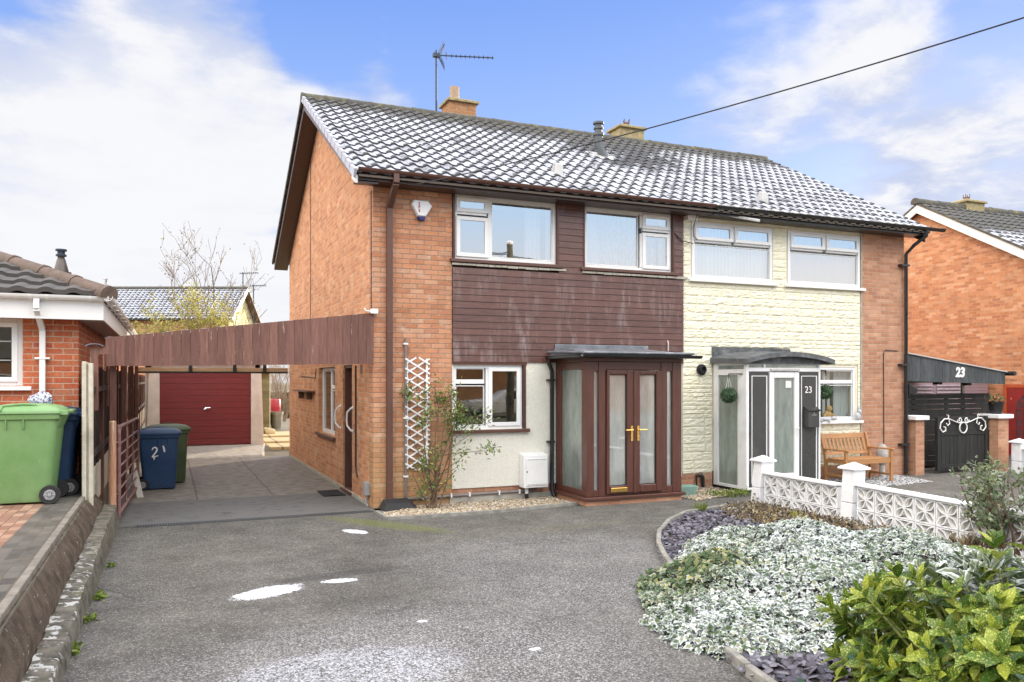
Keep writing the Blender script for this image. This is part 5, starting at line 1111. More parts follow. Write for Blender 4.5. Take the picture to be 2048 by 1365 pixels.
# "21" brushed in white on the side of the blue bin (bin turned by 180 deg: outward side is local +y)
def brush(strokes, parent):
    mb = MB()
    for st in strokes:
        for i in range(len(st)-1):
            (x0,z0,w0),(x1,z1,w1) = st[i], st[i+1]
            yy_ = lambda z: .231+(z-.06)*(.03/.56)+.004 if z < .62 else .261+(z-.62)*(.01/.28)+.004
            d = V((x1-x0,0,z1-z0)); nrm = V((-d.z,0,d.x)).normalized() if d.length else V((1,0,0))
            mb.quad((x0+nrm.x*w0,yy_(z0),z0+nrm.z*w0),(x1+nrm.x*w1,yy_(z1),z1+nrm.z*w1),(x1-nrm.x*w1,yy_(z1),z1-nrm.z*w1),(x0-nrm.x*w0,yy_(z0),z0-nrm.z*w0))
    return mb.build('painted_number', M['letter_white'], parent)
two = [(.10,.70,.008),(.085,.735,.011),(.05,.75,.011),(.025,.73,.013),(.02,.70,.014),(.04,.66,.013),(.07,.62,.012),(.095,.585,.011),(.10,.578,.011),(.06,.585,.009),(.0,.6,.007)]
brush([two, [(.07,.58,.009),(.068,.53,.008)], [(.055,.575,.008),(.07,.545,.007)], [(-.075,.77,.013),(-.09,.72,.015),(-.10,.66,.013)]], b21)
mb = MB()
rng2 = random.Random(5); blob((0,0,0),.13,.1,.1,mb)
mb.v = [(x*(1+rng2.uniform(-.25,.25))-4.24, y*(1+rng2.uniform(-.2,.2))-.36, z*(1+rng2.uniform(-.25,.25))+1.67) for x, y, z in mb.v]
k = NT('patterned_cloth'); col = k.ramp(k.noise(45, 3, .6), (.42,(.08,.1,.2)),(.5,(.62,.63,.68)),(.62,(.75,.75,.78))); M['pattern'] = k.fin(col, .9); tag(mb.build('fabric_bundle', M['pattern'], smooth=True, loc=(-4.24,-.36,1.6)), 'blue and white patterned fabric bundle on the hidden blue bin', 'cloth')
mb = MB().lathe((-4.86,-.55,.5), [(.12,0),(.16,.3),(.165,.3),(.17,.32),(.15,.32),(.11,.03)], 16); tag(mb.build('bucket', plain('pale_blue', (.16,.3,.55), .5), smooth=True, loc=(-4.86,-.55,.5)), 'light blue bucket at the edge behind the green bin', 'bucket')
# door mat and drain
mb = MB(); mb.box(-.46,-.1,1.5,1.53,.004,.022); mb.box(-.46,-.1,2.12,2.15,.004,.022)
for i in range(12): x = -.46+i*.03; mb.box(x,x+.014,1.5,2.15,.004,.02)
for i in range(8): y = 1.55+i*.075; mb.box(-.46,-.1,y,y+.015,.004,.018)
tag(mb.build('door_mat', M['black_rubber'], loc=(-.28,1.8,0)), 'black rubber grid mat outside the side door', 'mat')
mb = MB(); mb.box(-3.2,-.08,-.31,-.295,0,.012); mb.box(-3.2,-.08,-.185,-.17,0,.012); x = -3.2
while x < -.08: mb.box(x,x+.02,-.295,-.185,0,.011); x += .034
tag(mb.build('drain_channel', plain('drain_iron', (.06,.062,.065), .5, .2, 9), loc=(-1.6,-.24,0)), 'narrow slotted drain channel crossing the drive', 'drain')
mb = MB(); mb.box(-3.2,-.08,-.3,-.18,-.02,.0035); tag(mb.build('drain_gully', M['black_rubber'], loc=(-1.6,-.24,-.01)), kind='structure')
# shelf on the gable
mb = MB(); mb.box(-.17,-.002,5.1,7.2,1.66,1.69); mb.box(-.12,-.002,5.5,5.53,1.5,1.66); mb.box(-.12,-.002,6.6,6.63,1.5,1.66); tag(mb.build('wall_shelf', M['rust'], loc=(-.1,6.1,1.66)), 'small old wooden shelf bracketed to the gable wall', 'shelf')
# ------------------------------------------------------------------ tv aerial on the roof
ta = wthing('tv_aerial', 'tall dark television aerial on mast beside the brick chimney', 'aerial', (2.5,4.9,7.4))
MB().tube([(2.62,5.1,7.2),(2.62,5.1,9.17)],.022,8).build('mast', M['aerial'], ta, smooth=True)
mb = MB(); mb.box(2.56,2.68,5.02,5.14,7.55,7.72); mb.box(2.55,2.7,5.05,5.15,9.02,9.1); mb.build('clamp', M['aerial'], ta)
bdir = V((.93,-.33,-.02)).normalized(); bo = V((2.6,5.1,9.06)); bs = V((.33,.93,0)).normalized(); mb = MB()
mb.tube([tuple(bo-bdir*.05),tuple(bo+bdir*1.28)],.014,6)
for i in range(10):
    c = bo+bdir*(.36+i*.1); mb.tube([tuple(c-bs*.1),tuple(c+bs*.1)],.007,5); mb.tube([tuple(c-V((0,0,.035))),tuple(c+V((0,0,.035)))],.011,5)
c = bo+bdir*.24; mb.tube([tuple(c-bs*.18),tuple(c+bs*.18)],.01,5); mb.tube([tuple(c-bs*.14+V((0,0,-.06))),tuple(c+bs*.2+V((0,0,.1)))],.008,5)
for s in (-1, 1):
    e_ = bo+bdir*.2+V((0,0,s*.26))
    for q in (-.18,-.06,.06,.18): mb.tube([tuple(bo+bdir*.08+bs*q),tuple(e_+bs*q)],.006,5)
    mb.tube([tuple(bo+bdir*.06),tuple(e_)],.012,5)
mb.build('antenna', M['aerial'], ta)
# telephone cable from the eaves corner up to the pole across the road
p0, p1 = V((.42,-.36,4.76)), V((10.6,-19.6,7.55)); pts = []
for i in range(41):
    s = i/40; q = p0.lerp(p1, s); q.z -= .75*4*s*(1-s); pts.append(tuple(q))
wire = MB().tube(pts, .0075, 6); tag(wire.build('telephone_cable', M['wire'], loc=tuple(p0)), 'black telephone cable slanting down over the roof to the eaves', 'cable')
# ------------------------------------------------------------------ bungalow next door
bu = wthing('bungalow', 'red brick bungalow with white gutters, white window and dark hipped roof', 'bungalow', (-6,0,.5))
mb = MB(); BX = -3.875
panel(mb, front(0), -9.5, BX, .3, 2.74, [(-6.4, -4.5, 1.84, 2.70)], .25); mb.box(BX-.25, BX, .25, 12, .3, 2.74); mb.box(-9.5, -9.25, .25, 12, .3, 2.74); mb.box(-9.25,BX-.25,11.75,12,.3,2.74)
mb.build('wall', M['brick_red'], bu)
w = window(bu, F0, -6.4, -4.5, 1.84, 2.70, [(-6.33,-5.45,1.91,2.63,0),(-5.36,-4.58,1.91,2.63,1)], .05, fw=.07, sillm='white_pvc', sillo=.06)
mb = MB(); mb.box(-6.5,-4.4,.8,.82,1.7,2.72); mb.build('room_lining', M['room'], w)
mb = MB()
for z in (2.16, 2.4): mb.box(-5.30,-4.64,.072,.08,z,z+.014)
mb.build('glazing_bar', M['white_pvc'], w)
FX = -3.565; mb = MB()
mb.box(-9.8, FX-.0, -.31, -.285, 2.68, 2.92); mb.box(FX-.025, FX, -.285, 12.3, 2.68, 2.92)
mb.build('fascia', M['white_pvc'], bu, bevel=.004)
mb = MB(); mb.box(-9.8, FX-.026, -.284, -.002, 2.70, 2.715); mb.box(BX+.002, FX-.026, -.002, 12.2, 2.70, 2.715); mb.build('soffit', plain('pale_soffit', (.6,.57,.55), .5), bu)
mb = MB(); half_gutter(mb, -9.8, FX+.07, -.365, 2.975, .06)
ring = lambda y: [(FX+.055+.06*math.cos(t), y, 2.975+.06*math.sin(t)) for t in lin(PI, 2*PI, 9)]+[(FX+.055+.052*math.cos(t), y, 2.975+.052*math.sin(t)) for t in lin(2*PI, PI, 9)]
mb.loft([ring(-.42), ring(12.2)]); g = mb.build('gutter', M['white_pvc'], bu, smooth=True)
for y in (.15,.9,1.7,2.5,3.3,4.3,5.4,6.6): mb = MB(); mb.box(FX, FX+.12, y, y+.03, 2.90, 2.915); mb.build('bracket', M['white_pvc'], g)
for x in (-4.2,-4.38,-3.72,-3.6): mb = MB(); half_gutter(mb, x, x+.03, -.365, 2.975, .068); mb.build('bracket', M['white_pvc'], g)
mb = MB(); sqtube(mb, [(-4.30,-.365,2.96),(-4.30,-.365,2.80),(-4.275,-.05,2.56),(-4.275,-.05,.5)], .068); mb.box(-4.36,-4.19,-.09,0,2.18,2.205); mb.build('downpipe', M['white_pvc'], bu, bevel=.006)
# hipped roof: front slope and the slope over the drive, rolled tiles on the front
cx0, cy0, cz0 = FX+.06, -.40, 2.99; pit = .40
rf = new_roof(); rf_rows = 14
tile_slope(rf, -9.8, cx0, (cy0, cz0), (cy0+4.4, cz0+4.4*pit), rf_rows, .3, 10, .055)
# trim along the hip line (x + y = const in plan)
bm = bmesh.new(); vs = [bm.verts.new(v) for v in rf.v]
uvl = bm.loops.layers.uv.new('UVMap')
for f in rf.f:
    fa = bm.faces.new([vs[i] for i in f])
    for l, i in zip(fa.loops, f): l[uvl].uv = rf.uvl[i]
bmesh.ops.bisect_plane(bm, geom=bm.verts[:]+bm.edges[:]+bm.faces[:], plane_co=(cx0-.02, cy0, 0), plane_no=(1,1,0), clear_outer=True)
me = bpy.data.meshes.new('roof'); bm.normal_update(); bm.to_mesh(me); bm.free(); me.materials.append(M['roof_bare'])
me.transform(Matrix.Translation(-WO[bu.name])); br = bpy.data.objects.new('roof', me); COL.objects.link(br); br.parent = bu; WO[br.name] = WO[bu.name]
mb = MB(); t = 4.4; P0 = (cx0,cy0,cz0-.02); P1 = (cx0-t,cy0+t,cz0-.02+t*pit); mb.quad(P0,(cx0,12.5,cz0-.02),(cx0-t,8,cz0-.02+t*pit),P1); mb.quad(P0,P1,(-9.8,cy0+t,cz0-.04+t*pit),(-9.8,cy0,cz0-.04)); mb.build('roof_side', M['ridge'], br)
mb = MB(); n = 11
for i in range(n):
    a = V(P0).lerp(V(P1), i/n); b = V(P0).lerp(V(P1), (i+1)/n); d = (b-a).normalized(); s = d.cross(V((0,0,1))).normalized(); u = s.cross(d)
    ring = lambda c, r: [tuple(c+s*r*math.cos(q)+u*r*(math.sin(q)*.9+.2)) for q in lin(-.3,PI+.3,9)]
    mb.loft([ring(a-d*.01,.135),ring(a+d*.05,.135),ring(a+d*.055,.125),ring(b,.122)])
mb.build('hip_tiles', M['ridge_red'], br, smooth=True)
MB().tube([(cx0-.05,cy0+.05,3.0),(cx0-.03,cy0+.02,3.16),(cx0-.02,cy0+.0,3.2),(cx0-.05,cy0+.04,3.21)], .014, 6).build('hip_iron', M['pale_metal'], br)
ff = wthing('metal_flue', 'dark metal stove flue rising behind the bungalow roof', 'flue', (-4.5,4,3.4))
MB().lathe((-4.5,4,3.2), [(.075,0),(.075,.57)], 16).build('pipe', M['aerial'], ff, smooth=True)
MB().lathe((-4.5,4,3.76), [(.16,0),(.16,.015),(.12,.02),(.065,.24),(.055,.25),(.055,.3)], 16).build('cone', plain('flue_metal', (.1,.085,.075), .45, .3, 6, metal=.4), ff, smooth=True)
mb = MB().lathe((-4.5,4,4.05), [(.085,0),(.085,.03),(.06,.03),(.06,.09),(.09,.09),(.09,.12)], 14); mb.build('cap', M['aerial'], ff, smooth=True)

# ------------------------------------------------------------------ house beyond the back gardens
cr = V((.9191,-.394,0)); cf = V((.394,.9191,0))     # directions across and along the view
def vp(r, d, z): q = CAMP+cr*r+cf*d; return (q.x, q.y, z)
D = 58.; w_ = 3.15; re = -.3294*D; zr, ze = 1.92+182/1606*D, 1.92+122/1606*(D-w_); rl = re-22
fh = wthing('gabled_house', 'distant house with frosted grey roof and cream gable', 'house', vp(re-10,D,0))
mb = MB(); wl = [vp(re-.4, D-w_+.4, 0), vp(rl, D-w_+.4, 0), vp(rl, D+w_-.4, 0), vp(re-.4, D+w_-.4, 0)]
mb.hexa([*wl, *[(x,y,ze-.1) for x,y,z in wl]]); mb.build('wall', M['brick_far'], fh)
mb = MB(); g0, g1, g2 = vp(re-.38,D-w_+.38,0), vp(re-.38,D+w_-.38,0), vp(re-.38,D,0); g_ = [(g0[0],g0[1],2),(g1[0],g1[1],2),(g1[0],g1[1],ze),(g2[0],g2[1],zr-.15),(g0[0],g0[1],ze)]
mb.v = g_+[tuple(V(p)-cr*.05) for p in g_]; mb.f = [(0,1,2,3,4),(9,8,7,6,5)]; mb.m = [0,0]; mb.build('gable', plain('cream_render', (.72,.64,.36), .9), fh)
# tiled slope facing us
rf = new_roof(); tile_slope(rf, 0, 22, (0, ze), (w_, zr), 13, .33, 6, .05)
Mx = lambda p: vp(rl+p[0], D-w_+p[1], p[2]); rf.v = [Mx(p) for p in rf.v]; ro = roof_obj('roof', rf, M['roof'], fh)
mb = MB(); mb.quad(vp(re,D,zr),vp(rl,D,zr),vp(rl,D+w_,ze),vp(re,D+w_,ze)); mb.quad(vp(re,D,zr-.05),vp(rl,D,zr-.05),vp(rl,D-w_,ze-.05),vp(re,D-w_,ze-.05)); mb.build('roof_back', M['roof_bare'], ro)
MB().tube([vp(rl,D,zr+.04),vp(re,D,zr+.04)], .13, 8).build('ridge_tiles', M['ridge'], ro)
mb = MB(); mb.bar(vp(re+.02,D,zr-.1),vp(re+.02,D-w_,ze-.1),.06,.28); mb.build('barge_board', M['white_trim'], fh); mb = MB(); mb.bar(vp(re+.02,D,zr-.1),vp(re+.02,D+w_,ze-.1),.06,.3); mb.bar(vp(re-.1,D,zr-.25),vp(re-.1,D+w_,ze-.3),.5,.03); mb.build('barge_board', M['brown_pvc'], fh)
mb = MB(); mb.bar(vp(rl,D-w_-.08,ze-.04),vp(re,D-w_-.08,ze-.04),.14,.12); mb.build('gutter', M['wire'], fh)
def far_aerial(px, ytop, ybase, label, ln):
    r = (px-1024)/1606*(D+1); zb, zt = 1.92+(760-ybase)/1606*(D+1), 1.92+(760-ytop)/1606*(D+1); t = wthing('tv_aerial', label, 'aerial', vp(r,D+1,zb))
    MB().tube([vp(r,D+1,zb-1),vp(r,D+1,zt)], .04, 6).build('mast', M['aerial'], t)
    mb = MB().tube([vp(r-.25,D+1,zt-.1),vp(r+ln,D+1,zt-.02)], .022, 5)
    for q in lin(-.2, ln, 9): mb.tube([vp(r+q,D+.8,zt-.08),vp(r+q,D+1.2,zt-.08)], .012, 4); mb.tube([vp(r+q,D+1,zt-.14),vp(r+q,D+1,zt+.0)], .015, 4)
    mb.build('antenna', M['aerial'], t)
far_aerial(486, 545, 580, 'small aerial standing above the ridge of the distant frosted roof', 1.1)
far_aerial(507, 570, 620, 'lower small aerial beside the distant cream gable', .9)

# ------------------------------------------------------------------ trees and shrubs behind the carport
def grow(mb, tips, p, d, ln, r, lvl, rnd, up=.25, spread=.55, segs=5, n=(2,4), shrink=.62, rmin=.002):
    pts = [p.copy()]; rs = [r]; q = p.copy(); dd = d.copy()
    for i in range(segs):
        dd = (dd+V((rnd.gauss(0,.11),rnd.gauss(0,.11),rnd.gauss(0,.08)+up*.12))).normalized(); q = q+dd*ln/segs; pts.append(q.copy()); rs.append(max(rmin, r*(1-.55*(i+1)/segs)))
    mb.tube(pts, rs, 6 if lvl > 1 else 4, cap=False)
    if lvl <= 1: tips += [(pts[i], dd.copy()) for i in range(1, len(pts))]
    if lvl <= 0: return
    for k in range(rnd.randint(*n)):
        i = rnd.randint(1, segs); a = V((rnd.gauss(0,1),rnd.gauss(0,1),rnd.gauss(.2,.6))).normalized()
        nd = (dd*(1-spread)+a*spread+V((0,0,up))).normalized(); grow(mb, tips, pts[i], nd, ln*shrink*rnd.uniform(.7,1.15), rs[i]*.62, lvl-1, rnd, up, spread, segs, n, shrink, rmin)
def leafy(name, tips, per, size, mat, parent, spread=.05, rnd_seed=1, droop=0, shape=LEAF_OVAL):
    P = []; A = []
    g = np.random.default_rng(rnd_seed)
    for p, d in tips:
        for k in range(per if isinstance(per, int) else g.poisson(per)):
            P.append(np.array(p)+g.normal(size=3)*spread); A.append(np.array(d)+g.normal(size=3)*.9-np.array((0,0,droop)))
    P = np.array(P); A = np.array(A); n = len(P)
    return leaf_cloud(name, shape[0], shape[1], shape[2], P, A, np.array((0,0,1.))+g.normal(size=(n,3))*.5, g.uniform(*size, n), mat, parent)
def tree_at(px, d, z): return V(vp((px-1024)/1606*d, d, z))
rnd = random.Random(11)
bt = wthing('bare_tree', 'bare winter tree with a few clinging leaves behind the carport', 'tree', tuple(tree_at(420,29,0)))
mb = MB(); tips = []; b0 = tree_at(420,29,0); mb.tube([tuple(b0),tuple(b0+V((0,0,1.2)))],[.12,.1],8)
for (px, py, r) in ((335,560,.03),(352,515,.034),(378,490,.04),(402,500,.03),(432,470,.045),(418,520,.035),(445,500,.03),(470,520,.03),(505,590,.025),(515,630,.02),(398,540,.03),(485,560,.02)):
    e_ = tree_at(px,29,1.92+(760-py)/1606*29); s_ = b0+V((rnd.uniform(-.2,.2),rnd.uniform(-.3,.3),1.1)); v_ = e_-s_; grow(mb, tips, s_, v_.normalized(), v_.length*.8, r*.8, 2, rnd, .3, .5, 7, (4,6), .4, .005)
mb.build('trunk', M['twig'], bt, smooth=True); leafy('crown', tips, .35, (.05,.1), M['dry'], bt, .06, 4)
def bush(name, label, cat, px, d, ztop, width, n, size, mat, seed, zb=0, stems=12, group=None, twig='twig_pale', per=4):
    b = tree_at(px,d,zb); t = wthing(name, label, cat, tuple(b), group); g = random.Random(seed); mb = MB(); tips = []
    for i in range(stems):
        a = g.uniform(0,2*PI); e_ = b+V((math.cos(a)*width*g.uniform(.2,1),math.sin(a)*width*g.uniform(.2,.7),(ztop-zb)*g.uniform(.6,1))); v_ = e_-b; grow(mb, tips, b+V((g.uniform(-.1,.1),g.uniform(-.1,.1),0)), (v_.normalized()*.6+V((0,0,.5))).normalized(), v_.length*.9, .018, 2, g, .15, .55, 5, n, .5, .004)
    mb.build('stems', M[twig], t, smooth=True)
    if per: leafy('leaves', tips, per, size, M[mat], t, .07, seed)
    return t
bush('leafy_shrub', 'pale yellow green shrub rising above the carport fascia', 'shrub', 392, 27, 4.2, 1.9, (3,5), (.07,.14), 'yellow_green', 21, 2.0, 16, None, 'twig_pale', 2)
bush('leafy_shrub', 'low pale shrub against the bungalow gutter behind the fascia', 'shrub', 315, 26.5, 3.95, 1.3, (3,5), (.07,.13), 'yellow_green', 22, 2.0, 11, None, 'twig_pale', 2)
bush('bare_hedge', 'sunlit tangled bare hedge seen through the carport gap', 'hedge', 566, 33, 2.75, 1.6, (4,7), (.04,.07), 'dry', 23, .2, 26, None, 'twig_pale', 0)
sh = wthing('shed', 'greenish timber shed beside the garage', 'shed', (-.2,14.2,.2))
q0, q1 = tree_at(516,26,0), tree_at(539,26,0); mb = MB(); a_, b_ = q0-cr*2, q1
mb.hexa([(p.x,p.y,z) for z in (.15,2.12) for p in (a_, b_, tree_at(541,28,0), a_+cf*2)]); mb.build('wall', M['shed_wood'], sh)
mb = MB(); mb.hexa([(p.x,p.y,z) for z in (2.122,2.2) for p in (a_-cf*.15-cr*.1, b_-cf*.15+cr*.06, tree_at(543,28,0), a_+cf*2-cr*.1)]); mb.build('roof', M['beam_wood'], sh)
def drum(px, d, z, r, h, mat, name, label, cat, prof=None):
    c = tree_at(px,d,z); mb = MB().lathe(tuple(c), prof or [(r*.9,0),(r,.05),(r,h*.3),(r*1.03,h*.33),(r,h*.36),(r,h*.64),(r*1.03,h*.67),(r,h*.7),(r,h*.95),(r*.85,h)], 24); return tag(mb.build(name, M[mat], smooth=True, loc=tuple(c), angle=50), label, cat)
drum(550.5, 31, .2, .2, .98, 'barrel_red', 'plastic_barrel', 'red plastic barrel standing beyond the dustbin', 'barrel')
drum(553, 28, .21, .23, .62, 'galv', 'dustbin', 'grey metal dustbin on the sunlit flagstones', 'dustbin', [(.17,0),(.21,.5),(.235,.5),(.235,.6),(.215,.6),(.19,.1)])
mb = MB(); g = random.Random(2)
for i in range(5):
    c = tree_at(527+i*4, 26-i*.2, .2); blob((c.x,c.y,c.z+.06),g.uniform(.1,.18),g.uniform(.1,.18),g.uniform(.08,.16),mb)
tag(mb.build('rubble', M['flag'], loc=tuple(tree_at(530,26,.2))), kind='stuff')
sf = wthing('board_fence', 'low dark boundary fence at the bottom of the back garden', 'fence', tuple(tree_at(560,36,.2)))
mb = MB(); a_, b_ = tree_at(500,36,0), tree_at(620,36,0); mb.hexa([(p.x,p.y,z) for z in (.1,1.35) for p in (a_,b_,b_+cf*.05,a_+cf*.05)]); mb.build('panel', M['dark_fence'], sf)

# ------------------------------------------------------------------ right side: neighbour's canopy, gates, piers, house 25
c2 = wthing('carport', 'grey boarded canopy fascia with white number 23', 'carport', (12.5,.3,1.9))
mb = MB(); x = 10.9; x1_ = 14.3; tt = lambda q: 2.50-(q-10.9)/3.4*.42; bb_ = lambda q: 1.90-(q-10.9)/3.4*.08
while x < x1_-.01:
    w = min(.11, x1_-x); mb.hexa(((x+.0015,.285,bb_(x)),(x+w-.0015,.285,bb_(x)),(x+w-.0015,.31,bb_(x)),(x+.0015,.31,bb_(x)),(x+.0015,.285,tt(x)),(x+w-.0015,.285,tt(x+w)),(x+w-.0015,.31,tt(x+w)),(x+.0015,.31,tt(x)))); x += w
mb.build('fascia_board', M['canopy_wood'], c2)
mb = MB(); mb.hexa(((10.88,.25,2.512),(14.4,.25,2.075),(14.4,6,2.075),(10.88,6,2.512),(10.88,.25,2.535),(14.4,.25,2.098),(14.4,6,2.098),(10.88,6,2.535))); mb.build('roof_sheet', M['pale_metal'], c2)
mb = MB().tube([(14.36,.1,2.06),(14.36,6,2.06)], .05, 8); mb.build('gutter', M['black_plastic'], c2)
for x in (11.2, 12.3, 13.2): mb = MB(); mb.box(x, x+.14, .375, .5, bb_(x)-.05, bb_(x)+.08); mb.build('bracket', M['black_wood'], c2)
mb = MB(); mb.box(10.9,14.2,.32,.37,1.86,1.95); mb.build('beam', M['black_wood'], c2)
MB().tube([(13.75,.9,0),(13.75,.9,2.1)], .045, 10).build('post', M['pale_metal'], c2, smooth=True)
text_mesh('lettering', '23', .28, M['letter_white'], c2, (12.85,.275,2.07), (1,0,0), (0,0,1), .006, .12, .012)
for (x, y, top, lb) in ((11.12,-.05,1.2,'slim brick gate pier against the black downpipe'),(13.33,-.2,1.2,'brick gate pier carrying a black flower pot')):
    g_ = wthing('gate_pier', lb, 'gate pier', (x,y,0), 'brick gate piers with white caps'); s = .12 if x < 12 else .16
    mb = MB(); mb.box(x-s, x+s, y-s, y+s, -.05, top-.09); mb.build('pier', M['brick_pink'], g_)
    mb = MB(); mb.box(x-s-.07, x+s+.07, y-s-.07, y+s+.07, top-.09, top-.005); mb.build('cap', M['block_white'], g_, bevel=.01)
fp = wthing('flower_pot', 'black plastic pot with a few red flowers on the brick pier', 'flower pot', (13.33,-.2,1.2))
MB().lathe((13.33,-.2,1.195), [(.11,0),(.15,.24),(.165,.24),(.165,.27),(.14,.27),(.12,.2)], 16).build('pot', M['black_plastic'], fp, smooth=True)
P = np.array((13.33,-.2,1.5))+RNG.normal(size=(90,3))*np.array((.09,.09,.04)); leaf_cloud('flowers', *LEAF_OVAL, P, RNG.normal(size=(90,3))+np.array((0,0,.6)), unit(90), RNG.uniform(.05,.09,90), leaf('pot_flower', (.06,.12,.04), (.2,.28,.1), (.6,.08,.06)), fp)
gt2 = wthing('timber_gate', 'black boarded gate with white scroll ironwork', 'gate', (12.3,-.15,.05))
mb = MB(); x = 11.62
while x < 13.08: mb.box(x, x+.115, -.16, -.135, .08, .86); x += .12
mb.box(11.6,13.1,-.175,-.16,.78,.86); mb.box(11.6,13.1,-.175,-.16,.1,.18); mb.build('board', M['black_wood'], gt2, bevel=.003)
mb = MB(); mb.box(11.6,11.68,-.19,-.12,.05,1.16); mb.box(13.02,13.1,-.19,-.12,.05,1.16); mb.box(11.68,13.02,-.17,-.13,1.09,1.16); mb.box(11.68,13.02,-.155,-.14,.86,1.09); mb.build('frame', M['black_wood'], gt2, bevel=.005)
mb = MB(); y = -.2
def spiral(cx, cz, r0, a0, turns, sgn, n=22): return [(cx+sgn*r0*(1-t*.8)*math.cos(a0+turns*2*PI*t), y, cz+r0*(1-t*.8)*math.sin(a0+turns*2*PI*t)) for t in lin(0,1,n)]
ccx = 12.33
mb.tube([(ccx+.11*math.cos(a), y, .93+.11*math.sin(a)) for a in lin(0,2*PI,20)], .013, 5)
for s in (-1, 1):
    mb.tube(spiral(ccx+s*.1, 1.09, .075, PI, 1.2, -s), .012, 5); mb.tube([(ccx+s*.03,y,1.03),(ccx+s*.2,y,1.05),(ccx+s*.42,y,1.12)], .011, 5)
    mb.tube([(ccx+s*.42,y,1.12),(ccx+s*.55,y,1.12),(ccx+s*.66,y,1.04),(ccx+s*.68,y,.93),(ccx+s*.6,y,.85),(ccx+s*.52,y,.88),(ccx+s*.52,y,.95),(ccx+s*.57,y,.96)], .013, 5)
    mb.tube([(ccx+s*.42,y,1.12),(ccx+s*.40,y,1.02),(ccx+s*.46,y,.98),(ccx+s*.49,y,1.03)], .012, 5); mb.tube([(ccx+s*.44,y,1.12),(ccx+s*.43,y,1.19),(ccx+s*.48,y,1.2)], .011, 5)
mb.build('scrollwork', M['letter_white'], gt2, smooth=True)
sg = wthing('slatted_screen', 'black horizontal slatted screen behind the scroll gate', 'screen', (13,.7,0))
mb = MB(); z = .05; g = random.Random(4)
while z < 1.55:
    x = 11.0
    while x < 14.4:
        w = g.choice((.5,.7,.9)); gp_ = .012 if g.random() < .6 else .002
        mb.box(x, min(x+w, 14.4), .7, .72, z, z+.112-gp_); x += w+.004
    z += .112
for x in (11.0,12.0,13.0,14.35): mb.box(x,x+.06,.725,.78,0,1.58)
mb.box(11.0,14.4,.69,.74,1.56,1.6); mb.build('slats', M['black_wood'], sg)
mb = MB(); mb.box(10.95,14.5,1.6,1.62,0,1.55); mb.build('backing', M['pale_metal'], sg)
lg = wthing('garage', 'lilac painted garage front half hidden under the grey canopy', 'garage', (15,2.6,0))
mb = MB(); mb.box(11.2,16.9,2.6,6,-.3,1.4); z = 1.4
while z < 2.0: mb.box(11.2,16.9,2.6,6,z+.003,z+.075); z += .078
mb.build('panel', M['lilac'], lg)
mb = MB()
for x0_ in (13.9,15.0):
    for i in range(4): mb.box(x0_,x0_+.95,2.57,2.6,1.5+i*.085,1.54+i*.085)
mb.build('louvre_vent', plain('lilac_pale', (.5,.45,.5), .5), lg)
h25 = wthing('brick_house', 'orange brick gable house with white barge boards and red door', 'house', (17.06,4.5,-.3))
NX, ap = 17.06, 4.75; zA = 6.93; sl = .558
mb = MB(); mb.prism([(-1.2,-.4),(9.6,-.4),(9.6,zA-.15-(9.6-ap)*sl),(ap,zA-.15),(-1.2,zA-.15-(ap+1.2)*sl)], NX, NX+.3, yz); mb.box(NX+.3,27,-1.2,-.95,-.4,3.6); mb.box(NX+.3,27,9.35,9.6,-.4,3.6); mb.build('wall', M['brick_far'], h25)
mb = MB(); mb.prism([(-1.6,zA-(ap+1.6)*sl),(ap,zA),(ap,zA-.24),(-1.6,zA-.24-(ap+1.6)*sl)], NX-.2, NX-.16, yz); mb.prism([(10,zA-(10-ap)*sl),(ap+.002,zA),(ap+.002,zA-.24),(10,zA-.24-(10-ap)*sl)], NX-.2, NX-.16, yz); mb.build('barge_board', M['white_trim'], h25)
mb = MB(); mb.prism([(-1.6,zA-.17-(ap+1.6)*sl),(ap,zA-.17),(10,zA-.17-(10-ap)*sl),(10,zA-.2-(10-ap)*sl),(ap,zA-.2),(-1.6,zA-.2-(ap+1.6)*sl)], NX-.16, NX-.003, yz); mb.build('soffit', M['brown_soffit'], h25)
rf = new_roof(); tile_slope(rf, NX-.22, 27.2, (-1.65,zA+.03-(ap+1.65)*sl), (ap,zA+.03), 21, .3, 8, .035); ro = roof_obj('roof', rf, M['roof'], h25)
mb = MB(); mb.prism([(ap,zA+.02),(10.1,zA+.02-(10.1-ap)*sl),(10.1,zA-.03-(10.1-ap)*sl),(ap,zA-.03)], NX-.22, 27.2, yz); mb.build('roof_back', M['ridge'], ro)
mb = MB(); ridge_tiles(mb, NX-.26, 27, ap, zA+.05, .13); mb.build('ridge_tiles', M['ridge'], ro, smooth=True)
e = V((0,-1.65,zA+.03-(ap+1.65)*sl)); r = V((0,ap,zA+.03)); mb = MB(); mb.bar((NX-.2,e.y,e.z-.0),(NX-.2,r.y,r.z),.06,.05); mb.build('verge_cap', M['ridge'], ro)
chimney(h25, 18.75, 19.5, 4.6, 5.2, 6.3, 7.15, M['lichen_stone'], False, True)
rdy = (.9, 2.27, -.3, 1.78)
mb = MB(); mb.box(NX-.03,NX-.001,rdy[0],rdy[0]+.09,-.3,1.8); mb.box(NX-.03,NX-.001,rdy[1]-.09,rdy[1],-.3,1.8); mb.box(NX-.03,NX-.001,rdy[0]+.09,rdy[1]-.09,1.72,1.8); fr_ = mb.build('door_frame', plain('orange_frame', (.5,.1,.03), .5), h25)
mb = MB(); mb.box(NX-.02,NX-.002,.99,2.18,-.3,1.72); d = mb.build('door', M['red_paint'], h25)
mb = MB(); cy_ = 1.585
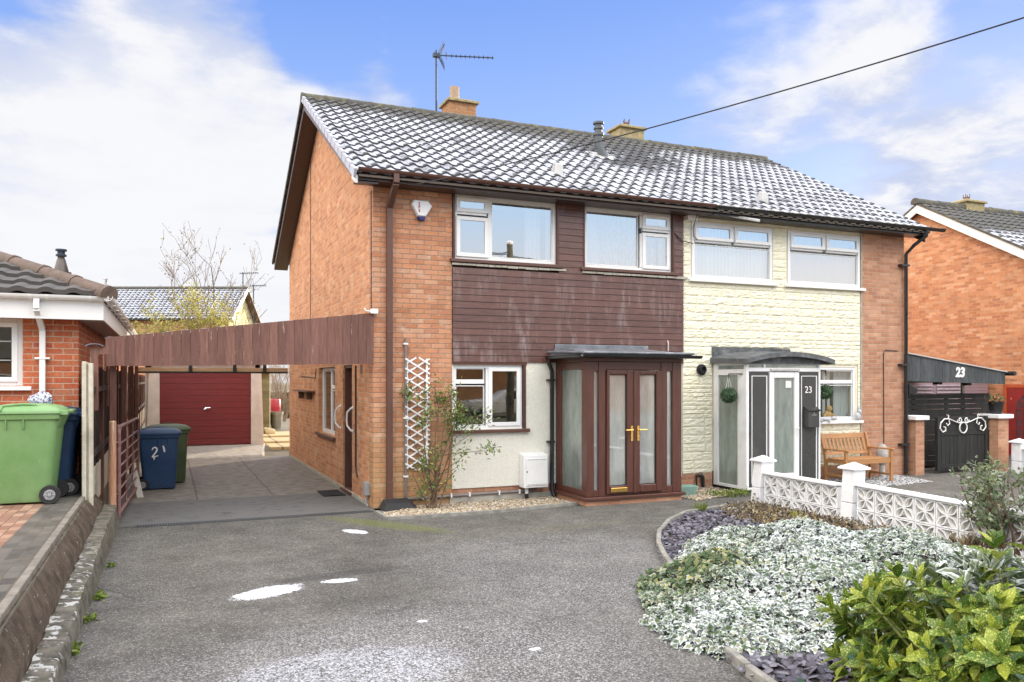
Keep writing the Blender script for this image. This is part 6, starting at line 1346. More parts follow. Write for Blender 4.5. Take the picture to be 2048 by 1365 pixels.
mb.prism([(cy_-.36,.45),(cy_+.36,.45)]+[(cy_+.36*math.cos(a),1.2+.36*math.sin(a)) for a in lin(0,PI,13)], NX-.024, NX-.0205, yz); pn = mb.build('pane', M['glass'], d)
mb = MB()
for y in lin(cy_-.36,cy_+.36,5): mb.box(NX-.034,NX-.0245,y-.012,y+.012,.45,1.2)
for z in (.45,.7,.95,1.2): mb.box(NX-.033,NX-.0246,cy_-.36,cy_+.36,z-.012,z+.012)
for a in (PI/4,PI/2,.75*PI): mb.bar((NX-.03,cy_,1.2),(NX-.03,cy_+.36*math.cos(a),1.2+.36*math.sin(a)),.02,.012)
mb.build('glazing_bar', M['red_paint'], pn)

# ------------------------------------------------------------------ across the road: seen in the window reflections
pl = wthing('utility_pole', 'wooden utility pole with white lamp head across the road', 'utility pole', (10.6,-19.6,0))
MB().tube([(10.6,-19.6,-.02),(10.6,-19.6,7.7)], [.17,.13], 12).build('shaft', M['mossy'], pl, smooth=True)
mb = MB().tube([(10.45,-19.6,7.3),(10.75,-19.6,7.3)], .04, 6); blob((10.6,-19.6,7.75),.16,.16,.1,mb); mb.build('lamp_head', M['white_pvc'], pl)
for k_, (ex, ey, ez) in enumerate(((-18,-19.5,6.9),(-20,-17,6.6),(40,-21,7.2),(42,-18,6.8),(30,-4,5.2),(0,-34,5.0))):
    a, b = V((10.6,-19.6,7.35-.06*k_)), V((ex,ey,ez)); tag(MB().tube([tuple(a.lerp(b,i/16)-V((0,0,.7*4*(i/16)*(1-i/16)))) for i in range(17)], .02, 5).build('telephone_cable', M['wire'], loc=tuple(a)), 'black telephone cable running from the pole across the road', 'cable', 'cables fanning out from the utility pole')
op = wthing('brick_house', 'orange brick house across the road with dark tiled roof', 'house', (6,-34,0))
mb = MB(); mb.box(-16,26,-42,-34,-.1,3.0); mb.build('wall', M['brick_old'], op)
mb = MB(); mb.prism([(-33.4,2.95),(-38,5.1),(-42.6,2.95)], -16.4, 26.4, yz); mb.build('roof', M['ridge'], op)
for x in (-11,-4,3,10,17): mb = MB(); mb.box(x,x+2,-34,-33.95,.9,2.2); f_ = mb.build('window', M['white_pvc'], op); mb = MB(); mb.box(x+.08,x+1.92,-33.949,-33.94,.98,2.12); mb.build('pane', M['black_plastic'], f_)

hg = wthing('clipped_hedge', 'dark clipped hedge in front of the house across the road', 'hedge', (2,-29,0))
n = 2600; P = np.c_[RNG.uniform(-16,9.5,n), -29+RNG.normal(size=n)*.28, RNG.uniform(.05,1.25,n)]; leaf_cloud('foliage', *LEAF_OVAL, P, unit(n), unit(n), RNG.uniform(.15,.3,n), M['holly'], hg)
mb = MB(); mb.box(-16,9.5,-29.25,-28.75,0,1.15); mb.build('branches', M['soil'], hg)
car = wthing('parked_car', 'white car parked across the road', 'car', (13.4,-27,0))
def sec(x, y0, pts): return [(x, y0+s*w_, z) for s in (-1,) for w_, z in pts]+[(x, y0+w_, z) for w_, z in pts[::-1]]
prof = [(11.3,.45,.75,.80),(11.5,.3,.82,.86),(12.3,.25,.86,.92),(12.7,.25,.86,1.0),(13.4,.25,.87,1.42),(14.2,.25,.87,1.47),(15.0,.25,.87,1.4),(15.5,.28,.85,1.0),(15.7,.4,.8,.9)]
mb = MB(); mb.loft([sec(x, -27, [(w_*.9,zb),(w_,.55),(w_,.82),(w_*(.78 if zt > 1.1 else .94),zt-.04),(w_*(.66 if zt > 1.1 else .8),zt)]) for x, zb, w_, zt in prof]); mb.build('body', plain('car_white', (.75,.75,.74), .25, .03), car, smooth=True, angle=50)
mb = MB()
for s in (-1, 1):
    for (a, b) in ((13.15,14.05),(14.12,14.95)): mb.quad((a,-27+s*.862,.92),(b,-27+s*.862,.92),(b-.05,-27+s*.72,1.36),(a+.15,-27+s*.72,1.36))
mb.build('side_windows', M['black_plastic'], car)
for x in (12.1, 14.9):
    for s in (-1, 1):
        w = MB().lathe((x,-27+s*.8,.31), [(.2,-.1),(.31,-.1),(.31,.1),(.2,.1)], 20, axis='y').build('wheel', M['black_rubber'], car, smooth=True); MB().lathe((x,-27+s*.83,.31), [(.2,-.08),(.2,.08)], 14, axis='y').build('rim', M['grey_plastic'], w)
# ------------------------------------------------------------------ white screen-block wall (local x runs along the wall towards the road)
LX, LY = 5.55, -1.72; WANG = math.atan2(-1, -.035)
sw = wthing('screen_block_wall', 'white pierced screen block wall with leaf pattern and capped pillars', 'garden wall', (0,0,0))
def lens(mb, cx, cz, ang, L, W, t, y0, y1, yb):
    """one raised leaf-shaped ring"""
    n = 9; up = [(-L/2+L*i/(n-1), W/2*math.sin(PI*i/(n-1))) for i in range(n)]; o = up+[(x, -z) for x, z in up[::-1][1:-1]]
    s = lambda k, kk: [(x*k, z*kk) for x, z in o]; inn = s((L-2.6*t)/L, (W-2*t)/W); c, q = math.cos(ang), math.sin(ang)
    R2 = lambda pts, y: [(cx+x*c-z*q, y, cz+x*q+z*c) for x, z in pts]; A, B, C_, D_ = R2(o, y1), R2(o, y0), R2(inn, y0), R2(inn, y1); m = len(o)
    for i in range(m):
        j = (i+1) % m; mb.quad(A[i], A[j], B[j], B[i]); mb.quad(B[i], B[j], C_[j], C_[i]); mb.quad(C_[i], C_[j], D_[j], D_[i])
def block_mesh():
    mb = MB(); s, b, t = .29, .014, .09; h = s/2
    for (x0, x1, z0, z1) in ((-h,h,-h,-h+b),(-h,h,h-b,h),(-h,-h+b,-h+b,h-b),(h-b,h,-h+b,h-b)): mb.box(x0,x1,0,t,z0,z1)
    mb.box(-h+b,h-b,.052,.06,-h+b,h-b,1)
    for k_ in range(4):
        a = PI/4+k_*PI/2; r = .098; lens(mb, r*math.cos(a), r*math.sin(a), a, .2, .092, .013, .0015, .053, .04)
    return mb
blk = block_mesh().build('block', [M['block_white'], M['block_cream_shade']], sw, bevel=.002)
sw.location = (LX, LY, 0); sw.rotation_euler = (0, 0, WANG)      # children below are authored in the wall's own frame
blk.location = (0, 0, 0); first = True
secs = [(.40, 5, .0), (2.24, 9, -.0)]
for si, (x0, n, dz) in enumerate(secs):
    for r_ in range(2):
        for i in range(n):
            o = blk if first else blk.copy()
            if not first: COL.objects.link(o); o.parent = sw
            first = False; xx = x0+.155+i*.302
            o.location = (xx, -.045, -.11+.15+r_*.298+(.045 if si else 0)-(xx-2.2)*.012*si)
    mb = MB(); L_ = n*.302+.02
    k_ = 3
    for j in range(k_):
        a = x0-.0+L_*j/k_; b = x0+L_*(j+1)/k_-.006; za = -.11+.604+(.045 if si else 0)-((a-2.2)*.012)*si; zb = -.11+.604+(.045 if si else 0)-((b-2.2)*.012)*si
        cm = MB(); cm.hexa(((a,-.085,za),(b,-.085,zb),(b,.085,zb),(a,.085,za),(a,-.085,za+.032),(b,-.085,zb+.032),(b,.085,zb+.032),(a,.085,za+.032))); cm.v = [(x, y, z) for x, y, z in cm.v]
        cm.build('coping', M['block_white'], sw, bevel=.008)
    mb.box(x0,x0+L_,-.06,.06,-.2,-.108); mb.build('footing', M['concrete'], sw)
def pillar(x, h, parent, lean=.03, base=-.1):
    s = .1; mb = MB()
    for (z0, z1) in ((base, base+(h-base)*.48), (base+(h-base)*.49, h)):
        f = lambda z: x+lean*(z-base)/(h-base); mb.hexa(((f(z0)-s,-s,z0),(f(z0)+s,-s,z0),(f(z0)+s,s,z0),(f(z0)-s,s,z0),(f(z1)-s,-s,z1),(f(z1)+s,-s,z1),(f(z1)+s,s,z1),(f(z1)-s,s,z1)))
    p = mb.build('pillar', M['block_white'], parent, bevel=.008); x = x+lean; c = .145
    mb = MB(); mb.box(x-c,x+c,-c,c,h+.002,h+.025); mb.hexa(((x-c,-c,h+.0255),(x+c,-c,h+.0255),(x+c,c,h+.0255),(x-c,c,h+.0255),(x-.006,-.006,h+.095),(x+.006,-.006,h+.095),(x+.006,.006,h+.095),(x-.006,.006,h+.095))); mb.build('pillar_cap', M['block_white'], p, bevel=.006)
pillar(.24, .675, sw, .09); pillar(2.1, .745, sw, .06); pillar(5.2, .7, sw, .03)
# next boundary's matching wall, by the far brick pier
sw2 = wthing('screen_block_wall', 'short white screen block wall beside the red door', 'garden wall', (0,0,0))
sw2.location = (13.3, -.72, 0); sw2.rotation_euler = (0, 0, math.atan2(-1, .02)); pillar(.0, .62, sw2, 0)
for r_ in range(2):
    for i in range(6):
        o = blk.copy(); COL.objects.link(o); o.parent = sw2; o.location = (.27+i*.302, -.045, .04+r_*.298)
cm = MB(); cm.box(.11,2.0,-.085,.085,.49,.525); cm.build('coping', M['block_white'], sw2, bevel=.008)

# ------------------------------------------------------------------ planting bed
kp = [(4.85,-2.02),(4.638,-2.14),(3.882,-2.335),(3.308,-2.774),(2.742,-3.393),(2.334,-3.991),(2.053,-4.513),(1.75,-5.15),(1.4,-5.85),(1.08,-6.5),(.763,-7.131),(.63,-7.6),(.5,-8.3),(.38,-9.2),(.3,-10.5)]
mb = MB(); w = .055
off = []
for i, p in enumerate(kp):
    a, b = V((*kp[max(i-1,0)],0)), V((*kp[min(i+1,len(kp)-1)],0)); d = (b-a).normalized(); off.append(V((-d.y,d.x,0)))
for i in range(len(kp)-1):
    for q in range(1):
        a, b = V((*kp[i],0)), V((*kp[i+1],0)); a2, b2 = a+off[i]*w, b+off[i+1]*w; d = (b-a).normalized()*.003; z = .075+random.uniform(-.004,.004)
        mb.hexa([tuple(p) for p in (a+d-V((0,0,.05)),b-d-V((0,0,.05)),b2-d-V((0,0,.05)),a2+d-V((0,0,.05)),a+d+V((0,0,z)),b-d+V((0,0,z)),b2-d+V((0,0,z)),a2+d+V((0,0,z)))])
tag(mb.build('bed_edging', M['edging_grey'], bevel=.008, loc=(2,-5,0)), 'curved concrete edging strip round the slate bed', 'edging')
bedpoly = np.array(kp+[(2.5,-10.5),(5.2,-9.),(5.5,-2.1)])
def inside(P, poly):
    x, y = P[:,0], P[:,1]; c = np.zeros(len(P), bool); j = len(poly)-1
    for i in range(len(poly)):
        xi, yi = poly[i]; xj, yj = poly[j]
        c ^= ((yi > y) != (yj > y)) & (x < (xj-xi)*(y-yi)/(yj-yi+1e-12)+xi); j = i
    return c
def scatter(n, poly):
    lo, hi = poly.min(0), poly.max(0); out = np.zeros((0,2))
    while len(out) < n: q = RNG.uniform(lo, hi, (n*2,2)); out = np.concatenate([out, q[inside(q, poly)]])
    return out[:n]
mb = MB(); mb.v = [(x, y, .012) for x, y in bedpoly]; mb.f = [tuple(range(len(bedpoly)))]; mb.m = [0]; tag(mb.build('soil_bed', M['soil']), kind='structure')
ivy_poly = np.array([(1.22,-5.35),(1.0,-5.75),(.72,-6.35),(.56,-6.95),(.66,-7.3),(1.0,-7.5),(1.5,-7.75),(2.3,-8.1),(3.4,-8.0),(4.6,-7.2),(5.15,-6.2),(5.0,-5.5),(4.7,-4.75),(4.3,-4.3),(3.7,-4.1),(3.0,-4.0),(2.55,-4.25),(2.1,-4.75),(1.8,-5.05)])
def sdf(P, poly):
    d = np.full(len(P), 1e9)
    for i in range(len(poly)):
        a, b = poly[i], poly[(i+1) % len(poly)]; ab = b-a; t = np.clip(((P-a)@ab)/(ab@ab), 0, 1); d = np.minimum(d, np.linalg.norm(P-(a+t[:,None]*ab), axis=1))
    return np.where(inside(P, poly), d, -d)
def mound(P):
    d = np.clip(sdf(P, ivy_poly), 0, 1.1)/1.1; h = .27*np.sin(d*PI/2)**.8
    x, y = P[:,0], P[:,1]; return h*(1+.22*np.sin(x*3.1+y*1.7)+.16*np.sin(x*5.3-y*4.1)+.1*np.sin(x*9+y*7.7))
# slate chips on the bare parts of the bed
P2 = scatter(16000, bedpoly); s = sdf(P2, ivy_poly); P2 = P2[(s < .08) & (P2[:,1] > -9.2)]; P2 = P2[~((P2[:,0] > 4.6) & (P2[:,1] < -2.6) & (RNG.random(len(P2)) < .7))]
n = len(P2); st_v = [(-.5,-.16,0),(-.2,-.34,.0),(.3,-.3,.0),(.5,0,.0),(.28,.3,.0),(-.25,.32,.0),(-.44,-.12,.12),(-.18,-.28,.14),(.27,-.24,.13),(.43,0,.12),(.24,.25,.14),(-.22,.26,.13)]
st_f = [(6,7,8,9,10,11)]+[(i,(i+1)%6,6+(i+1)%6,6+i) for i in range(6)]
PP = np.c_[P2, .02+RNG.random(n)*.035]; A = np.c_[RNG.normal(size=(n,2)), RNG.normal(size=n)*.25]; N = np.c_[RNG.normal(size=(n,2))*.3, np.ones(n)]
tag(leaf_cloud('slate_chippings', st_v, st_f, [0]*12, PP, A, N, RNG.uniform(.03,.085,n)*np.where(P2[:,1] < -7, 1.25, 1.), M['slate']), kind='stuff')
# pale gravel strip under the front wall
gpoly = np.array([(.64,-.04),(.3,-.36),(-.03,-.5),(-.03,-1.0),(.4,-1.03),(1.6,-1.03),(2.95,-.83),(2.95,-.02)])
mb = MB(); mb.v = [(x, y, .006) for x, y in gpoly]; mb.f = [tuple(range(len(gpoly)))]; mb.m = [0]; tag(mb.build('gravel_bed', M['soil']), kind='structure')
P2 = scatter(7000, gpoly); n = len(P2); pb_v = [(-.5,0,.1),(0,-.4,.12),(.5,0,.1),(0,.4,.1),(0,0,.42),(-.3,-.25,.3),(.3,.22,.3)]; pb_f = [(0,1,5),(1,4,5),(1,2,4),(2,6,4),(2,3,6),(3,4,6),(3,0,4),(0,5,4)]
tag(leaf_cloud('gravel', pb_v, pb_f, [0]*7, np.c_[P2, RNG.random(n)*.012+.004], np.c_[RNG.normal(size=(n,2)), RNG.normal(size=n)*.2], np.c_[RNG.normal(size=(n,2))*.3, np.ones(n)], RNG.uniform(.018,.042,n), M['gravel']), kind='stuff')
gk = [(-.05,-.45),(-.05,-1.02),(.4,-1.05),(1.6,-1.05),(2.97,-.85)]; mb = MB()
for a, b in zip(gk, gk[1:]): mb.bar((*a,.01),(*b,.01),.05,.07)
tag(mb.build('gravel_edging', M['edging_grey'], bevel=.006, loc=(1.4,-1,0)), 'thin concrete edging along the pale gravel strip', 'edging')
P2 = scatter(2500, np.array([(4.8,-.02),(6.1,-.02),(6.1,-.9),(4.9,-1.3)])); n = len(P2)
tag(leaf_cloud('gravel', pb_v, pb_f, [0]*7, np.c_[P2, RNG.random(n)*.012+.003], np.c_[RNG.normal(size=(n,2)), RNG.normal(size=n)*.2], np.c_[RNG.normal(size=(n,2))*.3, np.ones(n)], RNG.uniform(.018,.042,n), M['gravel']), kind='stuff')
P2 = scatter(2500, np.array([(7.9,-.05),(10.6,-.05),(10.4,-1.1),(8.0,-1.3)])); n = len(P2)
tag(leaf_cloud('gravel', pb_v, pb_f, [0]*7, np.c_[P2, RNG.random(n)*.012+.003], np.c_[RNG.normal(size=(n,2)), RNG.normal(size=n)*.2], np.c_[RNG.normal(size=(n,2))*.3, np.ones(n)], RNG.uniform(.018,.042,n), stones('pale_chips', (.3,.3,.3), (.5,.5,.5), (.7,.7,.7))), kind='stuff')

# ------------------------------------------------------------------ frosted ivy mound
iv = bpy.data.objects.new('ivy', None)
n = 25000; P2 = scatter(n, ivy_poly); extra = scatter(700, np.array([(.62,-6.3),(.5,-7.0),(.8,-7.4),(1.3,-7.7),(1.3,-7.2),(.9,-6.5)])); P2 = np.concatenate([P2, extra]); n = len(P2)
z = mound(P2); e_ = .02; gx = (mound(P2+[e_,0])-z)/e_; gy = (mound(P2+[0,e_])-z)/e_
N = np.c_[-gx, -gy, np.ones(n)]; N /= np.linalg.norm(N, axis=1, keepdims=True)
up = RNG.random(n)**1.5; PP = np.c_[P2, z+.02+up*.07-.02]
N = N+RNG.normal(size=(n,3))*.42+np.array((-.25,-.35,.15)); A = np.c_[RNG.normal(size=(n,2)), -.25+RNG.normal(size=n)*.3]
ivy = leaf_cloud('frosted_ivy', *LEAF_IVY, PP, A, N, RNG.uniform(.03,.066,n), M['ivy'])
tag(ivy, kind='stuff')
gx_ = lin(.3,5.4,70); gy_ = lin(-8.3,-3.4,70); Q = np.array([(x,y) for y in gy_ for x in gx_]); zz = mound(Q)-.015; mb = MB(); mb.v = [(x,y,z) for (x,y),z in zip(Q,zz)]; ok = zz > .002
for j in range(69):
    for i in range(69):
        f = (j*70+i,j*70+i+1,(j+1)*70+i+1,(j+1)*70+i)
        if all(ok[q] for q in f): mb.f.append(f); mb.m.append(0)
tag(mb.build('ivy_mound_soil', M['soil']), kind='structure')
bpy.data.objects.remove(iv)
# low withered plants along the wall foot, with a few green tufts
P2 = scatter(5200, np.array([(4.55,-2.25),(5.4,-2.0),(5.42,-6.3),(4.95,-6.3),(5.1,-4.6),(4.7,-3.9),(4.3,-3.45),(4.2,-2.9)])); n = len(P2)
PP = np.c_[P2, np.abs(RNG.normal(size=n))*.045+.015+.02*np.sin(P2[:,0]*9)*np.sin(P2[:,1]*7)]
tag(leaf_cloud('withered_groundcover', *LEAF_OVAL, PP, RNG.normal(size=(n,3))+np.array((0,0,.4)), RNG.normal(size=(n,3))*.7+np.array((0,0,.8)), RNG.uniform(.03,.065,n), M['dry']), kind='stuff')
def tuft(x, y, n, h, name, mat, label, lean=.5, wd=.012, z=.02):
    a = RNG.uniform(0,2*PI,n); rr = RNG.random(n)**.5*h*.35; P = np.c_[x+rr*np.cos(a), y+rr*np.sin(a), np.full(n,z)]; A = np.c_[np.cos(a)*lean*RNG.random(n), np.sin(a)*lean*RNG.random(n), np.ones(n)]
    V_ = [(0,-wd/h,0),(0,wd/h,0),(.5,wd*.8/h,.05),(.5,-wd*.8/h,.05),(1,0,-.12)]; F_ = [(0,3,2,1),(3,4,2)]
    return tag(leaf_cloud(name, V_, F_, [0,0,.5,.5,1], P, A, unit(n), RNG.uniform(.5,1,n)*h, mat, None, None, (x,y,z)), label, 'plant')
tuft(4.2,-2.28,150,.2,'grass_tuft',M['grass'],'bright green grass tuft at the slate bed corner',.7,.004)
tuft(5.15,-5.75,120,.32,'dry_grass_clump',M['dry'],'withered strap-leaved clump below the screen wall',1.3,.012)
tuft(5.2,-4.95,60,.16,'weed_plant',M['rose'],'small green weed clump against the screen wall',1.2,.02)
tuft(5.0,-3.35,40,.16,'weed_plant',M['yellow_green'],'pale yellow green weed under the second pillar',1.2,.02)
P2 = scatter(420, np.array([(5.3,-.85),(6.2,-.9),(6.35,-1.25),(5.4,-1.2)])); n = len(P2); tag(leaf_cloud('low_weeds', *LEAF_OVAL, np.c_[P2, RNG.random(n)*.08+.01], RNG.normal(size=(n,3))+np.array((0,0,.3)), np.c_[RNG.normal(size=(n,2))*.5,np.ones(n)], RNG.uniform(.03,.06,n), M['grass']), kind='stuff')
for (x, y, k_) in ((-3.36,-3.9,60),(-3.38,-4.6,40),(-3.36,-2.6,40),(-3.42,-5.4,50)):
    P = np.c_[x+RNG.normal(size=k_)*.02, y+RNG.normal(size=k_)*.05, RNG.random(k_)*.03]; tag(leaf_cloud('weed_plant', *LEAF_OVAL, P, RNG.normal(size=(k_,3))+np.array((.5,0,.4)), np.c_[RNG.normal(size=(k_,2))*.5,np.ones(k_)], RNG.uniform(.03,.06,k_), M['grass'], None, None, (x,y,0)), {-3.9:'green weed clump at the boundary wall foot, second from the road',-4.6:'little green weed between two others at the boundary wall foot',-2.6:'green weed at the boundary wall foot, nearest the gate',-5.4:'green weed at the boundary wall foot, nearest the road'}[y], 'weed')

# ------------------------------------------------------------------ shrubs
rb = wthing('rose_bush', 'leggy climbing rose growing from gravel beside the trellis', 'rose bush', (.78,-.42,0)); rnd = random.Random(9); mb = MB(); tips = []
for (x, y, z, r) in ((.6,-.3,1.2,.013),(.78,-.33,1.7,.016),(.92,-.36,1.62,.014),(.86,-.3,1.75,.013),(.98,-.38,1.4,.012),(.7,-.36,1.5,.012),(1.02,-.4,1.0,.009),(.5,-.35,.55,.012),(.84,-.3,1.3,.012),(.95,-.36,1.8,.01)):
    b0 = V((.8+rnd.uniform(-.08,.1),-.4+rnd.uniform(-.05,.05),0)); v_ = V((x,y,z))-b0; t_ = []; grow(mb, t_, b0, v_.normalized(), v_.length, r, 2, rnd, .1, .5, 7, (2,3), .28, .003)
    tips += [q for q in t_ if q[0].z > 1.05 or rnd.random() < .25]
for (e_, dz) in (((1.75,-.45,.92),0),((1.62,-.4,1.35),0),((1.68,-.42,1.42),0)):
    b0 = V((.95,-.4,.8+dz)); v_ = V(e_)-b0; t_ = []; grow(mb, t_, b0, v_.normalized(), v_.length, .006, 1, rnd, .05, .5, 6, (2,3), .3, .0025); tips += [q for q in t_ if q[0].x > 1.25]
for i in range(75):
    q = V((rnd.gauss(.93,.15), rnd.gauss(-.34,.06), rnd.gauss(1.6,.14))); tips.append((q, V((rnd.gauss(0,1),rnd.gauss(0,1),rnd.gauss(0,.6))).normalized())); mb.tube([tuple(q), tuple(q.lerp(V((.88,-.33,1.4)),.5)+V((0,0,.03)))], .0025, 4)
mb.build('stems', M['twig'], rb, smooth=True); leafy('leaves', tips, 3.9, (.045,.075), M['rose'], rb, .05, 31, .2)
sb = wthing('garden_shrub', 'lightly frosted rose bush in front of the screen wall', 'shrub', (5.3,-6.0,0)); mb = MB(); tips = []; rnd = random.Random(15)
for i in range(17):
    b0 = V((5.3+rnd.uniform(-.09,.07),-6.02+rnd.uniform(-.1,.1),0)); a = rnd.uniform(0,2*PI); e_ = b0+V((math.cos(a)*rnd.uniform(.05,.3),math.sin(a)*rnd.uniform(.05,.33),rnd.uniform(.55,.86))); v_ = e_-b0; t_ = []; grow(mb, t_, b0, v_.normalized(), v_.length, .016, 2, rnd, .1, .5, 6, (2,4), .33, .003); tips += [q for q in t_ if q[0].z > .38]
mb.build('stems', M['twig'], sb, smooth=True); leafy('leaves', tips, 1.7, (.04,.07), M['rose_frost'], sb, .045, 33)
au = wthing('spotted_laurel', 'yellow spotted laurel bush in the front corner', 'shrub', (1.05,-9.25,0)); mb = MB(); rnd = random.Random(19); g = np.random.default_rng(77)
cen = np.array((1.08,-9.22)); P = []; A = []; N = []; S = []; FP = []; FA = []; FN = []; FS = []; HP = []; HA = []; HN = []; HS = []
shoots = []
for i in range(270):
    a = rnd.uniform(0,2*PI); ph = math.acos(rnd.uniform(-.1,1)); rad = rnd.uniform(.82,1.05)*(1+.12*math.sin(3*a+1)+.1*math.sin(5*ph+a)); rx, ry, rz = .88, .8, .64
    dv = V((math.sin(ph)*math.cos(a), math.sin(ph)*math.sin(a), math.cos(ph))); tip = V((cen[0]+dv.x*rx*rad, cen[1]+dv.y*ry*rad, .42+dv.z*rz*rad)); shoots.append((tip, (dv+V((0,0,.35))).normalized()))
for i in range(120):
    tip = V((cen[0]+rnd.uniform(-.6,.6), cen[1]+rnd.uniform(-.55,.55), rnd.uniform(.1,.9))); shoots.append((tip, V((rnd.gauss(0,.6),rnd.gauss(0,.6),1)).normalized()))
for tip, d in shoots:
    base = V((cen[0]+rnd.uniform(-.12,.12), cen[1]+rnd.uniform(-.12,.12), .0)); md = base.lerp(tip,.55)+V((0,0,-.06)); st_ = tip-d*.22; mb.tube([tuple(base),tuple(md),tuple(st_),tuple(tip)], [.012,.009,.007,.004], 6)
    fr_ = (tip.y > -9.15 and tip.z > .8 and tip.x > .75 and rnd.random() < .75)
    for lay, (back, cnt, out_, sz) in enumerate(((0,3,.55,.07),(.035,4,.95,.115),(.085,4,1.25,.135),(.15,3,1.6,.125))):
        for k_ in range(cnt):
            an = 2*PI*k_/cnt+lay*.8+rnd.uniform(-.3,.3); sd = d.orthogonal().normalized(); s2 = d.cross(sd); o_ = sd*math.cos(an)+s2*math.sin(an); ax = (d*(1/out_)*.75+o_*out_*.8+V((0,0,rnd.uniform(-.25,.1)))).normalized(); nm = (d-ax*d.dot(ax)).normalized()+V((rnd.gauss(0,.25),rnd.gauss(0,.25),rnd.gauss(0,.25)))
            L4 = (FP,FA,FN,FS) if fr_ else (P,A,N,S); L4[0].append(tip-d*back); L4[1].append(ax); L4[2].append(nm); L4[3].append(sz*rnd.uniform(.75,1.2))
mb.build('stems', M['green_stem'], au, smooth=True)
LEAF_LAUREL = ([(0,0,0),(.06,.0,0),(.2,.13,.05),(.2,-.13,.05),(.45,.21,.07),(.45,-.21,.07),(.72,.17,.03),(.72,-.17,.03),(1,0,-.1),(.2,0,0),(.45,0,.0),(.72,0,-.03)],
               [(1,3,9),(1,9,2),(9,3,5,10),(9,10,4,2),(10,5,7,11),(10,11,6,4),(11,7,8),(11,8,6)], [.3,.3,1,1,1,1,1,1,1,0,0,0])
arr = lambda q: np.array([tuple(v) for v in q])
leaf_cloud('leaves', *LEAF_LAUREL, arr(P), arr(A), arr(N), np.array(S), M['aucuba'], au, None, None, True)
leaf_cloud('frosted_leaves', *LEAF_LAUREL, arr(FP), arr(FA), arr(FN), np.array(FS), M['aucuba_frost'], au, None, None, True)
# little holly sprigs low inside the laurel
for i in range(900):
    p = V((cen[0]+rnd.gauss(0,.42), cen[1]+rnd.gauss(-.1,.4), rnd.uniform(.05,.75))); HP.append(p); HA.append(V((rnd.gauss(0,1),rnd.gauss(0,1),rnd.gauss(.2,.6)))); HN.append(V((rnd.gauss(0,.6),rnd.gauss(0,.6),1))); HS.append(rnd.uniform(.03,.055))
hl = wthing('holly_sprigs', 'dark small-leaved holly growing low through the laurel', 'shrub', (1.05,-9.3,0))
leaf_cloud('leaves', *LEAF_IVY, arr(HP), arr(HA), arr(HN), np.array(HS), M['holly'], hl)
# ------------------------------------------------------------------ daylight: low winter sun behind the house, broken cloud
SUN_EL, SUN_DIR = 13.0, V((.80, .60, 0))          # horizontal direction towards the sun
sl_ = bpy.data.lights.new('sun', 'SUN'); so = bpy.data.objects.new('sun', sl_); COL.objects.link(so)
sl_.energy = 4.0; sl_.angle = R(.53); sl_.color = (1., .84, .62)
tow = (SUN_DIR.normalized()*math.cos(R(SUN_EL))+V((0,0,math.sin(R(SUN_EL))))); so.rotation_euler = tow.to_track_quat('Z', 'Y').to_euler(); so.location = tow*60
w = bpy.data.worlds.new('World'); scene.world = w; w.use_nodes = True; t = w.node_tree
for nd in list(t.nodes): t.nodes.remove(nd)
class WN(NT):
    def __init__(s): s.t = t; s._p = None
k = WN()
out = k.n('OutputWorld'); bg = k.n('Background', {'Strength': .1}); t.links.new(bg.outputs[0], out.inputs[0])
sky = k.n('TexSky', sky_type='NISHITA'); sky.sun_disc = False; sky.sun_elevation = R(SUN_EL); sky.sun_rotation = math.atan2(SUN_DIR.x, SUN_DIR.y); sky.air_density = 1.; sky.dust_density = .6; sky.ozone_density = 2.0
D_ = k.n('TexCoord').outputs['Generated']; d = k.xyz(D_); z = k.m('MAXIMUM', d[2], 0.)
# cloud layer: project the direction on a flat deck so clouds shrink towards the horizon
q = k.m('DIVIDE', 1.0, k.m('ADD', z, .16)); pv = k.comb(k.m('MULTIPLY', d[0], q), k.m('MULTIPLY', d[1], q), 0.)
wq = k.n('TexNoise', {'Vector': pv, 'Scale': 1.6, 'Detail': 3., 'Roughness': .5}).outputs['Color']; pw = k.n('Mix', {0: .16, 4: pv, 5: wq}, data_type='VECTOR').outputs[1]
n1 = k.noise(1.7, 10, .56, k.n('Mapping', {'Vector': pw, 'Location': (3.2, 1.7, .4)}).outputs[0]); n2 = k.noise(5.2, 8, .6, k.n('Mapping', {'Vector': pw, 'Location': (7.2, .7, 2.4)}).outputs[0])
f = k.m('ADD', k.m('MULTIPLY', n1, 1.15), k.m('SUBTRACT', k.m('MULTIPLY', n2, .5), .33))
az = lambda px, py: ((V((.9191,-.394,0))*((px-1024)/1606)+V((.394,.9191,0))+V((0,0,(760-py)/1606))).normalized())
def lobe(px, py, a0, a1):      # 1 near that compass direction of the sky, 0 beyond
    v = az(px, py); dt = k.m('ADD', k.m('ADD', k.m('MULTIPLY', d[0], v.x), k.m('MULTIPLY', d[1], v.y)), k.m('MULTIPLY', d[2], v.z)); return k.step(dt, math.cos(R(a1)), math.cos(R(a0)))
bias = k.m('MULTIPLY', lobe(120, 470, 6, 20), .36)
for (px, py, a0, a1, am) in ((330,110,2,9,.16),(60,170,2,7,.1),(720,190,1,5,.17),(460,250,2,8,.14),(1620,270,3,10,.10),(2000,390,2,9,.24),(1120,130,3,10,-.09),(1500,60,2,8,-.08),(1950,130,1,5,-.08),(650,80,1,4,-.16),(60,10,1,4,-.2),(1520,225,.1,4,.10),(1760,75,.1,5,.14),(1800,240,.5,7,.10),(1600,350,.5,3,-.08),(1045,110,.3,2.5,.15),(1350,230,.5,4,.1)):
    bias = k.m('ADD', bias, k.m('MULTIPLY', lobe(px, py, a0, a1), am))
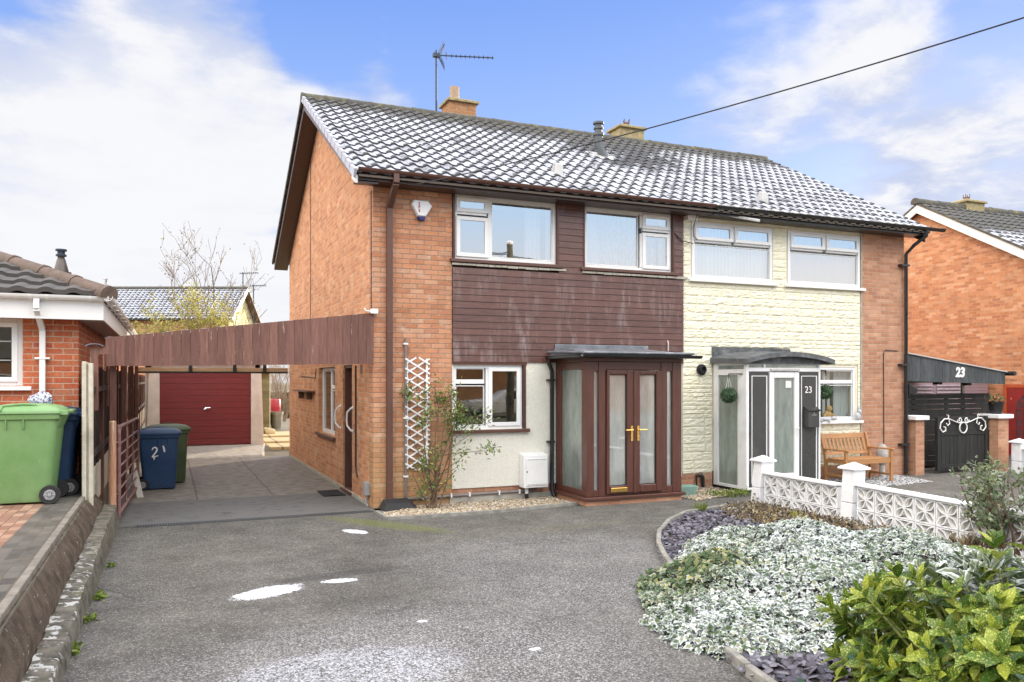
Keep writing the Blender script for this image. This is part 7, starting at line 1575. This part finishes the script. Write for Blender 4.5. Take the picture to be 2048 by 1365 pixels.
bias = k.m('ADD', bias, k.m('MULTIPLY', k.step(d[2], .2, .02), .14)); bias = k.m('ADD', bias, k.m('MULTIPLY', k.m('MULTIPLY', k.step(d[2], .17, .05), lobe(380, 640, 8, 20)), .3))
bias = k.m('ADD', bias, k.m('MULTIPLY', k.step(d[1], .1, -.6), .10)); leftw = k.step(d[0], -.26, -.6); bias = k.m('ADD', bias, k.m('MULTIPLY', leftw, .2))  # leftw: unseen sky off to the left, brightened to light gable and carport
m = k.m('ADD', f, bias); cover = k.step(m, .45, .74); thick = k.step(m, .58, .84)
back = k.step(d[1], .2, -.45); high = k.step(d[2], .48, .72)
SKYB = k.ramp(z, (0, (3.6,4.6,6.6)), (.2, (2.6,3.7,6.3)), (.42, (1.3,2.35,5.6)), (1, (.6,1.4,4.6)))
base = k.mix(.9, sky.outputs[0], SKYB)
shade = k.m('MULTIPLY', k.m('SUBTRACT', 1.0, k.m('MULTIPLY', lobe(330, 560, 6, 18), .9)), k.step(k.m('ADD', n1, k.m('MULTIPLY', n2, .8)), 1.02, .76)); ccol = k.mix(thick, (4.3,4.65,5.7), (5.5,5.5,5.6)); ccol = k.mix(shade, ccol, (3.35,3.75,4.95)); ccol = k.mix(leftw, ccol, (21.,20.,19.)); ccol = k.mix(k.m('MULTIPLY', k.m('MAXIMUM', back, high), 1.), ccol, (32.,28.6,24.4))  # cloud overhead and behind, out of view, boosted to light the front
# behind the viewer: pale blue haze low down, unseen bright cloud higher up, added to light the facade
lowc = k.ramp(z, (.0, (9.2,7.6,6.0)), (.09, (8.6,7.7,7.0)), (.2, (5.7,7.5,9.6)), (.4, (5.,7.2,10.5)), (.6, (17.,19.,22.)))
base = k.mix(back, base, lowc); cover = k.m('MULTIPLY', cover, k.m('SUBTRACT', 1.0, k.m('MULTIPLY', back, k.step(d[2], .5, .3))))
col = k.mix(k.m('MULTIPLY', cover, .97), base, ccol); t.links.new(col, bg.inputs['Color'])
# ------------------------------------------------------------------ view
vs = scene.view_settings; scene.display_settings.display_device = 'sRGB'; vs.view_transform = 'Standard'; vs.look = 'None'; vs.exposure = 0.8; vs.gamma = 1
scene.render.engine = 'CYCLES'; scene.cycles.max_bounces = 8; scene.cycles.transparent_max_bounces = 12; scene.cycles.diffuse_bounces = 4; scene.cycles.glossy_bounces = 4
scene.cycles.use_denoising = True; scene.cycles.caustics_reflective = False; scene.cycles.caustics_refractive = False; scene.cycles.sample_clamp_indirect = 6
